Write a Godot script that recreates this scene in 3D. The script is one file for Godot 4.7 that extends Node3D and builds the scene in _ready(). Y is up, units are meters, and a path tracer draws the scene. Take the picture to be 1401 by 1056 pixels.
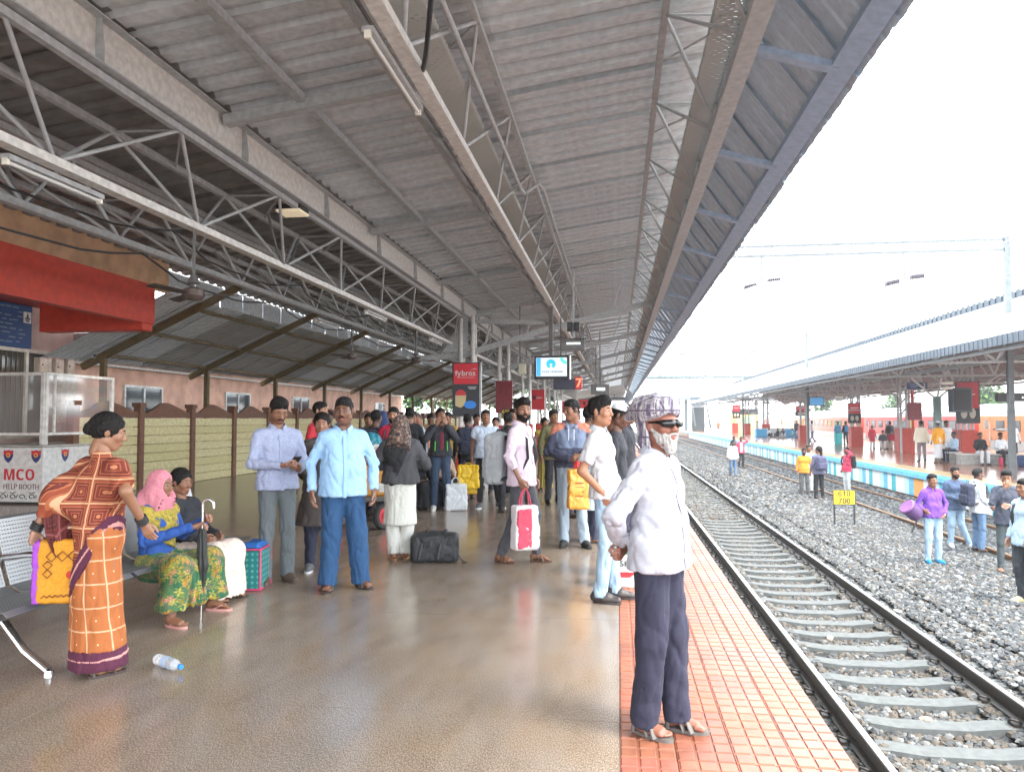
extends Node3D

# ---------------------------------------------------------------- shapes
class MB:
	var v := PackedVector3Array()
	var n := PackedVector3Array()
	var uv := PackedVector2Array()
	var c := PackedColorArray()
	var col := Color(1, 1, 1)
	var use_c := false
	func tri(a: Vector3, b: Vector3, d: Vector3, na: Vector3, nb: Vector3, nd: Vector3, ua := Vector2(), ub := Vector2(), ud := Vector2()) -> void:
		v.push_back(a); v.push_back(d); v.push_back(b)
		n.push_back(na); n.push_back(nd); n.push_back(nb)
		uv.push_back(ua); uv.push_back(ud); uv.push_back(ub)
		if use_c:
			c.push_back(col); c.push_back(col); c.push_back(col)
	# a b d e run anticlockwise seen from outside
	func quad(a: Vector3, b: Vector3, d: Vector3, e: Vector3) -> void:
		var m := (b - a).cross(e - a)
		if m.length_squared() < 1e-14:
			m = (d - b).cross(e - d)
		m = m.normalized()
		tri(a, b, d, m, m, m, Vector2(0, 1), Vector2(1, 1), Vector2(1, 0))
		tri(a, d, e, m, m, m, Vector2(0, 1), Vector2(1, 0), Vector2(0, 0))
	func box(at: Vector3, size: Vector3, bs := Basis()) -> void:
		var h := size / 2.0
		var p := []
		for i in 8:
			p.append(at + bs * Vector3(h.x if i & 1 else -h.x, h.y if i & 2 else -h.y, h.z if i & 4 else -h.z))
		quad(p[4], p[5], p[7], p[6])
		quad(p[1], p[0], p[2], p[3])
		quad(p[5], p[1], p[3], p[7])
		quad(p[0], p[4], p[6], p[2])
		quad(p[6], p[7], p[3], p[2])
		quad(p[0], p[1], p[5], p[4])
	# box with cut edges
	func cbox(at: Vector3, size: Vector3, ch: float, bs := Basis()) -> void:
		var h := size / 2.0
		var axes := [Vector3.RIGHT, Vector3.UP, Vector3.BACK]
		for ax in 3:
			for s in [-1.0, 1.0]:
				var u: Vector3 = axes[(ax + 1) % 3]
				var w: Vector3 = axes[(ax + 2) % 3]
				if s < 0:
					var t := u; u = w; w = t
				var hu := absf(u.dot(h)) - ch
				var hw := absf(w.dot(h)) - ch
				var f: Vector3 = axes[ax] * s * absf((axes[ax] as Vector3).dot(h))
				quad(at + bs * (f - u * hu - w * hw), at + bs * (f + u * hu - w * hw), at + bs * (f + u * hu + w * hw), at + bs * (f - u * hu + w * hw))
		for ax in 3:
			for s1 in [-1.0, 1.0]:
				for s2 in [-1.0, 1.0]:
					var a: Vector3 = axes[ax] * (absf((axes[ax] as Vector3).dot(h)) - ch)
					var u: Vector3 = axes[(ax + 1) % 3] * s1
					var w: Vector3 = axes[(ax + 2) % 3] * s2
					var hu := absf(u.dot(h))
					var hw := absf(w.dot(h))
					var p1 := u * hu + w * (hw - ch)
					var p2 := u * (hu - ch) + w * hw
					if s1 * s2 > 0:
						quad(at + bs * (p1 - a), at + bs * (p2 - a), at + bs * (p2 + a), at + bs * (p1 + a)) if false else quad(at + bs * (p1 + a), at + bs * (p1 - a), at + bs * (p2 - a), at + bs * (p2 + a))
					else:
						quad(at + bs * (p1 - a), at + bs * (p1 + a), at + bs * (p2 + a), at + bs * (p2 - a))
		for sx in [-1.0, 1.0]:
			for sy in [-1.0, 1.0]:
				for sz in [-1.0, 1.0]:
					var a := at + bs * Vector3(sx * h.x, sy * (h.y - ch), sz * (h.z - ch))
					var b := at + bs * Vector3(sx * (h.x - ch), sy * h.y, sz * (h.z - ch))
					var d := at + bs * Vector3(sx * (h.x - ch), sy * (h.y - ch), sz * h.z)
					var m: Vector3 = (bs * Vector3(sx, sy, sz)).normalized()
					if sx * sy * sz > 0:
						tri(a, b, d, m, m, m)
					else:
						tri(a, d, b, m, m, m)
	# square bar between two points
	func bar(a: Vector3, b: Vector3, w: float, h: float, up := Vector3.UP) -> void:
		var z := (b - a).normalized()
		if absf(z.dot(up)) > 0.99:
			up = Vector3.RIGHT
		var x := up.cross(z).normalized()
		box((a + b) / 2.0, Vector3(w, h, a.distance_to(b)), Basis(x, z.cross(x), z))
	func tube(pts: Array, rad, sides := 8, caps := true, flat := 1.0, flat_dir := Vector3.UP) -> void:
		var rings := []
		var k := pts.size()
		var prev_x := Vector3.ZERO
		var len_at := 0.0
		for i in k:
			var p: Vector3 = pts[i]
			var t: Vector3 = ((pts[mini(i + 1, k - 1)] as Vector3) - (pts[maxi(i - 1, 0)] as Vector3)).normalized()
			if t.length_squared() < 0.1:
				t = Vector3.UP
			var x := prev_x - t * prev_x.dot(t)
			if i == 0 or x.length_squared() < 1e-6:
				x = flat_dir.cross(t)
				if x.length_squared() < 1e-4:
					x = Vector3.RIGHT.cross(t)
				if x.length_squared() < 1e-4:
					x = Vector3.BACK.cross(t)
			x = x.normalized()
			prev_x = x
			var y := t.cross(x)
			var r: float = rad[i] if rad is Array else rad
			if i > 0:
				len_at += p.distance_to(pts[i - 1])
			var ring := []
			for j in sides:
				var a := TAU * j / sides
				ring.append([p + x * cos(a) * r + y * sin(a) * r * flat, (x * cos(a) * flat + y * sin(a)).normalized(), Vector2(float(j) / sides, len_at)])
			rings.append(ring)
		for i in k - 1:
			for j in sides:
				var a: Array = rings[i][j]
				var b: Array = rings[i][(j + 1) % sides]
				var d: Array = rings[i + 1][(j + 1) % sides]
				var e: Array = rings[i + 1][j]
				tri(a[0], b[0], d[0], a[1], b[1], d[1], a[2], b[2], d[2])
				tri(a[0], d[0], e[0], a[1], d[1], e[1], a[2], d[2], e[2])
		if caps:
			for end in [0, k - 1]:
				var t: Vector3 = ((pts[1] as Vector3) - (pts[0] as Vector3)).normalized() * -1.0 if end == 0 else ((pts[k - 1] as Vector3) - (pts[k - 2] as Vector3)).normalized()
				for j in range(1, sides - 1):
					var a: Vector3 = rings[end][0][0]
					var b: Vector3 = rings[end][j][0]
					var d: Vector3 = rings[end][j + 1][0]
					if end == 0:
						tri(a, d, b, t, t, t)
					else:
						tri(a, b, d, t, t, t)
	# profile of (radius, height) turned about the y axis of xf
	func lathe(prof: Array, sides := 16, xf := Transform3D()) -> void:
		for i in prof.size() - 1:
			var a: Vector2 = prof[i]
			var b: Vector2 = prof[i + 1]
			var nn := Vector2(b.y - a.y, a.x - b.x).normalized()
			for j in sides:
				var a0 := TAU * j / sides
				var a1 := TAU * (j + 1) / sides
				var d0 := Vector3(cos(a0), 0, -sin(a0))
				var d1 := Vector3(cos(a1), 0, -sin(a1))
				var n0 := (xf.basis * (d0 * nn.x + Vector3.UP * nn.y)).normalized()
				var n1 := (xf.basis * (d1 * nn.x + Vector3.UP * nn.y)).normalized()
				var p0 := xf * (d0 * a.x + Vector3.UP * a.y)
				var p1 := xf * (d1 * a.x + Vector3.UP * a.y)
				var p2 := xf * (d1 * b.x + Vector3.UP * b.y)
				var p3 := xf * (d0 * b.x + Vector3.UP * b.y)
				tri(p0, p1, p2, n0, n1, n1, Vector2(float(j) / sides, a.y), Vector2(float(j + 1) / sides, a.y), Vector2(float(j + 1) / sides, b.y))
				tri(p0, p2, p3, n0, n1, n0, Vector2(float(j) / sides, a.y), Vector2(float(j + 1) / sides, b.y), Vector2(float(j) / sides, b.y))
	# flat polygon (anticlockwise, local xy) pushed out to depth along local z
	func prism(poly: PackedVector2Array, depth: float, xf := Transform3D()) -> void:
		var k := poly.size()
		var ids := Geometry2D.triangulate_polygon(poly)
		var nf := (xf.basis * Vector3.BACK).normalized()
		for i in range(0, ids.size(), 3):
			var a := poly[ids[i]]
			var b := poly[ids[i + 1]]
			var d := poly[ids[i + 2]]
			if (b - a).cross(d - a) < 0:
				var t := b; b = d; d = t
			tri(xf * Vector3(a.x, a.y, depth), xf * Vector3(b.x, b.y, depth), xf * Vector3(d.x, d.y, depth), nf, nf, nf, a, b, d)
			tri(xf * Vector3(a.x, a.y, 0), xf * Vector3(d.x, d.y, 0), xf * Vector3(b.x, b.y, 0), -nf, -nf, -nf, a, d, b)
		for i in k:
			var a := poly[i]
			var b := poly[(i + 1) % k]
			quad(xf * Vector3(a.x, a.y, 0), xf * Vector3(b.x, b.y, 0), xf * Vector3(b.x, b.y, depth), xf * Vector3(a.x, a.y, depth))
	func ball(at: Vector3, r: Vector3, seg := 10, bs := Basis()) -> void:
		var prof := []
		for i in seg / 2 + 1:
			var a := PI * i / (seg / 2) - PI / 2
			prof.append(Vector2(cos(a), sin(a)))
		var xf := Transform3D(bs * Basis.from_scale(r), at)
		var from := n.size()
		lathe(prof, seg, xf)
		for i in range(from, n.size()):
			var q := (bs.inverse() * (v[i] - at)) / (r * r)
			n[i] = (bs * q).normalized()
	func put(m: Array, xf := Transform3D(), color := Color(1, 1, 1)) -> void: # [verts, normals, index, uv?, colours?]
		var vv: PackedVector3Array = m[0]
		var nn: PackedVector3Array = m[1]
		var idx: PackedInt32Array = m[2]
		for i in idx:
			v.push_back(xf * vv[i])
			n.push_back((xf.basis * nn[i]).normalized())
			uv.push_back(m[3][i] if m.size() > 3 and m[3] != null else Vector2())
			if use_c:
				c.push_back(m[4][i] if m.size() > 4 and m[4] != null else color)
	func mesh() -> ArrayMesh:
		var a := []
		a.resize(Mesh.ARRAY_MAX)
		a[Mesh.ARRAY_VERTEX] = v
		a[Mesh.ARRAY_NORMAL] = n
		a[Mesh.ARRAY_TEX_UV] = uv
		if use_c:
			a[Mesh.ARRAY_COLOR] = c
		var m := ArrayMesh.new()
		m.add_surface_from_arrays(Mesh.PRIMITIVE_TRIANGLES, a)
		return m

# ---------------------------------------------------------------- naming
var taken := {}
func numbered(called: String) -> String:
	var k: int = taken.get(called, -1) + 1
	taken[called] = k
	return called if k == 0 else "%s_%03d" % [called, k]

func metas(o: Node, label: String, category: String, group := "") -> void:
	o.set_meta("label", label)
	o.set_meta("category", category)
	if group:
		o.set_meta("group", group)

func thing(called: String, label: String, category: String, at := Vector3.ZERO, turn := 0.0, group := "") -> Node3D:
	var o := Node3D.new()
	o.name = numbered(called)
	add_child(o)
	o.position = at
	o.rotation_degrees.y = turn
	metas(o, label, category, group)
	return o

var kid_names := {}
func part(parent: Node3D, called: String, m: Mesh, mt: Material, xf := Transform3D()) -> MeshInstance3D:
	var o := MeshInstance3D.new()
	o.mesh = m
	o.material_override = mt
	var key := str(parent.get_instance_id()) + called
	var k: int = kid_names.get(key, -1) + 1
	kid_names[key] = k
	o.name = called if k == 0 else "%s_%03d" % [called, k]
	parent.add_child(o, true)
	o.transform = xf
	return o

func lone(called: String, m: Mesh, mt: Material, label: String, category: String, group := "", xf := Transform3D()) -> MeshInstance3D:
	var o := MeshInstance3D.new()
	o.mesh = m
	o.material_override = mt
	o.name = numbered(called)
	add_child(o)
	o.transform = xf
	metas(o, label, category, group)
	return o

func struct(called: String, m: Mesh, mt: Material, label := "", xf := Transform3D()) -> MeshInstance3D:
	var o := MeshInstance3D.new()
	o.mesh = m
	o.material_override = mt
	o.name = numbered(called)
	add_child(o)
	o.transform = xf
	o.set_meta("kind", "structure")
	if label:
		o.set_meta("label", label)
	return o

func at3(x: float, y: float, z: float) -> Transform3D:
	return Transform3D(Basis(), Vector3(x, y, z))

func turned(x: float, y: float, z: float, deg: float) -> Transform3D:
	return Transform3D(Basis(Vector3.UP, deg_to_rad(deg)), Vector3(x, y, z))

# a unit bar (length one along y) laid between two points
func span(a: Vector3, b: Vector3) -> Transform3D:
	var y := b - a
	var x := y.cross(Vector3.UP if absf(y.normalized().y) < 0.98 else Vector3.RIGHT).normalized()
	return Transform3D(Basis(x, y, x.cross(y).normalized()), a)

func bx(size: Vector3, at := Vector3.ZERO) -> ArrayMesh:
	var m := MB.new()
	m.box(at, size)
	return m.mesh()

func cbx(size: Vector3, ch: float, at := Vector3.ZERO) -> ArrayMesh:
	var m := MB.new()
	m.cbox(at, size, ch)
	return m.mesh()

func rod_mesh(r: float, sides := 8) -> ArrayMesh:
	var m := MB.new()
	m.tube([Vector3.ZERO, Vector3.UP], r, sides)
	return m.mesh()

func bar_mesh(w: float, h: float) -> ArrayMesh:
	return bx(Vector3(w, 1, h), Vector3(0, 0.5, 0))

func angle_mesh(w: float, t: float) -> ArrayMesh: # L-section of unit length
	var m := MB.new()
	m.box(Vector3(0, 0.5, -w / 2), Vector3(w, 1, t))
	m.box(Vector3(-w / 2, 0.5, 0), Vector3(t, 1, w - t * 1.2))
	return m.mesh()

func words(text: String, height: float, depth := 0.004, bold := true, serif := false) -> TextMesh:
	var t := TextMesh.new()
	var f := SystemFont.new()
	f.font_names = PackedStringArray(["Droid Serif" if serif else "Droid Sans"])
	f.font_weight = 700 if bold else 400
	t.font = f
	t.text = text
	t.font_size = 32
	t.pixel_size = height / 23.0
	t.depth = depth
	t.curve_step = 2.0
	return t

# ---------------------------------------------------------------- materials
var grain: ImageTexture
var blotch: ImageTexture
var bumps: ImageTexture
var wrinkles: ImageTexture
var faint: ImageTexture

func noise_image(size: int, sd: int, freq: float, lo: float, hi: float, octaves := 4, power := 1.0) -> Image:
	var f := FastNoiseLite.new()
	f.seed = sd
	f.noise_type = FastNoiseLite.TYPE_SIMPLEX_SMOOTH
	f.frequency = freq
	f.fractal_octaves = octaves
	var im := f.get_seamless_image(size, size)
	im.convert(Image.FORMAT_RGB8)
	var d := im.get_data()
	var lut := PackedByteArray()
	for i in 256:
		lut.push_back(int(clampf(lerpf(lo, hi, pow(i / 255.0, power)), 0, 1) * 255))
	for i in d.size():
		d[i] = lut[d[i]]
	return Image.create_from_data(size, size, false, Image.FORMAT_RGB8, d)

func normal_tex(size: int, sd: int, freq: float, strength: float, octaves := 3) -> ImageTexture:
	var im := noise_image(size, sd, freq, 0, 1, octaves)
	im.bump_map_to_normal_map(strength)
	return ImageTexture.create_from_image(im)

func lin(r: float, g: float, b: float) -> Color:
	return Color(r, g, b).linear_to_srgb()

func mat(r: float, g: float, b: float, rough := 0.7, metal := 0.0) -> StandardMaterial3D:
	var m := StandardMaterial3D.new()
	m.albedo_color = lin(r, g, b)
	m.roughness = rough
	m.metallic = metal
	return m

func tri_tex(m: StandardMaterial3D, t: Texture2D, scale: float, world := true) -> StandardMaterial3D:
	m.albedo_texture = t
	m.uv1_triplanar = true
	m.uv1_world_triplanar = world
	m.uv1_scale = Vector3.ONE * scale
	return m

func worn(r: float, g: float, b: float, rough := 0.6, metal := 0.0, scale := 0.5, t: Texture2D = null) -> StandardMaterial3D:
	return tri_tex(mat(r, g, b, rough, metal), t if t else blotch, scale)

func glow(r: float, g: float, b: float, e: float) -> StandardMaterial3D:
	var m := mat(r, g, b, 0.4)
	m.emission_enabled = true
	m.emission = lin(r, g, b)
	m.emission_energy_multiplier = e
	return m

func cloth(r: float, g: float, b: float, rough := 0.88) -> StandardMaterial3D:
	var m := mat(r, g, b, rough)
	m.uv1_triplanar = true
	m.uv1_scale = Vector3.ONE * 2.6
	m.normal_enabled = true
	m.normal_texture = wrinkles
	m.normal_scale = 0.28
	m.rim_enabled = true
	m.rim = 0.25
	m.rim_tint = 0.7
	return m

func printed(im: Image, scale: float, rough := 0.85) -> StandardMaterial3D:
	var m := mat(1, 1, 1, rough)
	m.albedo_texture = ImageTexture.create_from_image(im)
	m.uv1_triplanar = true
	m.uv1_scale = Vector3.ONE * scale
	m.rim_enabled = true
	m.rim = 0.2
	return m

var sun: DirectionalLight3D
func _ready() -> void:
	# camera
	var cam := Camera3D.new()
	cam.name = "camera"
	add_child(cam)
	cam.position = Vector3(0, 1.52, 0)
	cam.rotation_degrees = Vector3(2.485, 7.755, 0)
	cam.fov = rad_to_deg(2.0 * atan(528.0 / 1060.0))
	cam.near = 0.05
	cam.far = 2000.0
	cam.current = true
	# sky: an even, bright overcast
	var env := Environment.new()
	env.background_mode = Environment.BG_SKY
	var sm := ProceduralSkyMaterial.new()
	sm.sky_top_color = Color(0.93, 0.97, 1.0)
	sm.sky_horizon_color = Color(1.0, 1.0, 1.0)
	sm.sky_curve = 0.2
	sm.ground_bottom_color = Color(0.35, 0.34, 0.33)
	sm.ground_horizon_color = Color(0.75, 0.75, 0.75)
	sm.sky_energy_multiplier = 1.0
	sm.sun_angle_max = 0.0
	var sky := Sky.new()
	sky.sky_material = sm
	env.sky = sky
	env.background_energy_multiplier = 1.0
	env.tonemap_mode = Environment.TONE_MAPPER_LINEAR
	env.tonemap_exposure = 8.7
	env.sdfgi_enabled = true
	env.ssao_enabled = true
	env.ssil_enabled = true
	env.fog_enabled = true
	env.fog_light_color = Color(0.95, 0.97, 1.0)
	env.fog_density = 0.0009
	var we := WorldEnvironment.new()
	we.name = "environment"
	we.environment = env
	add_child(we)
	sun = DirectionalLight3D.new()
	sun.name = "sun"
	sun.light_energy = 0.3
	sun.light_color = Color(1.0, 0.97, 0.92)
	sun.light_angular_distance = 20.0
	sun.shadow_enabled = true
	sun.rotation_degrees = Vector3(-58, 60, 0)
	add_child(sun)
	materials()
	ground_and_platform()
	tracks()
	main_roof()
	left_side()
	far_side()
	fittings()
	objects()
	people()

func materials() -> void:
	grain = ImageTexture.create_from_image(noise_image(256, 5, 0.05, 0.88, 1.04, 5))
	blotch = ImageTexture.create_from_image(noise_image(512, 9, 0.012, 0.84, 1.06, 6))
	bumps = normal_tex(256, 3, 0.05, 3.0)
	# shallow ridged wrinkles for cloth
	var wf := FastNoiseLite.new()
	wf.seed = 17
	wf.noise_type = FastNoiseLite.TYPE_SIMPLEX_SMOOTH
	wf.frequency = 0.018
	wf.fractal_type = FastNoiseLite.FRACTAL_RIDGED
	wf.fractal_octaves = 3
	wf.domain_warp_enabled = true
	wf.domain_warp_amplitude = 22.0
	var wi := wf.get_seamless_image(256, 256)
	wi.convert(Image.FORMAT_RGB8)
	wi.bump_map_to_normal_map(5.0)
	wrinkles = ImageTexture.create_from_image(wi)
	faint = ImageTexture.create_from_image(noise_image(512, 19, 0.02, 0.86, 1.03, 5))
	M.steel = worn(0.44, 0.455, 0.465, 0.5, 0.0, 0.8, faint)
	M.steel_white = worn(0.70, 0.69, 0.66, 0.45, 0.0, 0.9, faint)
	M.steel_dark = worn(0.13, 0.125, 0.125, 0.55, 0.0, 0.8)
	M.sheet = worn(0.63, 0.66, 0.69, 0.55, 0.0, 0.7, faint)
	M.sheet_b = worn(0.58, 0.61, 0.635, 0.58, 0.0, 0.8, faint)
	M.sheet_c = worn(0.67, 0.70, 0.725, 0.55, 0.0, 0.6, faint)
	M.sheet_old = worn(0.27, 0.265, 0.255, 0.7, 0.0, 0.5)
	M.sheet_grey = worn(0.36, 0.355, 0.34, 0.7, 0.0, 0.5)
	M.apron = worn(0.60, 0.72, 0.84, 0.55, 0.0, 0.8, faint)
	M.eave = worn(0.36, 0.47, 0.64, 0.5, 0.0, 0.8, faint)
	M.black = mat(0.02, 0.02, 0.022, 0.5)
	M.rubber = mat(0.025, 0.025, 0.025, 0.8)
	M.chrome = mat(0.75, 0.75, 0.76, 0.18, 1.0)
	M.alu = worn(0.62, 0.62, 0.60, 0.4, 0.3, 1.0)
	M.white = worn(0.70, 0.70, 0.68, 0.5, 0.0, 0.7, faint)
	M.red = worn(0.52, 0.042, 0.016, 0.55, 0.0, 0.5, faint)
	M.sign_red = mat(0.55, 0.02, 0.03, 0.4)
	M.maroon = worn(0.22, 0.02, 0.03, 0.5, 0.0, 0.8)
	M.pink = worn(0.60, 0.36, 0.27, 0.85, 0.0, 0.25)
	M.pale_pink = worn(0.62, 0.46, 0.40, 0.85, 0.0, 0.3)
	M.cream = worn(0.64, 0.58, 0.33, 0.8, 0.0, 0.9, faint)
	M.brown = worn(0.16, 0.07, 0.04, 0.7, 0.0, 0.9)
	M.olive = worn(0.14, 0.10, 0.045, 0.6, 0.0, 0.9)
	M.tan = worn(0.62, 0.38, 0.22, 0.8, 0.0, 0.4)
	M.concrete = worn(0.36, 0.355, 0.34, 0.85, 0.0, 0.8)
	M.yellow = mat(0.80, 0.55, 0.01, 0.5)
	M.blue = mat(0.008, 0.055, 0.20, 0.65)
	M.teal = worn(0.03, 0.40, 0.45, 0.6, 0.0, 0.7)
	M.sky_blue = worn(0.12, 0.42, 0.65, 0.6, 0.0, 0.7)
	M.lamp_off = mat(0.80, 0.77, 0.68, 0.3)
	var g := mat(0.9, 0.95, 0.95, 0.05)
	g.transparency = BaseMaterial3D.TRANSPARENCY_ALPHA
	g.albedo_color.a = 0.06
	g.metallic_specular = 0.5
	M.glass = g
	M.rafter = bx(Vector3(1, 0.11, 0.14))
	M.rod = rod_mesh(0.021, 7)
	M.rod_thin = rod_mesh(0.014, 6)
var M := {}

# ---------------------------------------------------------------- setting
func ground_and_platform() -> void:
	struct("ground", bx(Vector3(1600, 0.4, 1600), Vector3(0, -2.0, -300)), worn(0.20, 0.19, 0.17, 0.95, 0.0, 0.05))
	# polished speckled granite
	var rng := RandomNumberGenerator.new()
	rng.seed = 41
	var base := noise_image(1024, 21, 0.006, 0.88, 1.0, 5)
	var fine := noise_image(1024, 22, 0.25, 0.0, 1.0, 2)
	var bd := base.get_data()
	var fd := fine.get_data()
	var td := noise_image(1024, 27, 0.005, 0.0, 1.0, 5).get_data()
	var hd := noise_image(1024, 24, 0.004, 0.0, 1.0, 3).get_data()
	for i in range(0, bd.size(), 3):
		var f := fd[i] / 255.0
		var s := 0.74 + 0.48 * smoothstep(0.3, 0.8, f) - 0.035 * smoothstep(0.60, 0.70, td[i] / 255.0)
		bd[i] = int(minf(bd[i] * s, 255))
		var w := hd[i] / 255.0 - 0.5
		bd[i + 1] = int(minf(bd[i + 1] * s * (0.98 - 0.07 * w), 255))
		bd[i + 2] = int(minf(bd[i + 2] * s * (0.95 - 0.15 * w), 255))
	var granite := ImageTexture.create_from_image(Image.create_from_data(1024, 1024, false, Image.FORMAT_RGB8, bd))
	var gm := tri_tex(mat(0.365, 0.297, 0.243, 0.18), granite, 0.45)
	gm.metallic_specular = 0.42
	gm.uv1_scale = Vector3(0.6, 0.6, 0.22)
	# floor laid in large slabs with fine dark joints between them
	var fl := struct("platform_floor", bx(Vector3(15.0, 0.3, 172), Vector3(-7.5, -0.155, -78)), M.concrete, "brown grey polished stone floor of the near platform")
	var slab := MB.new()
	slab.box(Vector3(1.5, -0.02, -1.0), Vector3(2.996, 0.04, 1.996))
	var slab_mesh := slab.mesh()
	for k in 5:
		for j in 40:
			part(fl, "floor_slab", slab_mesh, gm, at3(-3.0 * (k + 1), 0, 4.0 - 2.0 * j))
	var far := MB.new()
	far.box(Vector3(-7.5, -0.02, -120), Vector3(15, 0.04, 87.9))
	part(fl, "far_floor", far.mesh(), gm)
	struct("platform_edge_wall", bx(Vector3(0.97, 1.9, 172), Vector3(0.505, -0.99, -78)), M.concrete)
	# red chequered tiles along the edge
	var tile := MB.new()
	var tw := 0.2575
	tile.box(Vector3(tw / 2, -0.018, -0.15), Vector3(tw - 0.004, 0.028, 0.296))
	for i in 3:
		for j in 3:
			var cx := tw * (i + 0.5) / 3.0
			var cz := -0.3 * (j + 0.5) / 3.0
			var b := tw / 6.0 - 0.0065
			var d := 0.05 - 0.0065
			var t := 0.004
			var y0 := -0.004
			var p := [Vector3(cx - b, y0, cz + d), Vector3(cx + b, y0, cz + d), Vector3(cx + b, y0, cz - d), Vector3(cx - b, y0, cz - d)]
			var q := [Vector3(cx - b + t, 0.002, cz + d - t), Vector3(cx + b - t, 0.002, cz + d - t), Vector3(cx + b - t, 0.002, cz - d + t), Vector3(cx - b + t, 0.002, cz - d + t)]
			tile.quad(q[0], q[1], q[2], q[3])
			for e in 4:
				tile.quad(p[e], p[(e + 1) % 4], q[(e + 1) % 4], q[e])
	var tile_mesh := tile.mesh()
	var tmats := []
	for k in 5:
		var lum: float = [1.0, 0.82, 1.1, 0.92, 1.03][k]
		var tm := worn(lum * (0.32 + 0.04 * rng.randf()), lum * (0.105 + 0.025 * rng.randf()), lum * (0.062 + 0.015 * rng.randf()), 0.42 + 0.1 * rng.randf(), 0.0, 0.8 + 0.3 * k)
		tm.metallic_specular = 0.5
		tmats.append(tm)
	var strip := struct("tile_strip", bx(Vector3(1.02, 0.02, 172), Vector3(0.51, -0.031, -78)), worn(0.16, 0.075, 0.05, 0.9, 0.0, 1.0), "red chequered tiles along the platform edge")
	for j in 75:
		for i in 4:
			part(strip, "tile", tile_mesh, tmats[rng.randi() % 5], at3(i * tw, rng.randf_range(-0.0012, 0.0012), -2.4 - 0.3 * j))
	var more := MultiMeshInstance3D.new()
	more.name = "far_tiles"
	var mm := MultiMesh.new()
	mm.transform_format = MultiMesh.TRANSFORM_3D
	mm.mesh = tile_mesh
	mm.instance_count = 4 * 420
	for j in 420:
		for i in 4:
			var z := -2.4 - 0.3 * (75 + j) if j < 405 else 2.0 - 0.3 * (j - 405)
			mm.set_instance_transform(j * 4 + i, at3(i * tw, 0, z))
	more.multimesh = mm
	more.material_override = tmats[0]
	more.set_meta("kind", "stuff")
	strip.add_child(more)
	# ballast
	var f := FastNoiseLite.new()
	f.seed = 8
	f.frequency = 0.35
	var bed := MB.new()
	var xs := [1.0, 1.35, 1.7, 2.05, 2.6, 3.3, 3.7, 4.2, 5.0, 6.0, 6.7, 7.2, 8.0, 8.9, 9.4, 9.9]
	var gz := func(x: float, z: float) -> float:
		return bed_height(x) + 0.025 * f.get_noise_2d(x * 3.0, z * 3.0)
	for j in 110:
		var z0 := 4.0 - 1.6 * j
		var z1 := z0 - 1.6
		for i in xs.size() - 1:
			var a := Vector3(xs[i], gz.call(xs[i], z0), z0)
			var b := Vector3(xs[i + 1], gz.call(xs[i + 1], z0), z0)
			var d := Vector3(xs[i + 1], gz.call(xs[i + 1], z1), z1)
			var e := Vector3(xs[i], gz.call(xs[i], z1), z1)
			bed.quad(a, b, d, e)
	var st := noise_image(512, 71, 0.12, 0.05, 1.25, 3, 1.5)
	var bm := tri_tex(mat(0.05, 0.05, 0.05, 0.9), ImageTexture.create_from_image(st), 1.1)
	bm.normal_enabled = true
	bm.normal_texture = normal_tex(512, 71, 0.12, 6.0)
	struct("track_bed", bed.mesh(), bm, "grey stone ballast bed between the two platforms")
	# loose stones
	var shades := [[0.070, 0.074, 0.078], [0.165, 0.166, 0.165], [0.045, 0.048, 0.053], [0.095, 0.078, 0.062]]
	for k in 4:
		var sb := MB.new()
		var ring_a := []
		var ring_b := []
		for q in 6:
			var a := TAU * q / 6.0
			ring_a.append(Vector3(cos(a) * rng.randf_range(0.7, 1.15), rng.randf_range(-0.35, -0.05), sin(a) * rng.randf_range(0.6, 1.0)))
			ring_b.append(Vector3(cos(a + 0.3) * rng.randf_range(0.35, 0.85), rng.randf_range(0.35, 0.7), sin(a + 0.3) * rng.randf_range(0.3, 0.75)))
		for q in 6:
			var w := (q + 1) % 6
			sb.quad(ring_a[w], ring_a[q], ring_b[q], ring_b[w])
			var m: Vector3 = (ring_b[w] - Vector3(0, 0.55, 0)).cross(ring_b[q] - Vector3(0, 0.55, 0)).normalized()
			sb.tri(Vector3(0, 0.6, 0), ring_b[w], ring_b[q], m, m, m)
		var sm := sb.mesh()
		var inst := MultiMeshInstance3D.new()
		inst.name = numbered("ballast_stones")
		var ms := MultiMesh.new()
		ms.transform_format = MultiMesh.TRANSFORM_3D
		ms.mesh = sm
		var near := 34000
		var farn := 14000
		ms.instance_count = near + farn
		for q in near + farn:
			var x := rng.randf_range(1.1, 9.8)
			if k == 3 and rng.randf() < 0.45:
				x = rng.randf_range(1.8, 3.7)
			var u := rng.randf()
			var z := -1.5 - 22.0 * pow(u, 0.8) if q < near else -22.0 - 60.0 * u * u - 2.0 * u
			var s := rng.randf_range(0.026, 0.056) * (1.0 if q < near else 1.7)
			var bs := Basis.from_euler(Vector3(rng.randf_range(-0.5, 0.5), rng.randf() * TAU, rng.randf_range(-0.5, 0.5))).scaled(Vector3(s, s * 0.8, s))
			ms.set_instance_transform(q, Transform3D(bs, Vector3(x, bed_height(x) + 0.025 * f.get_noise_2d(x * 3.0, z * 3.0) + s * rng.randf_range(-0.1, 0.6), z)))
		inst.multimesh = ms
		inst.material_override = worn(shades[k][0], shades[k][1], shades[k][2], 0.75, 0.0, 6.0, grain)
		inst.set_meta("kind", "stuff")
		inst.set_meta("label", ["grey crushed stone ballast spread over the tracks", "pale grey stones scattered through the ballast", "dark grey stones mixed into the ballast", "brownish stones mixed into the ballast"][k])
		add_child(inst)

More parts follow.
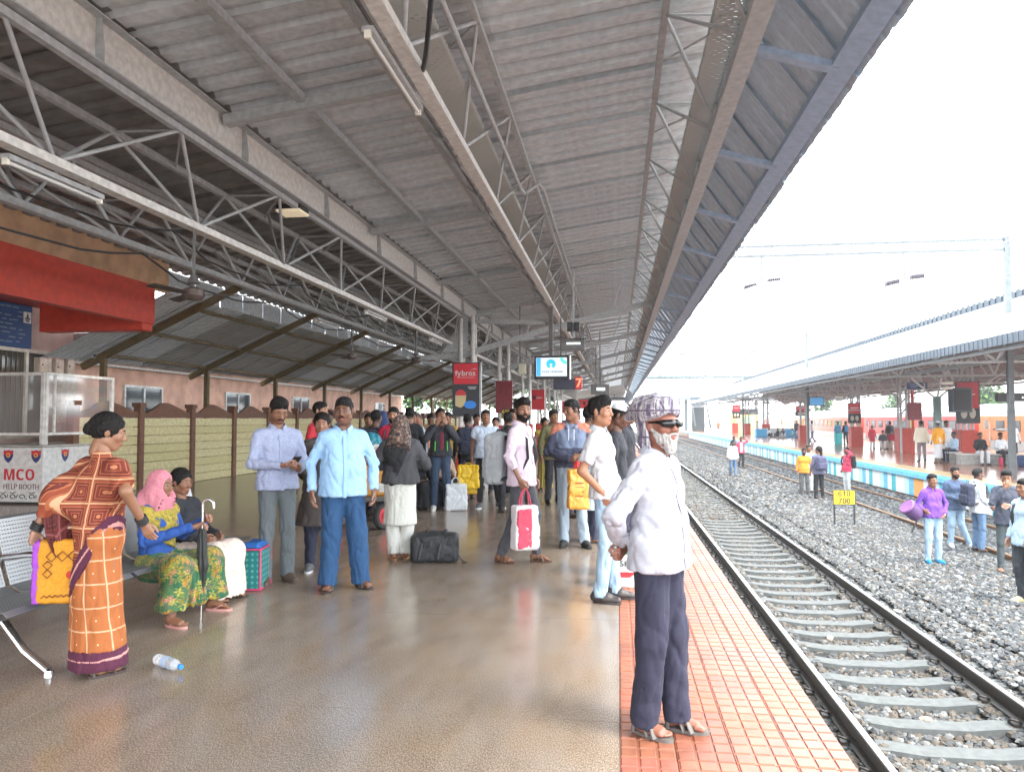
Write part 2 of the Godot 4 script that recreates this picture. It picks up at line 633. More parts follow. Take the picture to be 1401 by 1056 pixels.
func bed_height(x: float) -> float:
	# a crown outside the near track, a hollow inside it
	if x < 1.6:
		return -1.16
	if x < 2.2:
		return -1.20
	if x < 3.35:
		return -1.262
	if x < 3.9:
		return -1.20
	if x < 4.4:
		return -1.14
	if x < 6.4:
		return -1.10
	return -1.13

func tracks() -> void:
	var prof := PackedVector2Array([Vector2(-0.07, 0), Vector2(0.07, 0), Vector2(0.07, 0.012), Vector2(0.012, 0.03), Vector2(0.01, 0.105), Vector2(0.036, 0.12), Vector2(0.036, 0.15), Vector2(0.03, 0.1565), Vector2(-0.03, 0.1565), Vector2(-0.036, 0.15), Vector2(-0.036, 0.12), Vector2(-0.01, 0.105), Vector2(-0.012, 0.03), Vector2(-0.07, 0.012)])
	var rail := MB.new()
	rail.prism(prof, 176.0, at3(0, 0, -172))
	var top := MB.new()
	top.box(Vector3(0, 0.1585, -84), Vector3(0.05, 0.0025, 176))
	var rail_mesh := rail.mesh()
	var top_mesh := top.mesh()
	var sl := MB.new()
	# sleeper: deep under the rails, waisted in the middle
	var sp := PackedVector2Array([Vector2(-1.37, -0.2), Vector2(1.37, -0.2), Vector2(1.37, 0.0), Vector2(0.55, 0.0), Vector2(0.3, -0.03), Vector2(-0.3, -0.03), Vector2(-0.55, 0.0), Vector2(-1.37, 0.0)])
	sl.prism(sp, 0.22, at3(0, 0, -0.11))
	var sl_mesh := sl.mesh()
	var clip := MB.new()
	clip.box(Vector3(0.105, 0.012, 0), Vector3(0.06, 0.03, 0.12))
	clip.tube([Vector3(0.13, 0.02, 0.05), Vector3(0.14, 0.05, 0.0), Vector3(0.1, 0.055, -0.05), Vector3(0.06, 0.03, -0.02), Vector3(0.06, 0.028, 0.05)], 0.011, 5)
	var clip_mesh := clip.mesh()
	var rust := worn(0.17, 0.085, 0.045, 0.7, 0.2, 2.0)
	for k in 2:
		var cx: float = [2.75, 8.05][k]
		var half := 0.80
		var ry := -1.165
		var o := thing("railway_track", ["grey railway track beside the near platform edge", "rusty brown railway track beside the far platform"][k], "railway track", Vector3(cx, ry, 0))
		var rm: StandardMaterial3D = worn(0.055, 0.045, 0.04, 0.5, 0.35, 3.0) if k == 0 else worn(0.22, 0.11, 0.055, 0.65, 0.2, 3.0)
		var tm := mat(0.36, 0.35, 0.35, 0.28, 0.9) if k == 0 else worn(0.34, 0.22, 0.13, 0.5, 0.5, 3.0)
		for s in [-1.0, 1.0]:
			var r := part(o, "rail", rail_mesh, rm, at3(s * half, 0.006, 0))
			part(r, "running_surface", top_mesh, tm)
		var sm: StandardMaterial3D = worn(0.11, 0.117, 0.117, 0.8, 0.0, 1.5) if k == 0 else worn(0.30, 0.24, 0.19, 0.85, 0.0, 1.5)
		for j in (150 if k == 0 else 110):
			var b := part(o, "sleeper", sl_mesh, sm, at3(0, 0.0 if k == 0 else -0.02, -2.2 - 0.585 * j - (0 if k == 0 else 9)))
			if k == 0 and j < 45 or k == 1 and j < 25:
				for s in [-1.0, 1.0]:
					for t in [0.0, 180.0]:
						part(b, "rail_clip", clip_mesh, rm if k == 0 else rust, turned(s * half, 0.0 if k == 0 else 0.02, 0, t))
	# kilometre board between the tracks
	var kb := thing("distance_board", "small yellow board on two posts reading 610 over 700 between the tracks", "sign", Vector3(5.55, -1.1, -20.2), 0)
	part(kb, "board", cbx(Vector3(0.50, 0.34, 0.02), 0.004, Vector3(0, 0.70, 0)), M.yellow)
	var rim := MB.new()
	for s in [-1.0, 1.0]:
		rim.box(Vector3(s * 0.255, 0.70, 0), Vector3(0.014, 0.37, 0.028))
		rim.box(Vector3(0, 0.70 + s * 0.178, 0), Vector3(0.496, 0.014, 0.028))
	part(kb, "frame", rim.mesh(), M.black)
	for s in [-1.0, 1.0]:
		part(kb, "post", bx(Vector3(0.035, 0.56, 0.035), Vector3(s * 0.235, 0.25, -0.005)), M.black)
	part(kb, "lettering", words("610", 0.13, 0.004), M.black, at3(0, 0.79, 0.013))
	part(kb, "lettering", words("700", 0.13, 0.004), M.black, at3(0, 0.61, 0.013))
	part(kb, "rule", bx(Vector3(0.4, 0.008, 0.004), Vector3(0, 0.70, 0.013)), M.black)

func roof_y(x: float) -> float:
	return 5.02 + 0.14 * (x + 4.48)

func sheet_mesh(length: float, wide := 1.0, ribs := 4, deep := 0.036) -> ArrayMesh:
	# trapezoid ribs; runs along x from 0, ribs follow z from 0 to -wide
	var m := MB.new()
	var p := wide / ribs
	var lap := 0.07
	var pts := [Vector2(lap, -0.024), Vector2(lap - 0.005, -0.018)]
	for k in ribs:
		var z := -p * k
		pts.append_array([Vector2(z - 0.015, -0.010 if k == 0 else 0.0), Vector2(z - p * 0.44, -0.004 if k == 0 else 0.0), Vector2(z - p * 0.52, deep), Vector2(z - p * 0.86, deep), Vector2(z - p * 0.94, 0)])
	pts.append(Vector2(-wide, 0.002))
	pts.append(Vector2(-wide - 0.09, 0.003))
	for i in pts.size() - 1:
		var a: Vector2 = pts[i]
		var b: Vector2 = pts[i + 1]
		m.quad(Vector3(0, a.y, a.x), Vector3(length, a.y, a.x), Vector3(length, b.y, b.x), Vector3(0, b.y, b.x))
	return m.mesh()

func slope_xf(a: Vector3, b: Vector3) -> Transform3D:
	# local x from a to b, local z stays along the track
	var x := (b - a).normalized()
	return Transform3D(Basis(x, Vector3.BACK.cross(x), Vector3.BACK), a)

func lattice(called: String, label: String, nb: Vector2, ta: Vector2, tb: Vector2, z0: float, z1: float, step: float, phase: float, chord_w: float, bm: Material, tm: Material, rm: Material, top_w := 0.07) -> Node3D:
	var o := thing(called, label, "girder")
	var ln := z0 - z1
	var zc := (z0 + z1) / 2
	var box := MB.new()
	box.box(Vector3(0, 0, 0), Vector3(chord_w, 0.012, ln))
	box.box(Vector3(chord_w / 2 - 0.006, 0.04, 0), Vector3(0.012, 0.066, ln))
	box.box(Vector3(-chord_w / 2 + 0.006, 0.04, 0), Vector3(0.012, 0.066, ln))
	part(o, "bottom_chord", box.mesh(), bm, at3(nb.x, nb.y, zc))
	for t in [ta, tb]:
		part(o, "top_chord", bx(Vector3(top_w, top_w, ln)), tm, at3(t.x, t.y, zc))
	var z := z0 - phase
	var side := 0
	while z - step > z1:
		for t in [ta, tb]:
			var low := Vector3(nb.x, nb.y + 0.05, z)
			part(o, "lattice_bar", M.rod, rm, span(low, Vector3(t.x, t.y, z - step * 0.55)))
			part(o, "lattice_bar", M.rod, rm, span(Vector3(t.x, t.y, z - step * 0.55), Vector3(nb.x, nb.y + 0.05, z - step)))
		part(o, "cross_bar", M.rod_thin, rm, span(Vector3(ta.x, ta.y, z - step * 0.55), Vector3(tb.x, tb.y, z - step * 0.55)))
		part(o, "cross_bar", M.rod_thin, rm, span(Vector3(tb.x, tb.y, z - step * 0.55), Vector3(ta.x, ta.y, z - step * 1.05)))
		z -= step
	return o

func main_roof() -> void:
	var rng := RandomNumberGenerator.new()
	rng.seed = 77
	var roof := thing("platform_roof", "grey corrugated sheet roof over the near platform", "roof")
	var spans := [[-8.8, -4.42], [-4.5, -1.27], [-1.36, 1.34]]
	var zs := -94.8
	for k in 3:
		var a := Vector3(spans[k][0], roof_y(spans[k][0]) + 0.06 + 0.008 * k, 0)
		var b := Vector3(spans[k][1], roof_y(spans[k][1]) + 0.06 + 0.008 * k, 0)
		var sm := sheet_mesh(a.distance_to(b), 1.4, 4, 0.062)
		for j in 72:
			var t := slope_xf(a, b)
			t.origin.z = 6.0 - 1.4 * j + rng.randf_range(-0.012, 0.012)
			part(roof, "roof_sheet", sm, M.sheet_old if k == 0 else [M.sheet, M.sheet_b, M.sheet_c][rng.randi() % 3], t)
		var fm := sheet_mesh(a.distance_to(b), 70.0, 200, 0.05)
		var t2 := slope_xf(a, b)
		t2.origin.z = zs
		var fp := part(roof, "far_sheeting", fm, M.sheet_b, t2)
		fp.set_meta("kind", "stuff")
	# apron that drops from the outer girder to the eave
	var a2 := Vector3(1.3, 5.62, 0)
	var b2 := Vector3(2.02, 4.60, 0)
	var am := sheet_mesh(a2.distance_to(b2) + 0.14, 1.0, 3, 0.016)
	for j in 105:
		var t := slope_xf(a2, b2)
		t.origin.z = 6.0 - j + rng.randf_range(-0.01, 0.01)
		t.origin += t.basis.x * rng.randf_range(-0.01, 0.012)
		part(roof, "apron_sheet", am, M.apron, t)
	var far_apron := part(roof, "far_apron", sheet_mesh(a2.distance_to(b2) + 0.14, 60.0, 120, 0.016), M.apron, Transform3D(slope_xf(a2, b2).basis, a2 + Vector3(0, 0, -99)))
	far_apron.set_meta("kind", "stuff")
	# purlins
	for p in [[-3.49, 0.05], [-7.6, 0.05], [-6.4, 0.05]]:
		part(roof, "purlin", bx(Vector3(0.09, 0.09, 170)), M.steel, at3(p[0], roof_y(p[0]) - 0.045, -79))
	# eave beam with short struts from the outer girder
	var eb := MB.new()
	eb.box(Vector3(0, 0, 0), Vector3(0.20, 0.014, 170))
	eb.box(Vector3(-0.09, 0.07, 0), Vector3(0.014, 0.12, 170))
	part(roof, "eave_beam", eb.mesh(), M.eave, Transform3D(Basis(Vector3.BACK, -0.25), Vector3(1.93, 4.52, -79)))
	var sm2 := bar_mesh(0.12, 0.06)
	for j in 62:
		var z := 1.0 - 2.62 * j
		part(roof, "eave_strut", sm2, M.eave, span(Vector3(1.17, 4.76, z), Vector3(1.9, 4.54, z)))
	# girders
	var z0 := 3.4
	var g1 := lattice("lattice_girder", "pale lattice girder with a white bottom chord left of the plate beam", Vector2(-4.9, 3.74), Vector2(-5.28, 4.56), Vector2(-4.5, 4.54), z0, -23.0, 2.37, 0.1 + 7.05 - 4.74, 0.13, M.steel_white, M.steel, M.steel)
	var g2 := lattice("lattice_girder", "pale lattice girder under the middle of the near roof", Vector2(-1.69, 4.47), Vector2(-2.38, 5.24), Vector2(-1.33, 5.38), z0, -92.0, 2.37, 0.1 + 4.5, 0.13, M.steel_white, M.steel, M.steel)
	var g3 := lattice("lattice_girder", "grey lattice girder above the platform edge", Vector2(1.13, 4.70), Vector2(0.5, 5.62), Vector2(1.28, 5.56), z0, -92.0, 2.2, 0.1 + 3.3, 0.17, M.steel, M.steel, M.steel)
	var g0 := lattice("lattice_girder", "dark lattice girder nearest the station building", Vector2(-6.2, 3.74), Vector2(-7.2, 4.55), Vector2(-6.34, 4.58), z0, -92.0, 1.6, 1.1, 0.1, M.steel, M.steel, M.steel)
	var g4 := lattice("lattice_girder", "lattice girder carrying on beyond the first column", Vector2(-4.9, 3.74), Vector2(-5.28, 4.56), Vector2(-4.5, 4.54), -23.6, -92.0, 2.37, 0.3, 0.13, M.steel_white, M.steel, M.steel)
	# plate beam with stiffeners
	var pb := thing("plate_beam", "deep grey steel plate beam with stiffeners under the roof", "beam")
	part(pb, "web", bx(Vector3(0.012, 0.40, 96)), M.steel_white, at3(-4.48, 4.81, -44))
	part(pb, "bottom_flange", bx(Vector3(0.19, 0.016, 96)), M.steel, at3(-4.48, 4.60, -44))
	part(pb, "top_flange", bx(Vector3(0.19, 0.016, 96)), M.steel, at3(-4.48, 5.018, -44))
	var stf := MB.new()
	stf.prism(PackedVector2Array([Vector2(0.007, -0.2), Vector2(0.09, -0.2), Vector2(0.09, -0.1), Vector2(0.06, 0.2), Vector2(0.007, 0.2)]), 0.012)
	for j in 34:
		part(pb, "stiffener", stf.mesh() if j == 0 else pb.get_node("stiffener").mesh, M.steel, at3(-4.48, 4.81, 1.9 - 2.65 * j))
	# cross rafters under the sheets
	for j in 17:
		var z := -2.9 - 5.3 * j
		var r := part(roof, "cross_rafter", M.rafter, M.steel)
		var a := Vector3(-4.42, roof_y(-4.42) - 0.10, z)
		var b := Vector3(-2.0, roof_y(-2.0) - 0.10, z)
		var t := slope_xf(a, b)
		r.transform = Transform3D(t.basis * Basis.from_scale(Vector3(a.distance_to(b), 1, 1)), (a + b) / 2)
	# cable trays
	var holes := Image.create(64, 64, false, Image.FORMAT_RGBA8)
	holes.fill(Color(1, 1, 1, 1))
	for q in [[6, 6], [38, 38]]:
		holes.fill_rect(Rect2i(q[0] - 4, q[1], 27, 14), Color(1, 1, 1, 0))
	var pm := mat(0.50, 0.52, 0.50, 0.5, 0.0)
	pm.albedo_texture = ImageTexture.create_from_image(holes)
	pm.uv1_triplanar = true
	pm.uv1_world_triplanar = true
	pm.uv1_scale = Vector3.ONE * 11.0
	pm.transparency = BaseMaterial3D.TRANSPARENCY_ALPHA_SCISSOR
	pm.alpha_scissor_threshold = 0.5
	var trays := [[-1.72, 4.92, 0.34, "perforated cable tray inside the middle girder"], [1.0, 5.14, 0.24, "perforated cable tray inside the girder above the edge"]]
	for t in trays:
		var tr := MB.new()
		tr.box(Vector3.ZERO, Vector3(t[2], 0.006, 90))
		tr.box(Vector3(-t[2] / 2 - 0.004, 0.035, 0), Vector3(0.006, 0.076, 90))
		tr.box(Vector3(t[2] / 2 + 0.004, 0.035, 0), Vector3(0.006, 0.076, 90))
		lone("cable_tray", tr.mesh(), pm, t[3], "cable tray", "", at3(t[0], t[1], -42))
	# conduit that runs beside the tray, with its kink
	var cd := MB.new()
	cd.tube([Vector3(-1.42, 4.98, 3), Vector3(-1.42, 4.98, -11.4), Vector3(-1.40, 5.0, -11.7), Vector3(-1.2, 5.2, -11.9), Vector3(-1.16, 5.22, -12.3), Vector3(-1.16, 5.22, -60)], 0.028, 8)
	lone("conduit_pipe", cd.mesh(), M.steel, "pale conduit pipe beside the middle cable tray", "pipe")
	var cd2 := MB.new()
	cd2.tube([Vector3(-2.08, 4.92, 3), Vector3(-2.08, 4.92, -24)], 0.02, 6)
	lone("conduit_pipe", cd2.mesh(), M.steel_dark, "thin dark conduit left of the middle girder chord", "pipe")

func left_side() -> void:
	var rng := RandomNumberGenerator.new()
	rng.seed = 19
	# station building: front block and the longer pink wing behind the fence
	var b := thing("station_building", "pink plastered station building with a red canopy", "building", Vector3(-11.8, 0, 0))
	var wall := MB.new()
	wall.box(Vector3(-2.0, 2.6, -3.3), Vector3(4.0, 5.2, 24.3))
	part(b, "wall", wall.mesh(), M.pale_pink)
	var w2 := part(b, "wing_wall", bx(Vector3(3.0, 3.4, 29.0), Vector3(-2.3, 1.7, -29.9)), M.pink)
	for j in 5:
		var z := -19.2 - 5.2 * j
		var f := MB.new()
		for s in [-1.0, 0.0, 1.0]:
			f.box(Vector3(0.02, 0, s * 0.82), Vector3(0.06, 0.95, 0.06))
		for s in [-1.0, 1.0]:
			f.box(Vector3(0.02, s * 0.45, 0), Vector3(0.06, 0.06, 1.58))
		var wn := part(b, "window", f.mesh(), M.alu, at3(-0.79, 1.94, z))
		part(wn, "pane", bx(Vector3(0.012, 0.84, 1.6)), mat(0.05, 0.06, 0.065, 0.06), at3(0.012, 0, 0))
	part(b, "wing_eave", bx(Vector3(2.4, 0.12, 28.8), Vector3(-0.6, 3.36, -29.9)), M.concrete)
	part(b, "cornice", bx(Vector3(0.12, 0.05, 28.8), Vector3(-0.75, 2.86, -29.9)), M.white)
	# canopy
	var cn := part(b, "canopy", bx(Vector3(3.35, 0.12, 20.0), Vector3(1.675, 3.86, -2.7)), M.red)
	part(cn, "rear_slab", bx(Vector3(2.35, 0.12, 3.3), Vector3(1.1, 3.87, -14.38)), M.red)
	part(cn, "fascia", bx(Vector3(0.14, 0.70, 20.2), Vector3(3.53, 3.57, -2.7)), M.red)
	part(cn, "end_beam", cbx(Vector3(2.0, 0.70, 0.3), 0.01, Vector3(2.56, 3.44, -12.66)), M.red)
	part(b, "upper_panel", bx(Vector3(0.08, 0.62, 21.0), Vector3(3.2, 4.26, -3.3)), M.tan)
	# big front window
	var f2 := MB.new()
	for s in [0.0, 0.62, 1.9, 2.5]:
		f2.box(Vector3(0.03, 0, -s), Vector3(0.07, 1.76, 0.07))
	for s in [-0.86, 0.86]:
		f2.box(Vector3(0.03, s, -1.25), Vector3(0.068, 0.07, 2.44))
	var wn2 := part(b, "window", f2.mesh(), worn(0.66, 0.62, 0.52, 0.5, 0.0, 0.8), at3(0.003, 2.04, -12.15))
	part(wn2, "pane", bx(Vector3(0.012, 1.7, 2.46), Vector3(0.012, 0, -1.25)), mat(0.07, 0.07, 0.06, 0.05))
	for j in 9:
		part(wn2, "window_bar", bx(Vector3(0.012, 1.7, 0.014), Vector3(0.03, 0, -0.78 - 0.125 * j)), M.olive)
	# blue notice board with white lines of writing
	var nb := thing("notice_board", "blue notice board with white lines of writing above the window", "notice board", Vector3(-11.76, 2.94, -12.95))
	part(nb, "board", cbx(Vector3(0.05, 0.86, 2.6), 0.006, Vector3(0, 0.43, 0.1)), M.blue)
	var lines := MB.new()
	for r in 9:
		var z := 0.3
		while z > -1.0:
			var wd := rng.randf_range(0.05, 0.22)
			if rng.randf() < 0.75:
				lines.box(Vector3(0.027, 0.79 - 0.085 * r + rng.randf_range(-0.008, 0.008), z), Vector3(0.004, 0.018, wd))
			z -= wd + 0.05
	part(nb, "lettering", lines.mesh(), mat(0.22, 0.30, 0.40, 0.6))
	part(nb, "emblem_plate", bx(Vector3(0.02, 0.22, 0.2), Vector3(0.036, 0.62, -1.05)), M.white)
	var em := MB.new()
	em.box(Vector3(0.048, 0.55, -1.05), Vector3(0.006, 0.03, 0.09))
	em.box(Vector3(0.048, 0.595, -1.05), Vector3(0.006, 0.035, 0.12))
	em.ball(Vector3(0.048, 0.64, -1.05), Vector3(0.005, 0.035, 0.03), 8)
	em.box(Vector3(0.048, 0.69, -1.05), Vector3(0.006, 0.05, 0.02))
	part(nb, "emblem", em.mesh(), M.black)
	# meter boxes, conduit and cameras on the corner of the wall
	for q in [[2.64, -14.45, 0.30, 0.34, "cream metal switch box beside the notice board"], [2.62, -14.86, 0.34, 0.24, "tall cream switch box near the wall corner"], [2.66, -15.2, 0.36, 0.22, "small cream switch box on the wall corner"]]:
		var sb := thing("switch_box", q[4], "switch box", Vector3(-11.72, q[0], q[1]), 0, "switch boxes on the pink wall")
		part(sb, "case", cbx(Vector3(0.16, q[2], q[3]), 0.012), worn(0.62, 0.52, 0.42, 0.6, 0.0, 1.0))
		part(sb, "latch", bx(Vector3(0.02, 0.03, 0.03), Vector3(0.085, 0, q[3] * 0.3)), M.black)
	lone("meter_cupboard", cbx(Vector3(0.2, 1.0, 0.5), 0.01), worn(0.55, 0.45, 0.35, 0.7, 0.0, 1.0), "tall cream meter cupboard on the pink wall under the switch boxes", "cupboard", "", at3(-11.70, 1.95, -15.1))
	var cam := thing("security_camera", "white bullet camera under the red canopy end", "camera", Vector3(-11.4, 2.92, -15.35))
	var cb := MB.new()
	cb.tube([Vector3(-0.3, 0.06, 0), Vector3(0, 0, 0)], 0.015, 6)
	part(cam, "bracket", cb.mesh(), M.white)
	var cc := MB.new()
	cc.tube([Vector3(-0.05, 0, 0), Vector3(0.25, -0.03, 0.1)], 0.05, 10)
	part(cam, "housing", cc.mesh(), M.white)
	part(cam, "lens", bx(Vector3(0.01, 0.06, 0.06)), M.black, turned(0.256, -0.03, 0.1, -20))
	booth()
	# fence
	var fx := -10.3
	var post := MB.new()
	post.box(Vector3(0, 0.9, 0), Vector3(0.16, 1.8, 0.16))
	post.box(Vector3(0, 1.84, 0), Vector3(0.21, 0.09, 0.21))
	var post_mesh := post.mesh()
	var plank := cbx(Vector3(0.055, 0.185, 1.90), 0.008)
	var cap := PackedVector2Array([Vector2(0.94, 1.565)])
	for k in 25:
		var u := k / 24.0
		cap.append(Vector2(0.94 - 1.88 * u, 1.68 + 0.11 * (1.0 - cos(u * TAU)) + 0.015 * sin(u * TAU * 2)))
	cap.append(Vector2(-0.94, 1.565))
	var cm := MB.new()
	cm.prism(cap, 0.06, Transform3D(Basis(Vector3.UP, PI / 2), Vector3(-0.03, 0, 0)))
	var cap_mesh := cm.mesh()
	var creams := [M.cream, worn(0.58, 0.52, 0.27, 0.8, 0.0, 1.1, faint), worn(0.63, 0.56, 0.31, 0.8, 0.0, 0.8, faint)]
	var fn := thing("precast_fence", "cream plank fence with brown posts and a wavy brown top", "fence", Vector3(fx, 0, 0))
	for j in 22:
		var z := -13.52 - 2.065 * j
		part(fn, "post", post_mesh, M.brown, at3(0, 0, z))
		if j < 21:
			for r in 8:
				part(fn, "plank", plank, creams[rng.randi() % 3], at3(rng.randf_range(-0.004, 0.004), 0.10 + 0.1945 * r, z - 1.032))
			part(fn, "wavy_cap", cap_mesh, M.brown, at3(0, 0, z - 1.032))
	# lean-to roof over the passage behind the fence
	var lr := thing("lean_to_roof", "grey corrugated lean-to roof on brown posts along the fence", "roof")
	var a := Vector3(-8.7, 4.05, 0)
	var e := Vector3(-11.35, 2.82, 0)
	var ls := sheet_mesh(a.distance_to(e), 1.05, 8, 0.03)
	for j in 54:
		var t := slope_xf(e, a)
		t.origin.z = -14.1 - 1.05 * j
		t.origin += t.basis.x * rng.randf_range(-0.1, 0.06)
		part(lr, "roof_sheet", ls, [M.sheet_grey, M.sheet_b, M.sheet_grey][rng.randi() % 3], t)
	for j in 13:
		var z := -15.35 - 4.25 * j
		part(lr, "post", bx(Vector3(0.11, 2.9, 0.11), Vector3(0, 1.45, 0)), M.olive, at3(-11.0, 0, z))
		part(lr, "rafter", bar_mesh(0.1, 0.14), M.olive, span(Vector3(-11.5, 2.66, z), Vector3(-7.9, 4.33, z)))
	for u in [0.12, 0.5, 0.9]:
		part(lr, "purlin", bx(Vector3(0.07, 0.07, 54)), M.olive, at3(lerpf(-11.35, -8.7, u), lerpf(2.82, 4.05, u) - 0.04, -42.5))
	# cladding that closes the step up to the main roof
	for j in 54:
		var h := rng.randf_range(0.40, 0.52)
		part(lr, "cladding_sheet", bx(Vector3(0.012, h, 1.03)) if j % 4 == 0 else lr.get_node("cladding_sheet").mesh, [M.sheet, M.sheet_b][j % 2], Transform3D(Basis(Vector3.BACK, rng.randf_range(-0.05, 0.05)), Vector3(-8.82, 4.27 + rng.randf_range(-0.03, 0.012), -13.6 - 1.05 * j)))
	# trees beyond the building
	for q in [[-15, -62, 6.5, "bushy green tree left of the far end of the building"], [-11, -72, 6.0, "light green tree behind the red kiosk signs"], [-17, -84, 8.0, "tall green tree farthest along the fence"], [-9.5, -96, 6.5, "green tree at the far end of the near platform"]]:
		tree(Vector3(q[0], -0.1, q[1]), q[2], q[3], int(-q[1]))

func tree(at: Vector3, h: float, label: String, sd: int, tone := 0) -> void:
	var rng := RandomNumberGenerator.new()
	rng.seed = sd
	var o := thing("leafy_tree", label, "tree", at)
	var tk := MB.new()
	tk.tube([Vector3(0, 0, 0), Vector3(0.1, h * 0.25, 0.05), Vector3(0, h * 0.5, 0.1)], [0.2, 0.16, 0.1], 8)
	for k in 6:
		var a := TAU * k / 6 + rng.randf()
		tk.tube([Vector3(0.05, h * (0.3 + 0.03 * k), 0.05), Vector3(cos(a) * h * 0.12, h * (0.45 + 0.03 * k), sin(a) * h * 0.12), Vector3(cos(a) * h * 0.24, h * rng.randf_range(0.55, 0.8), sin(a) * h * 0.24)], [0.08, 0.05, 0.02], 5)
	part(o, "trunk", tk.mesh(), worn(0.12, 0.09, 0.06, 0.9))
	var cr := MB.new()
	cr.use_c = true
	var blobs := []
	for k in 14:
		blobs.append([Vector3(rng.randf_range(-0.28, 0.28), rng.randf_range(0.42, 0.88), rng.randf_range(-0.28, 0.28)) * h, h * rng.randf_range(0.09, 0.17)])
	for k in 2600:
		var bl: Array = blobs[rng.randi() % 14]
		var d: Vector3 = Vector3(rng.randfn(), rng.randfn(), rng.randfn()).normalized() * float(bl[1]) * pow(rng.randf(), 0.4)
		var p: Vector3 = bl[0] + d
		var bs := Basis.from_euler(Vector3(rng.randf() * TAU, rng.randf() * TAU, rng.randf() * TAU)) * (h * rng.randf_range(0.018, 0.032))
		var g := rng.randf_range(0.7, 1.5)
		cr.col = Color(0.08 * g, 0.165 * g, 0.03 * g)
		var m: Vector3 = (d.normalized() + Vector3.UP * 0.3).normalized()
		cr.tri(p + bs.x, p + bs.y * 0.6, p - bs.x, m, m, m)
		cr.tri(p + bs.x, p - bs.x, p - bs.y * 0.6, m, m, m)
	var cmx := mat(1, 1, 1, 0.7)
	cmx.vertex_color_use_as_albedo = true
	cmx.backlight_enabled = true
	cmx.backlight = Color(0.25, 0.4, 0.1)
	part(o, "crown", cr.mesh(), cmx)

func shield(xf: Transform3D, o: Node3D) -> void:
	var p := PackedVector2Array([Vector2(0, -0.13), Vector2(0.055, -0.085), Vector2(0.09, -0.02), Vector2(0.095, 0.10), Vector2(0.05, 0.09), Vector2(0, 0.105), Vector2(-0.05, 0.09), Vector2(-0.095, 0.10), Vector2(-0.09, -0.02), Vector2(-0.055, -0.085)])
	var m := MB.new()
	m.prism(p, 0.004, xf)
	var s := part(o, "shield_emblem", m.mesh(), mat(0.03, 0.04, 0.16, 0.5))
	var m2 := MB.new()
	m2.prism(PackedVector2Array([Vector2(-0.088, 0.02), Vector2(0.088, 0.02), Vector2(0.09, 0.095), Vector2(0.05, 0.085), Vector2(0, 0.1), Vector2(-0.05, 0.085), Vector2(-0.09, 0.095)]), 0.002, xf * at3(0, 0, 0.0045))
	part(s, "upper_field", m2.mesh(), M.sign_red)
	var m3 := MB.new()
	m3.lathe([Vector2(0, 0.0), Vector2(0.042, 0.0), Vector2(0.042, 0.003), Vector2(0, 0.003)], 14, xf * Transform3D(Basis(Vector3.RIGHT, PI / 2), Vector3(0, 0.01, 0.006)))
	part(s, "disc", m3.mesh(), mat(0.7, 0.42, 0.08, 0.5))
	var m4 := MB.new()
	m4.lathe([Vector2(0, 0.0), Vector2(0.024, 0.0), Vector2(0.024, 0.003), Vector2(0, 0.003)], 12, xf * Transform3D(Basis(Vector3.RIGHT, PI / 2), Vector3(0, 0.01, 0.0095)))
	part(s, "disc", m4.mesh(), M.sign_red)

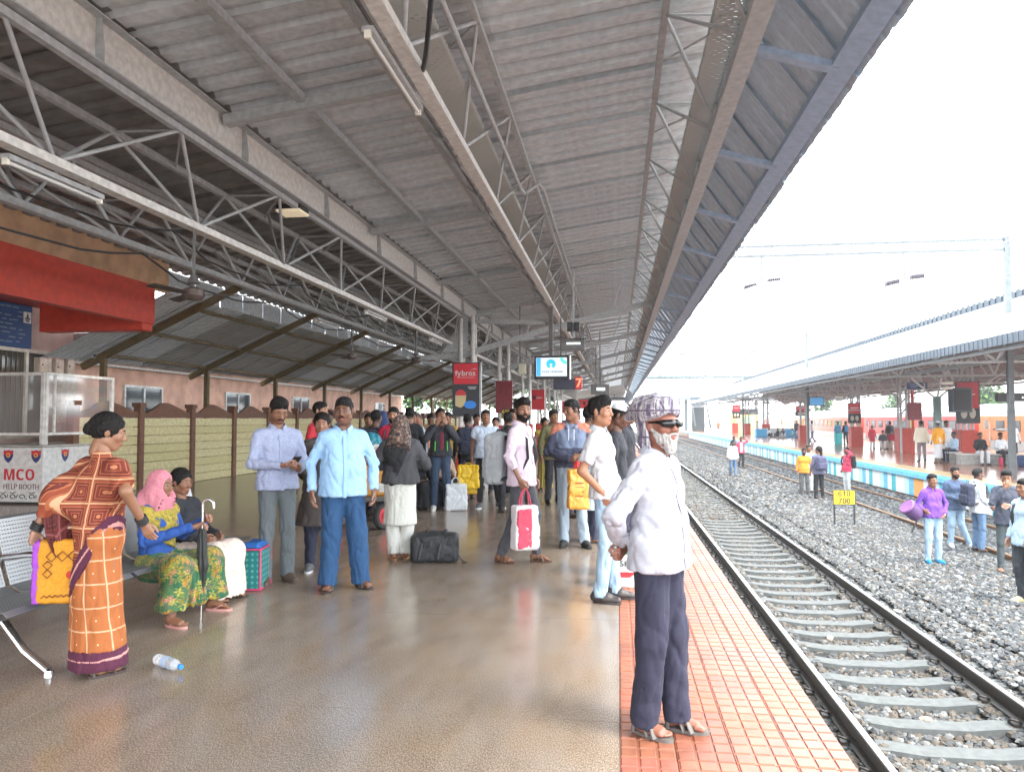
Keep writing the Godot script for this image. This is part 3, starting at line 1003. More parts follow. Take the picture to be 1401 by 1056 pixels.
func booth() -> void:
	# x from -11.7 to -10.2, z from -13.9 to -15.8
	var o := thing("help_booth", "white help booth counter with glass screens reading MCO HELP BOOTH", "booth", Vector3(-10.2, 0, -12.65))
	part(o, "counter", cbx(Vector3(1.5, 0.98, 1.9), 0.012, Vector3(-0.75, 0.53, -0.95)), M.white)
	part(o, "plinth", bx(Vector3(1.4, 0.06, 1.8), Vector3(-0.75, 0.02, -0.95)), M.black)
	part(o, "counter_top", cbx(Vector3(1.54, 0.035, 1.94), 0.008, Vector3(-0.75, 1.045, -0.95)), worn(0.42, 0.40, 0.36, 0.4))
	var fr := MB.new()
	var glass := []
	# front screen and side screen
	for q in [[Vector3(-1.45, 0, 0.0), Vector3(-0.03, 0, 0.0)], [Vector3(0.0, 0, -0.03), Vector3(0.0, 0, -1.86)]]:
		var a: Vector3 = q[0]
		var b: Vector3 = q[1]
		var dir := (b - a).normalized()
		var ang := Basis(dir, Vector3.UP, dir.cross(Vector3.UP))
		for u in [0.0, 1.0]:
			fr.box(a.lerp(b, u) + Vector3(0, 1.72, 0), Vector3(0.06, 1.30, 0.06), ang)
		var ln := a.distance_to(b)
		fr.box((a + b) / 2 + Vector3(0, 2.345, 0), Vector3(ln - 0.07, 0.055, 0.055), ang)
		fr.box((a + b) / 2 + Vector3(0, 1.26, 0), Vector3(ln - 0.07, 0.045, 0.05), ang)
		fr.box(a.lerp(b, 0.12) + Vector3(0, 1.80, 0), Vector3(0.03, 1.03, 0.04), ang)
		var gm := MB.new()
		gm.box((a + b) / 2 + Vector3(0, 1.80, 0), Vector3(ln - 0.08, 1.06, 0.008), ang)
		glass.append(gm.mesh())
	part(o, "frame", fr.mesh(), worn(0.70, 0.69, 0.66, 0.45, 0.0, 0.9))
	for g in glass:
		part(o, "glass_screen", g, M.glass)
	part(o, "lettering", words("MCO", 0.20, 0.004), M.sign_red, at3(-0.47, 0.53, 0.004))
	part(o, "lettering", words("HELP BOOTH", 0.088, 0.004, false), mat(0.12, 0.02, 0.03, 0.5), at3(-0.42, 0.315, 0.004))
	# second line in a rounded southern script
	var k := MB.new()
	var cs := [[0, 1], [1, 1], [2, 0], [3, 1]]
	for q in cs:
		var x: float = -0.78 + 0.19 * q[0]
		var y := 0.14
		var pts := []
		for i in 15:
			var a: float = -0.6 + i * 0.42
			pts.append(Vector3(x + cos(a) * (0.055 - 0.0012 * i), y + sin(a) * (0.042 - 0.001 * i), 0.004))
		k.tube(pts, 0.0075, 5)
		if q[1]:
			k.tube([Vector3(x - 0.05, y + 0.07, 0.004), Vector3(x, y + 0.055, 0.004), Vector3(x + 0.06, y + 0.08, 0.004)], 0.007, 5)
			k.tube([Vector3(x + 0.05, y, 0.004), Vector3(x + 0.085, y - 0.02, 0.004), Vector3(x + 0.1, y + 0.03, 0.004)], 0.0065, 5)
	k.box(Vector3(-0.31, 0.10, 0.004), Vector3(0.02, 0.02, 0.006))
	part(o, "lettering", k.mesh(), M.black)
	shield(at3(-0.69, 0.87, 0.002), o)
	shield(at3(-0.14, 0.87, 0.002), o)
	shield(Transform3D(Basis(Vector3.UP, PI / 2), Vector3(0.002, 0.87, -0.55)), o)

func far_side() -> void:
	var rng := RandomNumberGenerator.new()
	rng.seed = 23
	# second platform
	var py := -0.31
	var red := worn(0.46, 0.20, 0.12, 0.16, 0.0, 0.25)
	red.metallic_specular = 0.7
	var fp := struct("far_platform", bx(Vector3(12.4, 1.0, 190), Vector3(16.25, py - 0.5, -80)), red, "shiny red floor of the far platform")
	part(fp, "pale_strip", bx(Vector3(0.9, 0.01, 188), Vector3(10.95, py + 0.004, -79.5)), worn(0.68, 0.50, 0.28, 0.3, 0.0, 0.4))
	part(fp, "edge_band", bx(Vector3(0.50, 0.14, 188), Vector3(10.18, py - 0.062, -79.5)), M.sky_blue)
	var pw := bx(Vector3(0.06, 0.62, 0.425))
	var cols := [M.white, M.teal, M.white, M.sky_blue, worn(0.45, 0.70, 0.68, 0.6), M.white]
	var orange := worn(0.70, 0.32, 0.08, 0.7, 0.0, 2.0)
	for j in 240:
		var z := -9.0 - 0.43 * j
		var m: Material = cols[j % 6]
		if j in [36, 37, 38, 43, 44]:
			m = orange
		part(fp, "wall_panel", pw, m, at3(10.03, py - 0.45, z))
	# roof: a gable whose white upper side faces us
	var rf := thing("far_platform_roof", "blue grey gabled sheet roof over the far platform", "roof", Vector3(0, 0, 0))
	var up := worn(0.80, 0.82, 0.84, 0.6, 0.0, 0.4)
	var eave := Vector3(9.5, 3.62, 0)
	var ridge := Vector3(15.5, 6.3, 0)
	var far := Vector3(21.5, 3.62, 0)
	var s1 := sheet_mesh(eave.distance_to(ridge), 1.05, 5, 0.035)
	for j in 86:
		var t := slope_xf(eave, ridge)
		t.origin.z = -14.0 - 1.05 * j
		part(rf, "roof_sheet", s1, up, t)
		var t2 := slope_xf(ridge, far)
		t2.origin.z = t.origin.z
		part(rf, "roof_sheet", s1, up, t2)
	# a dark lining under the sheets and the ridge cap with its serrated edge
	for q in [[eave, ridge], [ridge, far]]:
		var a: Vector3 = q[0]
		var b: Vector3 = q[1]
		var t := slope_xf(a, b)
		var lm := sheet_mesh(a.distance_to(b) - 0.1, 90.3, 344, 0.03)
		t.origin += Vector3(0.05, -0.06, -14.0)
		part(rf, "ceiling_sheeting", lm, worn(0.15, 0.18, 0.22, 0.6, 0.0, 0.5), t)
	var rc := MB.new()
	for j in 172:
		var z := -14.0 - 0.525 * j
		for s in [-1.0, 1.0]:
			rc.quad(Vector3(15.5 + s * 0.42, 6.18, z - (0.5 if s < 0 else 0.0)), Vector3(15.5 + s * 0.42, 6.18, z - (0.0 if s < 0 else 0.5)), Vector3(15.5, 6.40, z - (0.0 if s < 0 else 0.52)), Vector3(15.5, 6.40, z - (0.52 if s < 0 else 0.0)))
		rc.box(Vector3(15.06, 6.24, z - 0.13), Vector3(0.04, 0.44, 0.25))
		rc.box(Vector3(15.03, 6.20, z - 0.39), Vector3(0.04, 0.36, 0.26))
	part(rf, "ridge_cap", rc.mesh(), worn(0.012, 0.026, 0.042, 0.6, 0.0, 0.8))
	var fs := MB.new()
	for j in 344:
		var z := -14.0 - 0.2625 * j
		fs.box(Vector3(9.465, 3.50, z - 0.09), Vector3(0.03, 0.26, 0.15))
		fs.box(Vector3(9.475, 3.50, z - 0.21), Vector3(0.03, 0.25, 0.13))
	part(rf, "fascia", fs.mesh(), worn(0.045, 0.062, 0.085, 0.55, 0.0, 0.6))
	part(rf, "gutter_beam", bx(Vector3(0.12, 0.10, 90), Vector3(9.66, 3.30, -59)), M.steel_dark)
	part(rf, "gutter_beam", bx(Vector3(0.16, 0.12, 90), Vector3(21.4, 3.50, -59)), M.steel_dark)
	for x in [11.6, 13.4, 17.6, 19.4]:
		var y := 3.62 + (6.3 - 3.62) * (1.0 - absf(x - 15.5) / 6.0) - 0.16
		part(rf, "purlin", bx(Vector3(0.08, 0.1, 90), Vector3(x, y, -59)), M.steel_dark)
	part(rf, "tie_beam", bx(Vector3(0.12, 0.14, 90), Vector3(13.0, 3.55, -59)), M.steel)
	part(rf, "tie_beam", bx(Vector3(0.12, 0.14, 90), Vector3(18.0, 3.55, -59)), M.steel)
	var br := bar_mesh(0.07, 0.07)
	for j in 12:
		var z := -18.0 - 8.45 * j + 0.4
		part(rf, "truss_bar", br, M.steel, span(Vector3(9.6, 3.30, z), Vector3(21.4, 3.42, z)))
		for k in 6:
			var x0 := 9.9 + 1.87 * k
			var ytop := 3.62 + 2.68 * (1.0 - absf(x0 + 0.93 - 15.5) / 6.0) - 0.12
			part(rf, "truss_bar", br, M.steel, span(Vector3(x0, 3.36, z), Vector3(x0 + 0.93, ytop, z)))
			part(rf, "truss_bar", br, M.steel, span(Vector3(x0 + 0.93, ytop, z), Vector3(x0 + 1.86, 3.36, z)))
	# columns with red bases
	var idx := 0
	var place := ["opposite the seated men", "behind the hanging maroon board", "with a lit red poster", "behind the group on the floor", "near the blue water stand", "by the yellow stall", "nearest the far footbridge", "at the far roof end"]
	for z in [-38.2, -46.0, -54.9, -69.7, -86.8, -99.0, -109.0]:
		var c := thing("far_column", "lattice steel column with a red painted base " + place[idx], "column", Vector3(15.9, py, z), 0, "columns of the far platform")
		part(c, "base", cbx(Vector3(0.75, 1.35, 0.75), 0.02, Vector3(0, 0.675, 0)), M.red)
		for sx in [-1.0, 1.0]:
			for sz in [-1.0, 1.0]:
				part(c, "pipe", bx(Vector3(0.09, 3.4, 0.09), Vector3(sx * 0.22, 2.95, sz * 0.22)), M.steel)
		for k in 4:
			part(c, "brace", br, M.steel, span(Vector3(-0.22, 1.5 + 0.6 * k, 0.24), Vector3(0.22, 2.1 + 0.6 * k, 0.24)))
		for s in [-1.0, 1.0]:
			part(c, "arm", br, M.steel, span(Vector3(s * 0.2, 3.0, 0), Vector3(s * 2.1, 4.3, 0)))
		idx += 1
	# posters and boards that hang over there
	var boards := [
		[15.75, 1.35, -37.6, 0.95, 1.9, 0.62, "tall poster board, red above dark, on the nearest far column"],
		[15.7, 1.28, -54.4, 0.80, 1.36, 0.5, "red and black poster board on the far column left of the maroon board"],
		[19.2, 1.9, -85.0, 1.1, 1.1, 0.5, "red poster board beside the floor sitters' column"],
		[16.0, 1.7, -108.2, 1.0, 1.8, 0.45, "small red poster board at the far stall"],
	]
	for q in boards:
		var b := thing("poster_board", q[6], "poster board", Vector3(q[0], q[1], q[2]), -12, "poster boards on the far platform")
		part(b, "case", bx(Vector3(q[3], q[4], 0.16), Vector3(0, q[4] / 2, 0)), M.black)
		part(b, "upper_print", bx(Vector3(q[3] * 0.9, q[4] * q[5], 0.01), Vector3(0, q[4] * (1 - q[5] / 2) - 0.04, 0.086)), M.sign_red)
		var g := MB.new()
		g.ball(Vector3(-q[3] * 0.18, q[4] * 0.24, 0.086), Vector3(q[3] * 0.14, q[4] * 0.13, 0.012), 10)
		g.ball(Vector3(q[3] * 0.18, q[4] * 0.24, 0.086), Vector3(q[3] * 0.14, q[4] * 0.13, 0.012), 10)
		part(b, "lower_print", g.mesh(), mat(0.45, 0.42, 0.36, 0.5))
		part(b, "lettering", bx(Vector3(q[3] * 0.6, 0.05, 0.008), Vector3(0, q[4] * (1 - q[5] / 2), 0.094)), M.white)
	var mb := thing("maroon_board", "plain maroon board hanging on a post over the far platform", "board", Vector3(15.95, py, -44.8))
	part(mb, "board", cbx(Vector3(0.72, 0.95, 0.1), 0.01, Vector3(0, 2.28, 0.3)), M.maroon)
	part(mb, "post", bx(Vector3(0.12, 3.9, 0.12), Vector3(0, 1.95, 0)), M.red)
	part(mb, "post", bx(Vector3(0.09, 3.9, 0.09), Vector3(-0.62, 1.95, 0)), M.steel)
	part(mb, "arm", bx(Vector3(3.4, 0.05, 0.06), Vector3(-2.2, 2.35, 0.1)), M.steel)
	part(mb, "arm", bx(Vector3(2.0, 0.05, 0.06), Vector3(1.3, 2.1, 0.1)), M.steel)
	# platform number 2
	var pn := thing("platform_sign", "dark blue hanging sign with a white number 2", "sign", Vector3(15.2, 3.24, -42.0))
	part(pn, "board", cbx(Vector3(0.98, 0.34, 0.06), 0.005), mat(0.03, 0.06, 0.16, 0.5))
	part(pn, "lettering", words("2", 0.22, 0.004), M.white, at3(0.33, 0.02, 0.032))
	var ln := MB.new()
	for k in 3:
		ln.box(Vector3(-0.15, 0.09 - 0.08 * k, 0.032), Vector3(0.5 - 0.1 * k, 0.025, 0.004))
	part(pn, "writing", ln.mesh(), mat(0.3, 0.4, 0.55, 0.5))
	part(pn, "hanger", bx(Vector3(0.03, 1.9, 0.03), Vector3(0.3, 1.1, 0)), M.steel_dark)
	part(pn, "hanger", bx(Vector3(0.03, 1.9, 0.03), Vector3(-0.3, 1.1, 0)), M.steel_dark)
	# dark train indicator, lamps and a speaker
	var ti := thing("train_indicator", "long dark train indicator board under the far roof", "display", Vector3(16.6, 2.42, -33.5))
	part(ti, "case", cbx(Vector3(3.0, 0.36, 0.22), 0.01), M.black)
	var dots := MB.new()
	for k in 26:
		if k % 7 != 5:
			dots.box(Vector3(-0.55 + 0.075 * k, -0.02, 0.112), Vector3(0.05, 0.07, 0.004))
	part(ti, "lit_screen", dots.mesh(), glow(0.85, 0.9, 1.0, 0.2))
	part(ti, "hanger", bx(Vector3(0.05, 1.6, 0.05), Vector3(-0.9, 0.95, 0)), M.steel)
	part(ti, "hanger", bx(Vector3(0.05, 1.9, 0.05), Vector3(0.9, 1.1, 0)), M.steel)
	var sk := thing("loudspeaker", "big dark loudspeaker box on the nearest far column", "loudspeaker", Vector3(15.35, 1.85, -37.4))
	part(sk, "case", cbx(Vector3(0.85, 1.1, 0.5), 0.03, Vector3(0, 0.55, 0)), mat(0.10, 0.12, 0.14, 0.7))
	part(sk, "grille", bx(Vector3(0.7, 0.95, 0.02), Vector3(0, 0.55, 0.262)), M.black)
	for q in [[13.3, 3.0, -33.6, "white lamp heads under the far roof near the green post"], [13.0, 2.85, -48.0, "white lamp under the far roof above the luggage group"]]:
		var lp := thing("platform_lamp", q[3], "lamp", Vector3(q[0], q[1], q[2]))
		part(lp, "stem", bx(Vector3(0.04, 1.5, 0.04), Vector3(0, 0.8, -0.1)), M.steel)
		part(lp, "shade", cbx(Vector3(0.42, 0.10, 0.2), 0.02), M.lamp_off)
		part(lp, "shade", cbx(Vector3(0.36, 0.09, 0.18), 0.02, Vector3(0.0, -0.2, 0.05)), M.lamp_off)
	var tv := thing("television", "blue lit television under the far roof", "television", Vector3(16.6, 3.05, -68.0))
	part(tv, "case", cbx(Vector3(1.2, 0.72, 0.12), 0.02), M.black)
	part(tv, "screen", bx(Vector3(1.08, 0.6, 0.01), Vector3(0, 0, 0.063)), glow(0.04, 0.20, 0.40, 0.12))
	part(tv, "hanger", bx(Vector3(0.05, 1.4, 0.05), Vector3(0, 1.0, 0)), M.steel_dark)
	var gp := thing("green_post", "thick grey green post with branching white struts", "post", Vector3(14.6, py, -38.0))
	part(gp, "shaft", bx(Vector3(0.26, 2.9, 0.26), Vector3(0, 1.45, 0)), mat(0.16, 0.26, 0.24, 0.6))
	for s in [-1.0, 0.2, 1.0]:
		part(gp, "strut", br, M.white, span(Vector3(0, 2.75, 0), Vector3(s * 1.1, 3.75, 0)))
	# stalls, water stand, crates and benches
	var ws := thing("water_stand", "pale water stand with blue tubs on the far platform", "stand", Vector3(16.7, py, -86.0))
	part(ws, "counter", cbx(Vector3(4.2, 0.9, 1.0), 0.02, Vector3(0, 0.45, 0)), M.white)
	part(ws, "canopy", bx(Vector3(4.6, 0.15, 1.6), Vector3(0, 2.5, 0)), worn(0.5, 0.62, 0.7, 0.6))
	for s in [-1.0, 1.0]:
		part(ws, "pole", bx(Vector3(0.08, 1.7, 0.08), Vector3(s * 2.0, 1.75, 0.4)), M.steel)
	for s in [-1.6, 1.5]:
		part(ws, "tub", cbx(Vector3(1.2, 0.8, 0.9), 0.08, Vector3(s, 0.4, 1.0)), mat(0.05, 0.40, 0.75, 0.5))
	var ys := thing("snack_stall", "yellow snack stall with a green front far along the far platform", "stall", Vector3(17.5, py, -112.0))
	part(ys, "cabin", cbx(Vector3(3.4, 2.6, 2.4), 0.03, Vector3(0, 1.3, 0)), mat(0.75, 0.68, 0.25, 0.6))
	part(ys, "hatch", bx(Vector3(1.7, 1.3, 0.05), Vector3(0.5, 1.6, 1.21)), mat(0.25, 0.5, 0.3, 0.6))
	part(ys, "sign_board", cbx(Vector3(3.6, 0.8, 0.12), 0.02, Vector3(0, 2.95, 1.2)), M.black)
	part(ys, "post", bx(Vector3(0.4, 2.7, 0.3), Vector3(-1.6, 1.35, 1.3)), mat(0.7, 0.35, 0.05, 0.6))
	for q in [[13.95, -34.9, "grey steel crate that the man in pale blue sits on", 0.55, 0.48], [14.9, -33.9, "low block bench under the two seated men", 2.2, 0.45]]:
		var bn := thing("block_seat", q[2], "seat", Vector3(q[0], py, q[1]))
		part(bn, "block", cbx(Vector3(q[3], q[4] - 0.05, 0.5), 0.015, Vector3(0, (q[4] - 0.05) / 2, 0)), M.concrete)
		part(bn, "top_slab", cbx(Vector3(q[3] + 0.06, 0.05, 0.56), 0.01, Vector3(0, q[4] - 0.024, 0)), M.steel_white)
	var wb := thing("steel_bench", "pale steel bench behind the bending man on the far platform", "bench", Vector3(18.0, py, -49.0))
	part(wb, "seat", bx(Vector3(1.7, 0.05, 0.45), Vector3(0, 0.45, 0)), M.alu)
	part(wb, "backrest", bx(Vector3(1.7, 0.4, 0.04), Vector3(0, 0.75, -0.22)), M.alu)
	for s in [-0.7, 0.7]:
		part(wb, "leg", bx(Vector3(0.05, 0.44, 0.4), Vector3(s, 0.21, 0)), M.alu)
	footbridge()
	train()
	catenary()
	background()

func footbridge() -> void:
	var o := thing("footbridge", "pale steel footbridge crossing the tracks far away", "bridge", Vector3(0, 0, -128))
	var wp := worn(0.16, 0.19, 0.20, 0.6, 0.0, 0.3)
	part(o, "deck", bx(Vector3(46, 0.5, 4.0), Vector3(12, 4.9, 0)), wp)
	part(o, "roof", bx(Vector3(46, 0.22, 4.6), Vector3(12, 8.35, 0)), worn(0.05, 0.11, 0.12, 0.6, 0.0, 0.3))
	part(o, "handrail", bx(Vector3(46, 0.1, 0.1), Vector3(12, 6.3, 1.9)), wp)
	for k in 24:
		part(o, "post", bx(Vector3(0.16, 3.2, 0.16), Vector3(-10.5 + 2.0 * k, 6.7, 1.9)), wp)
	for k in 12:
		part(o, "brace", bar_mesh(0.1, 0.1), wp, span(Vector3(-10.5 + 4.0 * k, 5.2, 1.9), Vector3(-8.5 + 4.0 * k, 8.2, 1.9)))
	for x in [-3.0, 5.4, 11.0, 22.0]:
		part(o, "pier", bx(Vector3(0.5, 6.0, 0.5), Vector3(x, 1.8, 0)), wp)
	var s := thing("footbridge_stairs", "dark staircase down from the footbridge to the far platform", "stairs", Vector3(12.7, -0.31, -119))
	for k in 24:
		part(s, "step", bx(Vector3(2.1, 0.06, 0.3), Vector3(0, 0.2 + 0.2 * k, -0.28 * k)), mat(0.03, 0.038, 0.04, 0.8))
	part(s, "riser_wall", bx(Vector3(2.0, 4.6, 0.1), Vector3(0, 2.3, -6.9)), mat(0.03, 0.038, 0.042, 0.8))
	for q in [-1.1, 1.1]:
		part(s, "side_rail", bar_mesh(0.08, 0.9), worn(0.06, 0.075, 0.08, 0.7), span(Vector3(q, 0.6, 0.2), Vector3(q, 5.3, -6.6)))
	part(s, "canopy", bx(Vector3(4.4, 0.4, 3.0), Vector3(0.3, 5.0, 0.6)), worn(0.04, 0.065, 0.09, 0.6))

func train() -> void:
	var coaches := [[-32.3, [0.72, 0.24, 0.06], "orange coach standing at the right behind the far platform"], [-56.8, [0.60, 0.06, 0.05], "red coach behind the maroon board, nearest the orange coach"], [-81.3, [0.62, 0.08, 0.05], "red coach in the middle of the standing train"], [-105.8, [0.74, 0.30, 0.05], "orange coach farthest along the standing train"], [-130.3, [0.62, 0.08, 0.05], "red coach at the far end of the standing train"]]
	var glass := mat(0.045, 0.05, 0.055, 0.1)
	var y0 := -0.4
	for q in coaches:
		var o := thing("train_coach", q[2], "train coach", Vector3(24.0, y0, q[0]), 0, "coaches of the standing train")
		var paint := worn(q[1][0], q[1][1], q[1][2], 0.35, 0.0, 0.3)
		var ln := 23.4
		var bd := MB.new()
		bd.box(Vector3(1.6, 1.38, -ln / 2), Vector3(3.2, 1.54, ln))
		part(o, "body", bd.mesh(), paint)
		part(o, "lower_panel", bx(Vector3(3.18, 0.62, ln - 0.1), Vector3(1.6, 0.29, -ln / 2)), M.white)
		var pf := PackedVector2Array([Vector2(0.02, 2.15), Vector2(3.18, 2.15), Vector2(3.1, 2.5), Vector2(2.6, 2.82), Vector2(1.6, 2.98), Vector2(0.6, 2.82), Vector2(0.1, 2.5)])
		var rm := MB.new()
		rm.prism(pf, ln - 0.06, at3(0, 0, -ln + 0.03))
		part(o, "roof", rm.mesh(), worn(0.62, 0.63, 0.64, 0.5, 0.0, 0.3))
		part(o, "bogie", bx(Vector3(2.4, 0.7, 3.2), Vector3(1.6, -0.36, -3.8)), M.steel_dark)
		part(o, "bogie", bx(Vector3(2.4, 0.7, 3.2), Vector3(1.6, -0.36, -ln + 3.8)), M.steel_dark)
		for k in 10:
			var z := -3.0 - 1.94 * k
			var wn := part(o, "window", cbx(Vector3(0.03, 0.66, 1.1), 0.008, Vector3(-0.004, 1.52, z)), M.black if k != 4 or q[0] != -56.8 else M.yellow)
			part(wn, "pane", bx(Vector3(0.02, 0.56, 1.0), Vector3(-0.014, 1.52, z)), glass if k != 4 or q[0] != -56.8 else mat(0.7, 0.6, 0.15, 0.3))
		for z in [-1.1, -ln + 1.1]:
			var dr := part(o, "door", cbx(Vector3(0.04, 1.9, 0.9), 0.008, Vector3(-0.004, 1.1, z)), paint)
			part(dr, "pane", bx(Vector3(0.02, 0.6, 0.4), Vector3(-0.022, 1.6, z)), glass)
			part(dr, "handrail", bx(Vector3(0.04, 1.2, 0.04), Vector3(-0.05, 1.1, z + 0.55)), M.alu)

func insulator(a: Vector3, b: Vector3) -> MB:
	var m := MB.new()
	var xf := span(a, b)
	var ln := a.distance_to(b)
	xf.basis = xf.basis.orthonormalized()
	var prof := [Vector2(0.02, 0)]
	for k in 7:
		var y := ln * (k + 0.5) / 7.0
		prof.append_array([Vector2(0.04, y - ln * 0.05), Vector2(0.11, y), Vector2(0.04, y + ln * 0.05)])
	prof.append(Vector2(0.02, ln))
	m.lathe(prof, 10, xf)
	return m

func catenary() -> void:
	var pale := worn(0.095, 0.108, 0.115, 0.5, 0.0, 0.5)
	var pz := [-26.0, -52.0, -78.0]
	for k in 3:
		var z: float = pz[k]
		var o := thing("overhead_portal", ["pale overhead line portal nearest the camera", "pale overhead line portal above the middle of the far roof", "pale overhead line portal before the footbridge"][k], "portal", Vector3(0, 0, z))
		for s in [-1.0, 1.0]:
			part(o, "boom_chord", bx(Vector3(9.0, 0.08, 0.08), Vector3(7.7, 7.02 + 0.16 * s, 0)), pale)
		for j in 18:
			var x := 3.3 + 0.5 * j
			part(o, "lacing", M.rod_thin, pale, span(Vector3(x, 6.86, 0), Vector3(x + 0.25, 7.18, 0)))
			part(o, "lacing", M.rod_thin, pale, span(Vector3(x + 0.25, 7.18, 0), Vector3(x + 0.5, 6.86, 0)))
		part(o, "mast", bx(Vector3(0.16, 7.6, 0.16), Vector3(12.15, 3.5, 0)), pale)
		for q in [[4.1, 0.55], [8.5, 0.7]]:
			var x: float = q[0]
			part(o, "drop_arm", bx(Vector3(0.05, 0.9, 0.05), Vector3(x + 0.6, 6.45, 0)), pale)
			part(o, "insulator", insulator(Vector3(x, 5.85, 0), Vector3(x + 0.45, 5.95, 0)).mesh(), mat(0.12, 0.10, 0.12, 0.5))
			part(o, "insulator", insulator(Vector3(x + 0.75, 6.05, 0), Vector3(x + 1.2, 6.1, 0)).mesh(), mat(0.12, 0.10, 0.12, 0.5))
			part(o, "cantilever", M.rod, pale, span(Vector3(x + 0.6, 6.0, 0), Vector3(x - 1.0, 5.4, 0)))
			part(o, "cantilever", M.rod, pale, span(Vector3(x - 1.0, 5.9, 0), Vector3(x + 0.6, 6.1, 0)))
	for x in [2.75, 8.05]:
		var w := thing("overhead_wire", "thin contact wire and carrier hanging over the " + ("near" if x < 4 else "far") + " track", "wire", Vector3(x, 0, 0))
		var m := MB.new()
		m.tube([Vector3(0, 4.55, 4), Vector3(0, 4.55, -128)], 0.005, 5)
		part(w, "contact_wire", m.mesh(), M.steel_white)
		var pts := []
		for k in 53:
			var u := fposmod(k / 10.0, 1.0)
			pts.append(Vector3(0, 5.85 - 0.7 * 4.0 * u * (1.0 - u), -2.6 * k))
		var m2 := MB.new()
		m2.tube(pts, 0.005, 5)
		part(w, "carrier_wire", m2.mesh(), M.steel_white)

func background() -> void:
	var q := [[52.0, -70.0, 14.0, 9.0, "white building with small windows behind the standing train"], [40.0, -110.0, 12.0, 7.0, "low pale building behind the far coaches"], [46.0, -36.0, 10.0, 5.2, "white flat roofed building at the right edge behind the train"]]
	for b in q:
		var o := thing("pale_building", b[4], "building", Vector3(b[0], -1.6, b[1]))
		part(o, "wall", bx(Vector3(9, b[3] + 1.6, b[2]), Vector3(4.5, (b[3] + 1.6) / 2, -b[2] / 2)), M.white)
		part(o, "roof", bx(Vector3(9.6, 0.3, b[2] + 0.6), Vector3(4.5, b[3] + 1.75, -b[2] / 2)), M.concrete)
		for r in int(b[3] / 2.6):
			for c in int(b[2] / 2.6):
				var wn := part(o, "window", bx(Vector3(0.08, 1.1, 1.2), Vector3(-0.03, 3.2 + 2.6 * r, -1.6 - 2.6 * c)), M.concrete)
				part(wn, "pane", bx(Vector3(0.04, 0.95, 1.05), Vector3(-0.06, 3.2 + 2.6 * r, -1.6 - 2.6 * c)), mat(0.08, 0.09, 0.1, 0.1))
	tree(Vector3(38, -1.6, -62), 6.6, "green tree behind the orange coach at the right", 301)
	tree(Vector3(40, -1.6, -92), 8.5, "green tree behind the red coaches above the poster board", 302)
	tree(Vector3(42, -1.6, -120), 9.0, "bushy tree behind the farthest coaches", 303)
	tree(Vector3(34, -1.6, -140), 8.0, "green tree beside the far end of the train", 304)

# ---------------------------------------------------------------- fittings of the near platform
func tube_lamp(at: Vector3, ln: float, label: String) -> void:
	var o := thing("tube_lamp", label, "lamp", at)
	part(o, "tray", bx(Vector3(0.09, 0.045, ln), Vector3(0, 0.03, 0)), M.steel)
	var t := MB.new()
	t.tube([Vector3(0, -0.012, -ln / 2 + 0.03), Vector3(0, -0.012, ln / 2 - 0.03)], 0.017, 8)
	part(o, "tube", t.mesh(), mat(0.66, 0.66, 0.64, 0.3))
	for s in [-1.0, 1.0]:
		part(o, "end_cap", bx(Vector3(0.05, 0.06, 0.03), Vector3(0, -0.01, s * (ln / 2 - 0.012))), M.lamp_off)

func fan(at: Vector3, turn: float, top: float, label: String) -> void:
	var o := thing("ceiling_fan", label, "fan", at, turn)
	var m := MB.new()
	m.lathe([Vector2(0, -0.07), Vector2(0.09, -0.065), Vector2(0.13, -0.02), Vector2(0.12, 0.05), Vector2(0.05, 0.08), Vector2(0, 0.08)], 16)
	part(o, "motor", m.mesh(), worn(0.10, 0.07, 0.06, 0.5))
	part(o, "rod", bx(Vector3(0.03, top, 0.03), Vector3(0, top / 2 + 0.06, 0)), M.steel_dark)
	var c := MB.new()
	c.lathe([Vector2(0.03, 0.12), Vector2(0.075, 0.13), Vector2(0.04, 0.22), Vector2(0.02, 0.22)], 12)
	part(o, "canopy_cup", c.mesh(), M.steel_dark)
	var bl := MB.new()
	bl.prism(PackedVector2Array([Vector2(0.1, -0.03), Vector2(0.2, -0.065), Vector2(0.66, -0.075), Vector2(0.69, 0.0), Vector2(0.66, 0.06), Vector2(0.2, 0.05), Vector2(0.1, 0.03)]), 0.008, Transform3D(Basis(Vector3.RIGHT, -PI / 2 + 0.2), Vector3(0, 0, 0)))
	var bm := bl.mesh()
	for k in 3:
		part(o, "blade", bm, worn(0.07, 0.045, 0.04, 0.5), Transform3D(Basis(Vector3.UP, TAU * k / 3), Vector3.ZERO))

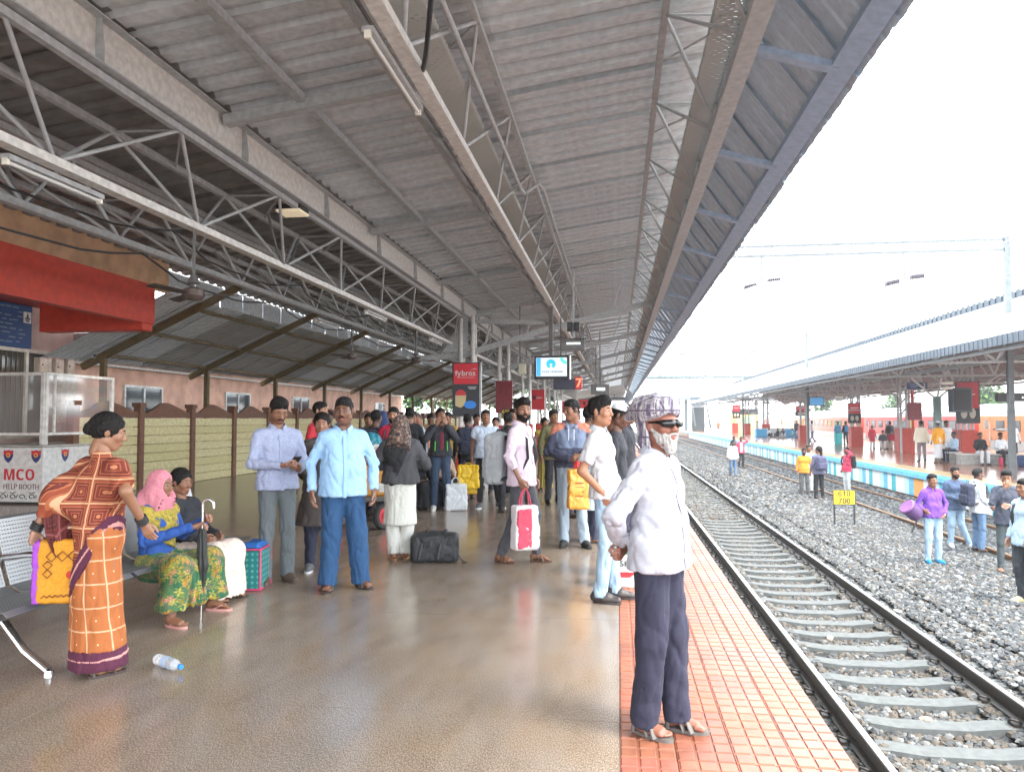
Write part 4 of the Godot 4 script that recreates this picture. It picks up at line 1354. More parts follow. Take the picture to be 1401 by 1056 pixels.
func fittings() -> void:
	# columns with red bases along the left of the platform
	var br := bar_mesh(0.05, 0.05)
	var where := ["carrying the tall black and red poster", "behind the maroon board with yellow numbers", "third along the near platform", "fourth along the near platform", "fifth along the near platform", "farthest along the near platform"]
	for k in 6:
		var z := -22.6 - 7.45 * k
		var c := thing("platform_column", "grey pipe column with a red base, " + where[k], "column", Vector3(-4.4, 0, z), 0, "columns of the near platform")
		part(c, "base", cbx(Vector3(0.62, 1.3, 0.62), 0.02, Vector3(0, 0.65, 0)), M.red)
		for sx in [-1.0, 1.0]:
			for sz in [-1.0, 1.0]:
				var p := MB.new()
				p.tube([Vector3(sx * 0.18, 1.3, sz * 0.18), Vector3(sx * 0.18, 4.6, sz * 0.18)], 0.06, 10)
				part(c, "pipe", p.mesh(), M.steel_white)
		# cantilever truss across the roof
		var zz := 0.0
		part(c, "lower_arm", bar_mesh(0.14, 0.16), M.steel, span(Vector3(-1.6, 3.35, zz), Vector3(-0.2, 3.42, zz)))
		part(c, "lower_arm", bar_mesh(0.14, 0.16), M.steel, span(Vector3(-0.2, 3.42, zz), Vector3(2.3, 4.15, zz)))
		part(c, "lower_arm", bar_mesh(0.14, 0.16), M.steel, span(Vector3(2.3, 4.15, zz), Vector3(5.6, 4.95, zz)))
		part(c, "upper_arm", bar_mesh(0.12, 0.12), M.steel, span(Vector3(0.1, 4.45, zz), Vector3(2.3, 4.35, zz)))
		part(c, "upper_arm", bar_mesh(0.10, 0.10), M.steel, span(Vector3(0.1, 4.55, zz), Vector3(3.0, 5.30, zz)))
		for j in 4:
			var x := 0.5 + 1.25 * j
			var yb: float = lerpf(3.6, 4.9, j / 3.6)
			part(c, "arm_brace", br, M.steel, span(Vector3(x, yb, zz), Vector3(x + 0.3, minf(roof_y(-4.4 + x) - 0.05, 5.5), zz)))
		if k == 0:
			var gp := MB.new()
			gp.prism(PackedVector2Array([Vector2(-0.75, 3.5), Vector2(0.02, 3.5), Vector2(0.02, 4.6), Vector2(-0.1, 4.6)]), 0.02)
			part(c, "gusset_plate", gp.mesh(), M.steel, at3(0, 0, 0.15))
	# tall poster on the first column
	var ad := thing("poster_board", "tall poster reading fybros on red above a black panel", "poster board", Vector3(-4.36, 1.62, -22.15))
	part(ad, "case", cbx(Vector3(0.80, 1.56, 0.14), 0.006, Vector3(0, 0.78, 0)), mat(0.02, 0.025, 0.035, 0.4))
	part(ad, "frame_strip", bx(Vector3(0.05, 1.56, 0.15), Vector3(0.426, 0.78, 0)), M.steel)
	part(ad, "upper_print", bx(Vector3(0.72, 0.60, 0.008), Vector3(0, 1.23, 0.072)), mat(0.68, 0.012, 0.03, 0.35))
	part(ad, "lettering", words("fybros", 0.145, 0.004), M.white, at3(-0.02, 1.24, 0.08))
	part(ad, "lettering", bx(Vector3(0.5, 0.010, 0.004), Vector3(0, 1.12, 0.078)), M.white)
	var sw := MB.new()
	sw.prism(PackedVector2Array([Vector2(0, 0), Vector2(0.12, 0.03), Vector2(0.2, 0.02), Vector2(0.13, 0.06)]), 0.004, at3(0.13, 1.33, 0.077))
	part(ad, "lettering", sw.mesh(), M.white)
	for k in 3:
		part(ad, "small_print", bx(Vector3(0.26 - 0.03 * k, 0.014, 0.004), Vector3(0.19, 0.85 - 0.03 * k, 0.072)), M.white)
	var pr := MB.new()
	pr.prism(PackedVector2Array([Vector2(-0.16, -0.2), Vector2(0.0, -0.26), Vector2(0.14, -0.16), Vector2(0.16, 0.1), Vector2(-0.16, 0.1)]), 0.01, at3(-0.15, 0.50, 0.072))
	part(ad, "printed_shape", pr.mesh(), mat(0.62, 0.50, 0.26, 0.4))
	var pr2 := MB.new()
	var arc := PackedVector2Array()
	for k in 13:
		arc.append(Vector2(0.16 * cos(PI * k / 12), 0.17 * sin(PI * k / 12)))
	pr2.prism(arc, 0.01, at3(-0.15, 0.60, 0.0725))
	part(ad, "printed_shape", pr2.mesh(), mat(0.6, 0.03, 0.04, 0.4))
	var pr3 := MB.new()
	var oval := PackedVector2Array()
	for k in 20:
		oval.append(Vector2(0.18 * cos(TAU * k / 20), 0.115 * sin(TAU * k / 20)))
	pr3.prism(oval, 0.012, at3(0.13, 0.33, 0.074))
	part(ad, "printed_shape", pr3.mesh(), mat(0.01, 0.22, 0.75, 0.35))
	# further boards
	var mb := thing("coach_board", "hanging maroon board with yellow numbers 610 over 293 below it", "board", Vector3(-4.35, 1.72, -29.7))
	part(mb, "board", cbx(Vector3(0.66, 1.25, 0.1), 0.01, Vector3(0, 0.68, 0)), M.maroon)
	part(mb, "number_plate", bx(Vector3(0.34, 0.38, 0.05), Vector3(0.08, 0.02, 0.06)), M.black)
	part(mb, "lettering", words("610", 0.13, 0.004), M.yellow, at3(0.08, 0.105, 0.087))
	part(mb, "lettering", words("293", 0.13, 0.004), M.yellow, at3(0.08, -0.075, 0.087))
	part(mb, "hanger", bx(Vector3(0.02, 1.8, 0.02), Vector3(0.25, 2.2, 0)), M.steel)
	for q in [[-4.36, 2.05, -42.0, 0.86, 1.1, "red poster board behind the young man's head"], [-3.2, 1.95, -52.0, 0.9, 0.8, "small red sign past the first red poster board"], [-1.2, 1.75, -54.0, 1.0, 0.7, "red hanging sign low over the crowd"], [-2.4, 2.35, -60.0, 1.1, 0.7, "dark red hanging sign farthest over the crowd"]]:
		var rb := thing("red_sign", q[5], "sign", Vector3(q[0], q[1], q[2]), 0, "red signs along the near platform")
		part(rb, "board", cbx(Vector3(q[3], q[4], 0.1), 0.01, Vector3(0, q[4] / 2, 0)), M.sign_red)
		var d := MB.new()
		d.ball(Vector3(-0.12, q[4] * 0.62, 0.05), Vector3(0.13, 0.13, 0.012), 12)
		part(rb, "printed_disc", d.mesh(), mat(0.12, 0.0, 0.01, 0.4))
		part(rb, "lettering", bx(Vector3(0.34, 0.04, 0.006), Vector3(0.14, q[4] * 0.6, 0.052)), M.white)
		part(rb, "post", bx(Vector3(0.07, 3.6, 0.07), Vector3(q[3] * 0.56, 1.3, -0.03)), M.steel_white)
	# television with its lit picture
	var tv := thing("television", "lit hanging television showing YUVA SANGAM and a blue disc", "television", Vector3(-1.68, 2.87, -20.0), -4)
	part(tv, "case", cbx(Vector3(0.90, 0.60, 0.12), 0.012), M.black)
	part(tv, "side_strip", bx(Vector3(0.03, 0.62, 0.16), Vector3(0.475, 0.0, 0)), M.steel_white)
	part(tv, "screen", bx(Vector3(0.80, 0.48, 0.008), Vector3(0, 0.01, 0.062)), glow(0.62, 0.74, 0.88, 0.10))
	part(tv, "screen_strip", bx(Vector3(0.11, 0.46, 0.006), Vector3(-0.335, 0.01, 0.068)), glow(0.05, 0.36, 0.75, 0.10))
	var ds := MB.new()
	ds.prism(oval_poly(0.125, 0.125), 0.004, at3(-0.01, 0.085, 0.067))
	part(tv, "screen_disc", ds.mesh(), glow(0.02, 0.42, 0.82, 0.10))
	var ky := MB.new()
	ky.prism(oval_poly(0.03, 0.035), 0.003, at3(-0.01, 0.06, 0.0715))
	ky.box(Vector3(-0.01, 0.0, 0.073), Vector3(0.022, 0.09, 0.003))
	ky.prism(PackedVector2Array([Vector2(-0.07, -0.04), Vector2(0.07, -0.04), Vector2(0.03, 0.0), Vector2(-0.03, 0.0)]), 0.003, at3(-0.01, 0.0, 0.0718))
	part(tv, "screen_figure", ky.mesh(), glow(0.85, 0.9, 0.95, 0.10))
	var rg := MB.new()
	var rp := PackedVector2Array()
	for k in 9:
		rp.append(Vector2(-0.17 * cos(PI / 2 * k / 8), -0.17 * sin(PI / 2 * k / 8)))
	for k in 9:
		rp.append(Vector2(-0.09 * sin(PI / 2 * k / 8), -0.09 * cos(PI / 2 * k / 8)))
	rg.prism(rp, 0.004, at3(0.395, 0.245, 0.067))
	part(tv, "screen_arc", rg.mesh(), glow(0.08, 0.62, 0.52, 0.10))
	part(tv, "lettering", words("YUVA SANGAM", 0.056, 0.003), mat(0.08, 0.1, 0.2, 0.5), at3(0.02, -0.115, 0.069))
	part(tv, "hanger", bx(Vector3(0.10, 1.5, 0.08), Vector3(-0.02, 1.04, 0)), M.steel_dark)
	# lit clock board and the two cameras above it
	var ck := thing("clock_board", "small hanging board with two rows of lit white dots", "display", Vector3(-1.05, 3.30, -18.5))
	part(ck, "case", cbx(Vector3(0.58, 0.27, 0.12), 0.012), M.steel_dark)
	part(ck, "hood", bx(Vector3(0.66, 0.02, 0.2), Vector3(0, 0.15, 0.03)), M.steel_dark)
	var dt := MB.new()
	for r in 2:
		for k in 9:
			if rng_bit(k * 7 + r * 3):
				dt.box(Vector3(-0.13 + 0.037 * k, 0.035 - 0.085 * r, 0.062), Vector3(0.03, 0.05, 0.004))
	part(ck, "lit_screen", dt.mesh(), glow(0.85, 0.95, 1.0, 0.16))
	part(ck, "hanger", bx(Vector3(0.04, 1.7, 0.04), Vector3(0.02, 0.98, 0)), M.steel)
	for s in [-1.0, 1.0]:
		var cam := thing("platform_camera", "black square camera housing hanging %s of the clock board pole" % ("left" if s < 0 else "right"), "camera", Vector3(-1.03 + s * 0.085, 3.72, -18.42), 0, "camera housings above the clock board")
		part(cam, "housing", cbx(Vector3(0.125, 0.2, 0.16), 0.01), M.black)
		part(cam, "hood", bx(Vector3(0.13, 0.012, 0.2), Vector3(0, 0.108, 0.03)), M.steel_dark)
	# platform number 7
	var pn := thing("platform_sign", "dark hanging sign with a glowing red number 7", "sign", Vector3(-1.42, 2.55, -22.4))
	part(pn, "board", cbx(Vector3(0.62, 0.32, 0.14), 0.01, Vector3(-0.1, 0, 0)), mat(0.035, 0.035, 0.06, 0.5))
	part(pn, "red_panel", cbx(Vector3(0.2, 0.36, 0.15), 0.008, Vector3(0.315, 0.02, 0)), mat(0.45, 0.02, 0.02, 0.4))
	part(pn, "lit_number", words("7", 0.24, 0.004), glow(1.0, 0.25, 0.12, 0.14), at3(0.315, 0.03, 0.078))
	part(pn, "hanger", bx(Vector3(0.03, 1.9, 0.03), Vector3(-0.2, 1.1, 0)), M.steel_dark)
	var c2 := thing("clock_board", "second lit board hanging farther along the same girder", "display", Vector3(-0.70, 2.75, -32.0))
	part(c2, "case", cbx(Vector3(0.75, 0.42, 0.14), 0.012), M.steel_dark)
	part(c2, "lit_screen", bx(Vector3(0.34, 0.12, 0.01), Vector3(0.03, 0.02, 0.073)), glow(0.85, 0.95, 1.0, 0.16))
	part(c2, "hanger", bx(Vector3(0.04, 2.2, 0.04), Vector3(0, 1.3, 0)), M.steel_dark)
	var fr := MB.new()
	for s in [-1.0, 1.0]:
		fr.box(Vector3(s * 0.34, 0, 0), Vector3(0.04, 0.4, 0.04))
		fr.box(Vector3(0, s * 0.2, 0), Vector3(0.64, 0.04, 0.04))
	fr.box(Vector3(0, 0, 0), Vector3(0.03, 0.36, 0.03))
	fr.box(Vector3(0, 1.5, 0), Vector3(0.03, 2.5, 0.03))
	lone("empty_frame", fr.mesh(), M.steel_dark, "empty dark board frame hanging beside the young man in white", "frame", "", at3(-0.95, 2.22, -35.0))
	# loudspeaker box on a rod
	var sp := thing("loudspeaker", "cream loudspeaker box hanging left of the lit television", "loudspeaker", Vector3(-2.95, 3.1, -24.0), 12)
	part(sp, "case", cbx(Vector3(0.24, 0.32, 0.2), 0.015), worn(0.62, 0.58, 0.45, 0.6, 0.0, 1.0))
	part(sp, "grille", bx(Vector3(0.19, 0.26, 0.008), Vector3(0, 0, 0.102)), worn(0.52, 0.48, 0.37, 0.7))
	part(sp, "rod", bx(Vector3(0.03, 1.9, 0.03), Vector3(-0.07, 1.1, 0)), M.steel_dark)
	# lamps, fans
	tube_lamp(Vector3(-1.83, 4.40, -6.2), 1.5, "white tube lamp beside the middle girder, nearest the camera")
	tube_lamp(Vector3(-5.02, 3.67, -6.3), 1.2, "white tube lamp under the left girder, nearest the camera")
	tube_lamp(Vector3(-5.0, 3.68, -15.6), 1.3, "white tube lamp farther along the left girder")
	tube_lamp(Vector3(-6.3, 3.62, -16.2), 1.3, "white tube lamp under the dark girder by the building")
	tube_lamp(Vector3(-5.0, 3.68, -21.0), 1.3, "white tube lamp near the first column")
	tube_lamp(Vector3(-1.69, 4.40, -24.0), 1.3, "white tube lamp beyond the television on the middle girder")
	var sq := thing("square_lamp", "square cream lamp fixed under the plate beam", "lamp", Vector3(-4.62, 4.50, -10.5))
	part(sq, "housing", cbx(Vector3(0.36, 0.07, 0.34), 0.015, Vector3(0, 0.045, 0)), M.black)
	part(sq, "diffuser", cbx(Vector3(0.37, 0.04, 0.35), 0.015, Vector3(0, -0.01, 0)), glow(0.85, 0.72, 0.5, 0.05))
	fan(Vector3(-4.9, 2.98, -8.4), 20, 0.72, "dark ceiling fan nearest the red canopy")
	fan(Vector3(-4.9, 2.98, -18.5), 50, 0.72, "dark ceiling fan left of the tall poster")
	fan(Vector3(-6.2, 3.0, -17.5), 10, 0.7, "dark ceiling fan under the girder by the building")
	# loose cables
	var cb := MB.new()
	var pts := []
	for k in 13:
		var u := k / 12.0
		pts.append(Vector3(-1.30 - 0.42 * u, 4.62 - 0.16 * sin(u * PI) - 0.03 * u, -5.3 - 1.3 * u))
	cb.tube(pts, 0.022, 7)
	lone("hanging_cable", cb.mesh(), M.black, "black cable looped over the middle girder chord", "cable")
	var c3 := MB.new()
	pts = []
	for k in 25:
		var u := k / 24.0
		pts.append(Vector3(-4.75 - 0.2 * u, 4.35 - 0.55 * sin(u * PI), -10.0 - 1.5 * u))
	c3.tube(pts, 0.018, 6)
	lone("hanging_cable", c3.mesh(), M.steel_dark, "thick cable sagging below the square cream lamp", "cable")
	for q in [[-6.0, 3.62, "dark cable sagging along the girder by the building", 5], [-5.6, 3.9, "dark cable sagging between the two left girders", 6]]:
		var m := MB.new()
		pts = []
		for k in 61:
			var u := fposmod(k / 8.0, 1.0)
			pts.append(Vector3(q[0] + 0.06 * sin(k * 1.7), q[1] - 0.22 * 4 * u * (1 - u), -5.0 - 0.5 * k))
		m.tube(pts, 0.014, 5)
		lone("hanging_cable", m.mesh(), M.black, q[2], "cable")

func oval_poly(a: float, b: float) -> PackedVector2Array:
	var p := PackedVector2Array()
	for k in 20:
		p.append(Vector2(a * cos(TAU * k / 20), b * sin(TAU * k / 20)))
	return p

func rng_bit(k: int) -> bool:
	return (k * 31 + 5) % 7 > 1

# ---------------------------------------------------------------- figures: distance fields meshed as surface nets
class Field:
	var prims := []
	var planes := []
	# tapered limb between two joints; cap 1 cuts it flat at the second joint, 2 at the first, 3 at both
	func limb(a: Vector3, b: Vector3, ra: float, rb: float, k := 0.03, cap := 0, fz := 1.0, sub := false) -> void:
		var r := maxf(ra, rb)
		var lo := Vector3(minf(a.x, b.x), minf(a.y, b.y), minf(a.z, b.z)) - Vector3.ONE * r
		var hi := Vector3(maxf(a.x, b.x), maxf(a.y, b.y), maxf(a.z, b.z)) + Vector3.ONE * r
		prims.append([0, sub, k, lo, hi, a, b, ra, rb, cap, fz])
	func ball(c: Vector3, r: Vector3, k := 0.02, sub := false, bs := Basis()) -> void:
		var m := maxf(r.x, maxf(r.y, r.z))
		var e := r if bs == Basis() else Vector3.ONE * m
		prims.append([1, sub, k, c - e, c + e, c, r, bs.inverse(), min(r.x, min(r.y, r.z))])
	func block(c: Vector3, h: Vector3, r: float, k := 0.02, sub := false, bs := Basis()) -> void:
		var e := h + Vector3.ONE * r if bs == Basis() else Vector3.ONE * (h.length() + r)
		prims.append([2, sub, k, c - e, c + e, c, h, bs.inverse(), r])
	func keep(n: Vector3, at: Vector3) -> void: # keeps the side that n points away from
		planes.append([n.normalized(), n.normalized().dot(at)])
	func build(c: float) -> Array:
		var lo := Vector3.ONE * 1e9
		var hi := -lo
		for p in prims:
			if not p[1]:
				lo = lo.min(p[3])
				hi = hi.max(p[4])
		lo -= Vector3.ONE * 2.5 * c
		hi += Vector3.ONE * 2.5 * c
		var nx := int((hi.x - lo.x) / c) + 2
		var ny := int((hi.y - lo.y) / c) + 2
		var nz := int((hi.z - lo.z) / c) + 2
		var sxy := nx * ny
		var f := PackedFloat32Array()
		f.resize(sxy * nz)
		f.fill(1.0)
		for p in prims:
			var k: float = p[2]
			var pad := k + 2.2 * c
			var a0: Vector3 = (p[3] - Vector3.ONE * pad - lo) / c
			var a1: Vector3 = (p[4] + Vector3.ONE * pad - lo) / c
			var i0 := maxi(0, int(a0.x))
			var j0 := maxi(0, int(a0.y))
			var k0 := maxi(0, int(a0.z))
			var i1 := mini(nx - 1, int(a1.x) + 1)
			var j1 := mini(ny - 1, int(a1.y) + 1)
			var k1 := mini(nz - 1, int(a1.z) + 1)
			var sub: bool = p[1]
			var kind: int = p[0]
			var q: Vector3 = p[5]
			var dx := 0.0
			var dy := 0.0
			var dz := 0.0
			var ra := 0.0
			var dr := 0.0
			var ln := 1.0
			var il := 1.0
			var cap := 0
			var fz := 1.0
			var rr := Vector3.ONE
			var inv := Basis()
			var round_r := 0.0
			if kind == 0:
				fz = p[10]
				dx = p[6].x - q.x
				dy = p[6].y - q.y
				dz = (p[6].z - q.z) * fz
				ra = p[7]
				dr = p[8] - ra
				cap = p[9]
				var l2 := maxf(dx * dx + dy * dy + dz * dz, 1e-9)
				il = 1.0 / l2
				ln = sqrt(l2)
			else:
				rr = p[6]
				inv = p[7]
				round_r = p[8]
			var lim := pad + c
			for kz in range(k0, k1 + 1):
				var pz := lo.z + kz * c - q.z
				if kind == 0:
					pz *= fz
				for jy in range(j0, j1 + 1):
					var py := lo.y + jy * c - q.y
					var at := kz * sxy + jy * nx + i0
					var px := lo.x + i0 * c - q.x
					for ix in range(i0, i1 + 1):
						var d := 0.0
						if kind == 0:
							var u := (px * dx + py * dy + pz * dz) * il
							var t := clampf(u, 0.0, 1.0)
							var ex := px - t * dx
							var ey := py - t * dy
							var ez := pz - t * dz
							d = sqrt(ex * ex + ey * ey + ez * ez) - ra - t * dr
							if cap:
								if cap & 1 and u > 1.0:
									d = maxf(d, (u - 1.0) * ln)
								if cap & 2 and u < 0.0:
									d = maxf(d, -u * ln)
						elif kind == 1:
							var v := inv * Vector3(px, py, pz)
							var v1 := v / rr
							var a := v1.length()
							var b := (v1 / rr).length()
							d = a * (a - 1.0) / b if b > 1e-6 else -round_r
						else:
							var v := (inv * Vector3(px, py, pz)).abs() - rr
							d = v.max(Vector3.ZERO).length() + minf(maxf(v.x, maxf(v.y, v.z)), 0.0) - round_r
						px += c
						if d < lim:
							var o := f[at]
							if sub:
								d = -d
								var h := k - absf(o - d)
								f[at] = maxf(o, d) + (h * h / (4.0 * k) if h > 0.0 else 0.0)
							else:
								var h := k - absf(o - d)
								f[at] = minf(o, d) - (h * h / (4.0 * k) if h > 0.0 else 0.0)
						at += 1
		if planes.size():
			for kz in nz:
				for jy in ny:
					var at := kz * sxy + jy * nx
					for ix in nx:
						var o := f[at]
						if o < 3.0 * c:
							var v := lo + Vector3(ix, jy, kz) * c
							for pl in planes:
								o = maxf(o, (pl[0] as Vector3).dot(v) - pl[1])
							f[at] = o
						at += 1
		# surface nets
		var id := PackedInt32Array()
		id.resize(f.size())
		id.fill(-1)
		var vs := PackedVector3Array()
		var cells := PackedInt32Array()
		var top := 1.9 * c
		var off := PackedInt32Array([0, 1, nx, nx + 1, sxy, sxy + 1, sxy + nx, sxy + nx + 1])
		var ea := PackedInt32Array([0, 2, 4, 6, 0, 1, 4, 5, 0, 1, 2, 3])
		var eb := PackedInt32Array([1, 3, 5, 7, 2, 3, 6, 7, 4, 5, 6, 7])
		var cv := PackedFloat32Array()
		cv.resize(8)
		for kz in nz - 1:
			for jy in ny - 1:
				var at := kz * sxy + jy * nx - 1
				for ix in nx - 1:
					at += 1
					var v0 := f[at]
					if v0 > top or v0 < -top:
						continue
					var mask := 0
					for n in 8:
						var w := f[at + off[n]]
						cv[n] = w
						if w < 0.0:
							mask |= 1 << n
					if mask == 0 or mask == 255:
						continue
					var s := Vector3.ZERO
					var cnt := 0
					for e in 12:
						var a := ea[e]
						var b := eb[e]
						var va := cv[a]
						var vb := cv[b]
						if (va < 0.0) != (vb < 0.0):
							var t := va / (va - vb)
							s += Vector3((a & 1) + t * ((b & 1) - (a & 1)), ((a >> 1) & 1) + t * (((b >> 1) & 1) - ((a >> 1) & 1)), (a >> 2) + t * ((b >> 2) - (a >> 2)))
							cnt += 1
					id[at] = vs.size()
					cells.push_back(at)
					vs.push_back(lo + (Vector3(ix, jy, kz) + s / cnt) * c)
		var idx := PackedInt32Array()
		for at in cells:
			var v0 := f[at] < 0.0
			if (f[at + 1] < 0.0) != v0 and id[at - nx] >= 0 and id[at - sxy] >= 0 and id[at - nx - sxy] >= 0:
				_quad(idx, id[at], id[at - nx], id[at - nx - sxy], id[at - sxy], v0)
			if (f[at + nx] < 0.0) != v0 and id[at - 1] >= 0 and id[at - sxy] >= 0 and id[at - 1 - sxy] >= 0:
				_quad(idx, id[at], id[at - sxy], id[at - 1 - sxy], id[at - 1], v0)
			if (f[at + sxy] < 0.0) != v0 and id[at - 1] >= 0 and id[at - nx] >= 0 and id[at - 1 - nx] >= 0:
				_quad(idx, id[at], id[at - 1], id[at - 1 - nx], id[at - nx], v0)
		return [vs, PackedVector3Array(), idx]
	func _quad(idx: PackedInt32Array, a: int, b: int, d: int, e: int, flip: bool) -> void:
		if flip:
			idx.append_array([a, b, d, a, d, e])
		else:
			idx.append_array([a, d, b, a, e, d])

class Fig:
	var J := {}
	var o := {}
	var parts := []      # [name, material, [verts, normals, index, uv, colours]]
	var fold: FastNoiseLite
	var cb := 0.014
	var ch := 0.006
	var body := [PackedVector3Array(), PackedVector3Array(), PackedInt32Array(), null, PackedColorArray()]

	static func smooth(m: Array, rounds := 1) -> void:
		var vs: PackedVector3Array = m[0]
		var idx: PackedInt32Array = m[2]
		for r in rounds:
			var acc := PackedVector3Array()
			acc.resize(vs.size())
			var cnt := PackedInt32Array()
			cnt.resize(vs.size())
			for t in range(0, idx.size(), 3):
				var a := idx[t]
				var b := idx[t + 1]
				var d := idx[t + 2]
				var s := vs[a] + vs[b] + vs[d]
				acc[a] += s; acc[b] += s; acc[d] += s
				cnt[a] += 3; cnt[b] += 3; cnt[d] += 3
			for i in vs.size():
				if cnt[i]:
					vs[i] = vs[i].lerp(acc[i] / cnt[i], 0.6)
		m[0] = vs
	static func normals(m: Array) -> void:
		var vs: PackedVector3Array = m[0]
		var idx: PackedInt32Array = m[2]
		var ns := PackedVector3Array()
		ns.resize(vs.size())
		for t in range(0, idx.size(), 3):
			var a := idx[t]
			var b := idx[t + 1]
			var d := idx[t + 2]
			var n := (vs[d] - vs[a]).cross(vs[b] - vs[a])
			ns[a] += n; ns[b] += n; ns[d] += n
		for i in ns.size():
			ns[i] = ns[i].normalized()
		m[1] = ns
	# folds of cloth: ridged noise along the normals, with closer creases towards the joints named in spots
	func crease(m: Array, amp: float, fr: Vector3, spots := []) -> void:
		normals(m)
		var vs: PackedVector3Array = m[0]
		var ns: PackedVector3Array = m[1]
		for i in vs.size():
			var p := vs[i]
			var a := amp
			for s in spots:
				a += amp * 0.8 * exp(-p.distance_squared_to(s) * 70.0)
			var q := p * fr + Vector3(o.get("seed", 0) * 3.1, 0, 0)
			q.y += p.x * fr.y * 0.9
			var n1 := 1.0 - minf(absf(fold.get_noise_3d(q.x, q.y, q.z)) * 2.6, 1.0)
			var n2 := 1.0 - minf(absf(fold.get_noise_3d(q.x * 1.9 + 7.0, q.y * 1.5 - 3.0, q.z * 1.9)) * 3.2, 1.0)
			var d := 0.95 * n1 * n1 + 0.42 * n2 * n2 - 0.25 + 0.5 * fold.get_noise_3d(q.x * 0.6 + 9.0, q.y * 0.6 + 40.0, q.z * 0.6)
			vs[i] = p + ns[i] * d * a
		m[0] = vs
		normals(m)
	func to_body(m: Array, xf: Transform3D, shade: Callable) -> void:
		var from: int = body[0].size()
		var vs := PackedVector3Array()
		var ns := PackedVector3Array()
		var cs := PackedColorArray()
		for i in m[0].size():
			vs.push_back(xf * m[0][i])
			ns.push_back((xf.basis * m[1][i]).normalized())
			cs.push_back(shade.call(m[0][i]))
		body[0].append_array(vs)
		body[1].append_array(ns)
		body[4].append_array(cs)
		var idx := PackedInt32Array()
		for i in m[2]:
			idx.push_back(i + from)
		body[2].append_array(idx)
	func add(called: String, mt: Material, m: Array) -> void:
		parts.append([called, mt, m])
	func mb(called: String, mt: Material, m: MB) -> void:
		parts.append([called, mt, m])
	static func moved(m: Array, xf: Transform3D) -> Array:
		var vs := PackedVector3Array()
		var ns := PackedVector3Array()
		for i in m[0].size():
			vs.push_back(xf * m[0][i])
			ns.push_back((xf.basis * m[1][i]).normalized())
		return [vs, ns, m[2]] + m.slice(3)

	func v3(k: String) -> Vector3:
		return J[k]
	func joints() -> void:
		J = {
			"pel": Vector3(0, 0.93, 0), "chest": Vector3(0, 1.25, -0.005), "neck": Vector3(0, 1.425, -0.02), "head": Vector3(0, 1.585, 0.015),
			"hil": Vector3(0.085, 0.90, 0), "hir": Vector3(-0.085, 0.90, 0), "knl": Vector3(0.10, 0.49, 0.02), "knr": Vector3(-0.10, 0.49, 0.02),
			"anl": Vector3(0.11, 0.08, -0.02), "anr": Vector3(-0.11, 0.08, -0.02),
			"shl": Vector3(0.170, 1.352, -0.015), "shr": Vector3(-0.170, 1.352, -0.015), "ell": Vector3(0.235, 1.11, -0.04), "elr": Vector3(-0.235, 1.11, -0.04),
			"wrl": Vector3(0.262, 0.865, 0.03), "wrr": Vector3(-0.262, 0.865, 0.03),
		}
		if o.get("sit", 0.0) > 0.0:
			var s: float = o.sit
			var down := Vector3(0, s + 0.07 - 0.93, 0)
			for q in ["pel", "chest", "neck", "head", "shl", "shr", "ell", "elr", "wrl", "wrr", "hil", "hir"]:
				J[q] += down
			for q in [["l", 1.0], ["r", -1.0]]:
				J["kn" + q[0]] = Vector3(0.12 * q[1], s + 0.06, 0.40)
				J["an" + q[0]] = Vector3(0.12 * q[1], 0.08, 0.40)
				J["wr" + q[0]] = Vector3(0.12 * q[1], s + 0.16, 0.26)
				J["el" + q[0]] = Vector3(0.23 * q[1], s + 0.25, 0.02)
		for q in o.get("j", {}):
			J[q] = o.j[q]
		if o.get("lean", 0.0) != 0.0:
			var b := Basis(Vector3.RIGHT, deg_to_rad(o.lean))
			for q in ["chest", "neck", "head", "shl", "shr"]:
				J[q] = J.pel + b * (J[q] - J.pel)
			if o.get("lean_arms", true):
				for q in ["ell", "elr", "wrl", "wrr"]:
					J[q] = J.pel + b * (J[q] - J.pel)

	func skin(p: Vector3) -> Color:
		return o.skin
	func head_basis() -> Basis:
		var hd: Vector3 = o.get("look", Vector3.ZERO) # yaw, pitch, roll in degrees
		return Basis(Vector3.UP, deg_to_rad(hd.x)) * Basis(Vector3.RIGHT, deg_to_rad(hd.y)) * Basis(Vector3.BACK, deg_to_rad(hd.z))

	func make_body() -> void:
		var f := Field.new()
		var g: float = o.get("g", 1.0)
		var hx := Transform3D(head_basis(), J.head)
		f.limb(J.neck + Vector3(0, -0.04, 0), hx * Vector3(0, -0.045, -0.025), 0.058 * sqrt(g), 0.052 * sqrt(g), 0.03)
		f.limb(J.shl.lerp(J.shr, 0.15), J.shr.lerp(J.shl, 0.15), 0.04, 0.04, 0.04)
		f.limb(J.chest.lerp(J.shl, 0.3), J.chest.lerp(J.shr, 0.3), 0.06 * g, 0.06 * g, 0.05)
		f.limb(J.chest, J.pel, 0.07 * g, 0.07 * g, 0.05)
		f.limb(J.hil, J.hir, 0.07 * g, 0.07 * g, 0.05)
		var ag: float = o.get("ag", 1.0)
		for s in ["l", "r"]:
			f.limb(J["sh" + s], J["el" + s], (0.046 if o.get("sleeve", 1.0) < 0.6 else 0.034) * ag, (0.037 if o.get("sleeve", 1.0) < 0.6 else 0.029) * ag, 0.03)
			f.limb(J["el" + s], J["wr" + s], (0.039 if o.get("sleeve", 1.0) < 0.6 else 0.029) * ag, 0.0255 * ag, 0.02)
			f.limb(J["hi" + s], J["kn" + s], 0.062 * g, 0.042, 0.04)
			f.limb(J["kn" + s], J["an" + s], 0.042, 0.034, 0.02)
		var m := f.build(cb * 1.15)
		smooth(m, 1)
		normals(m)
		to_body(m, Transform3D(), skin)

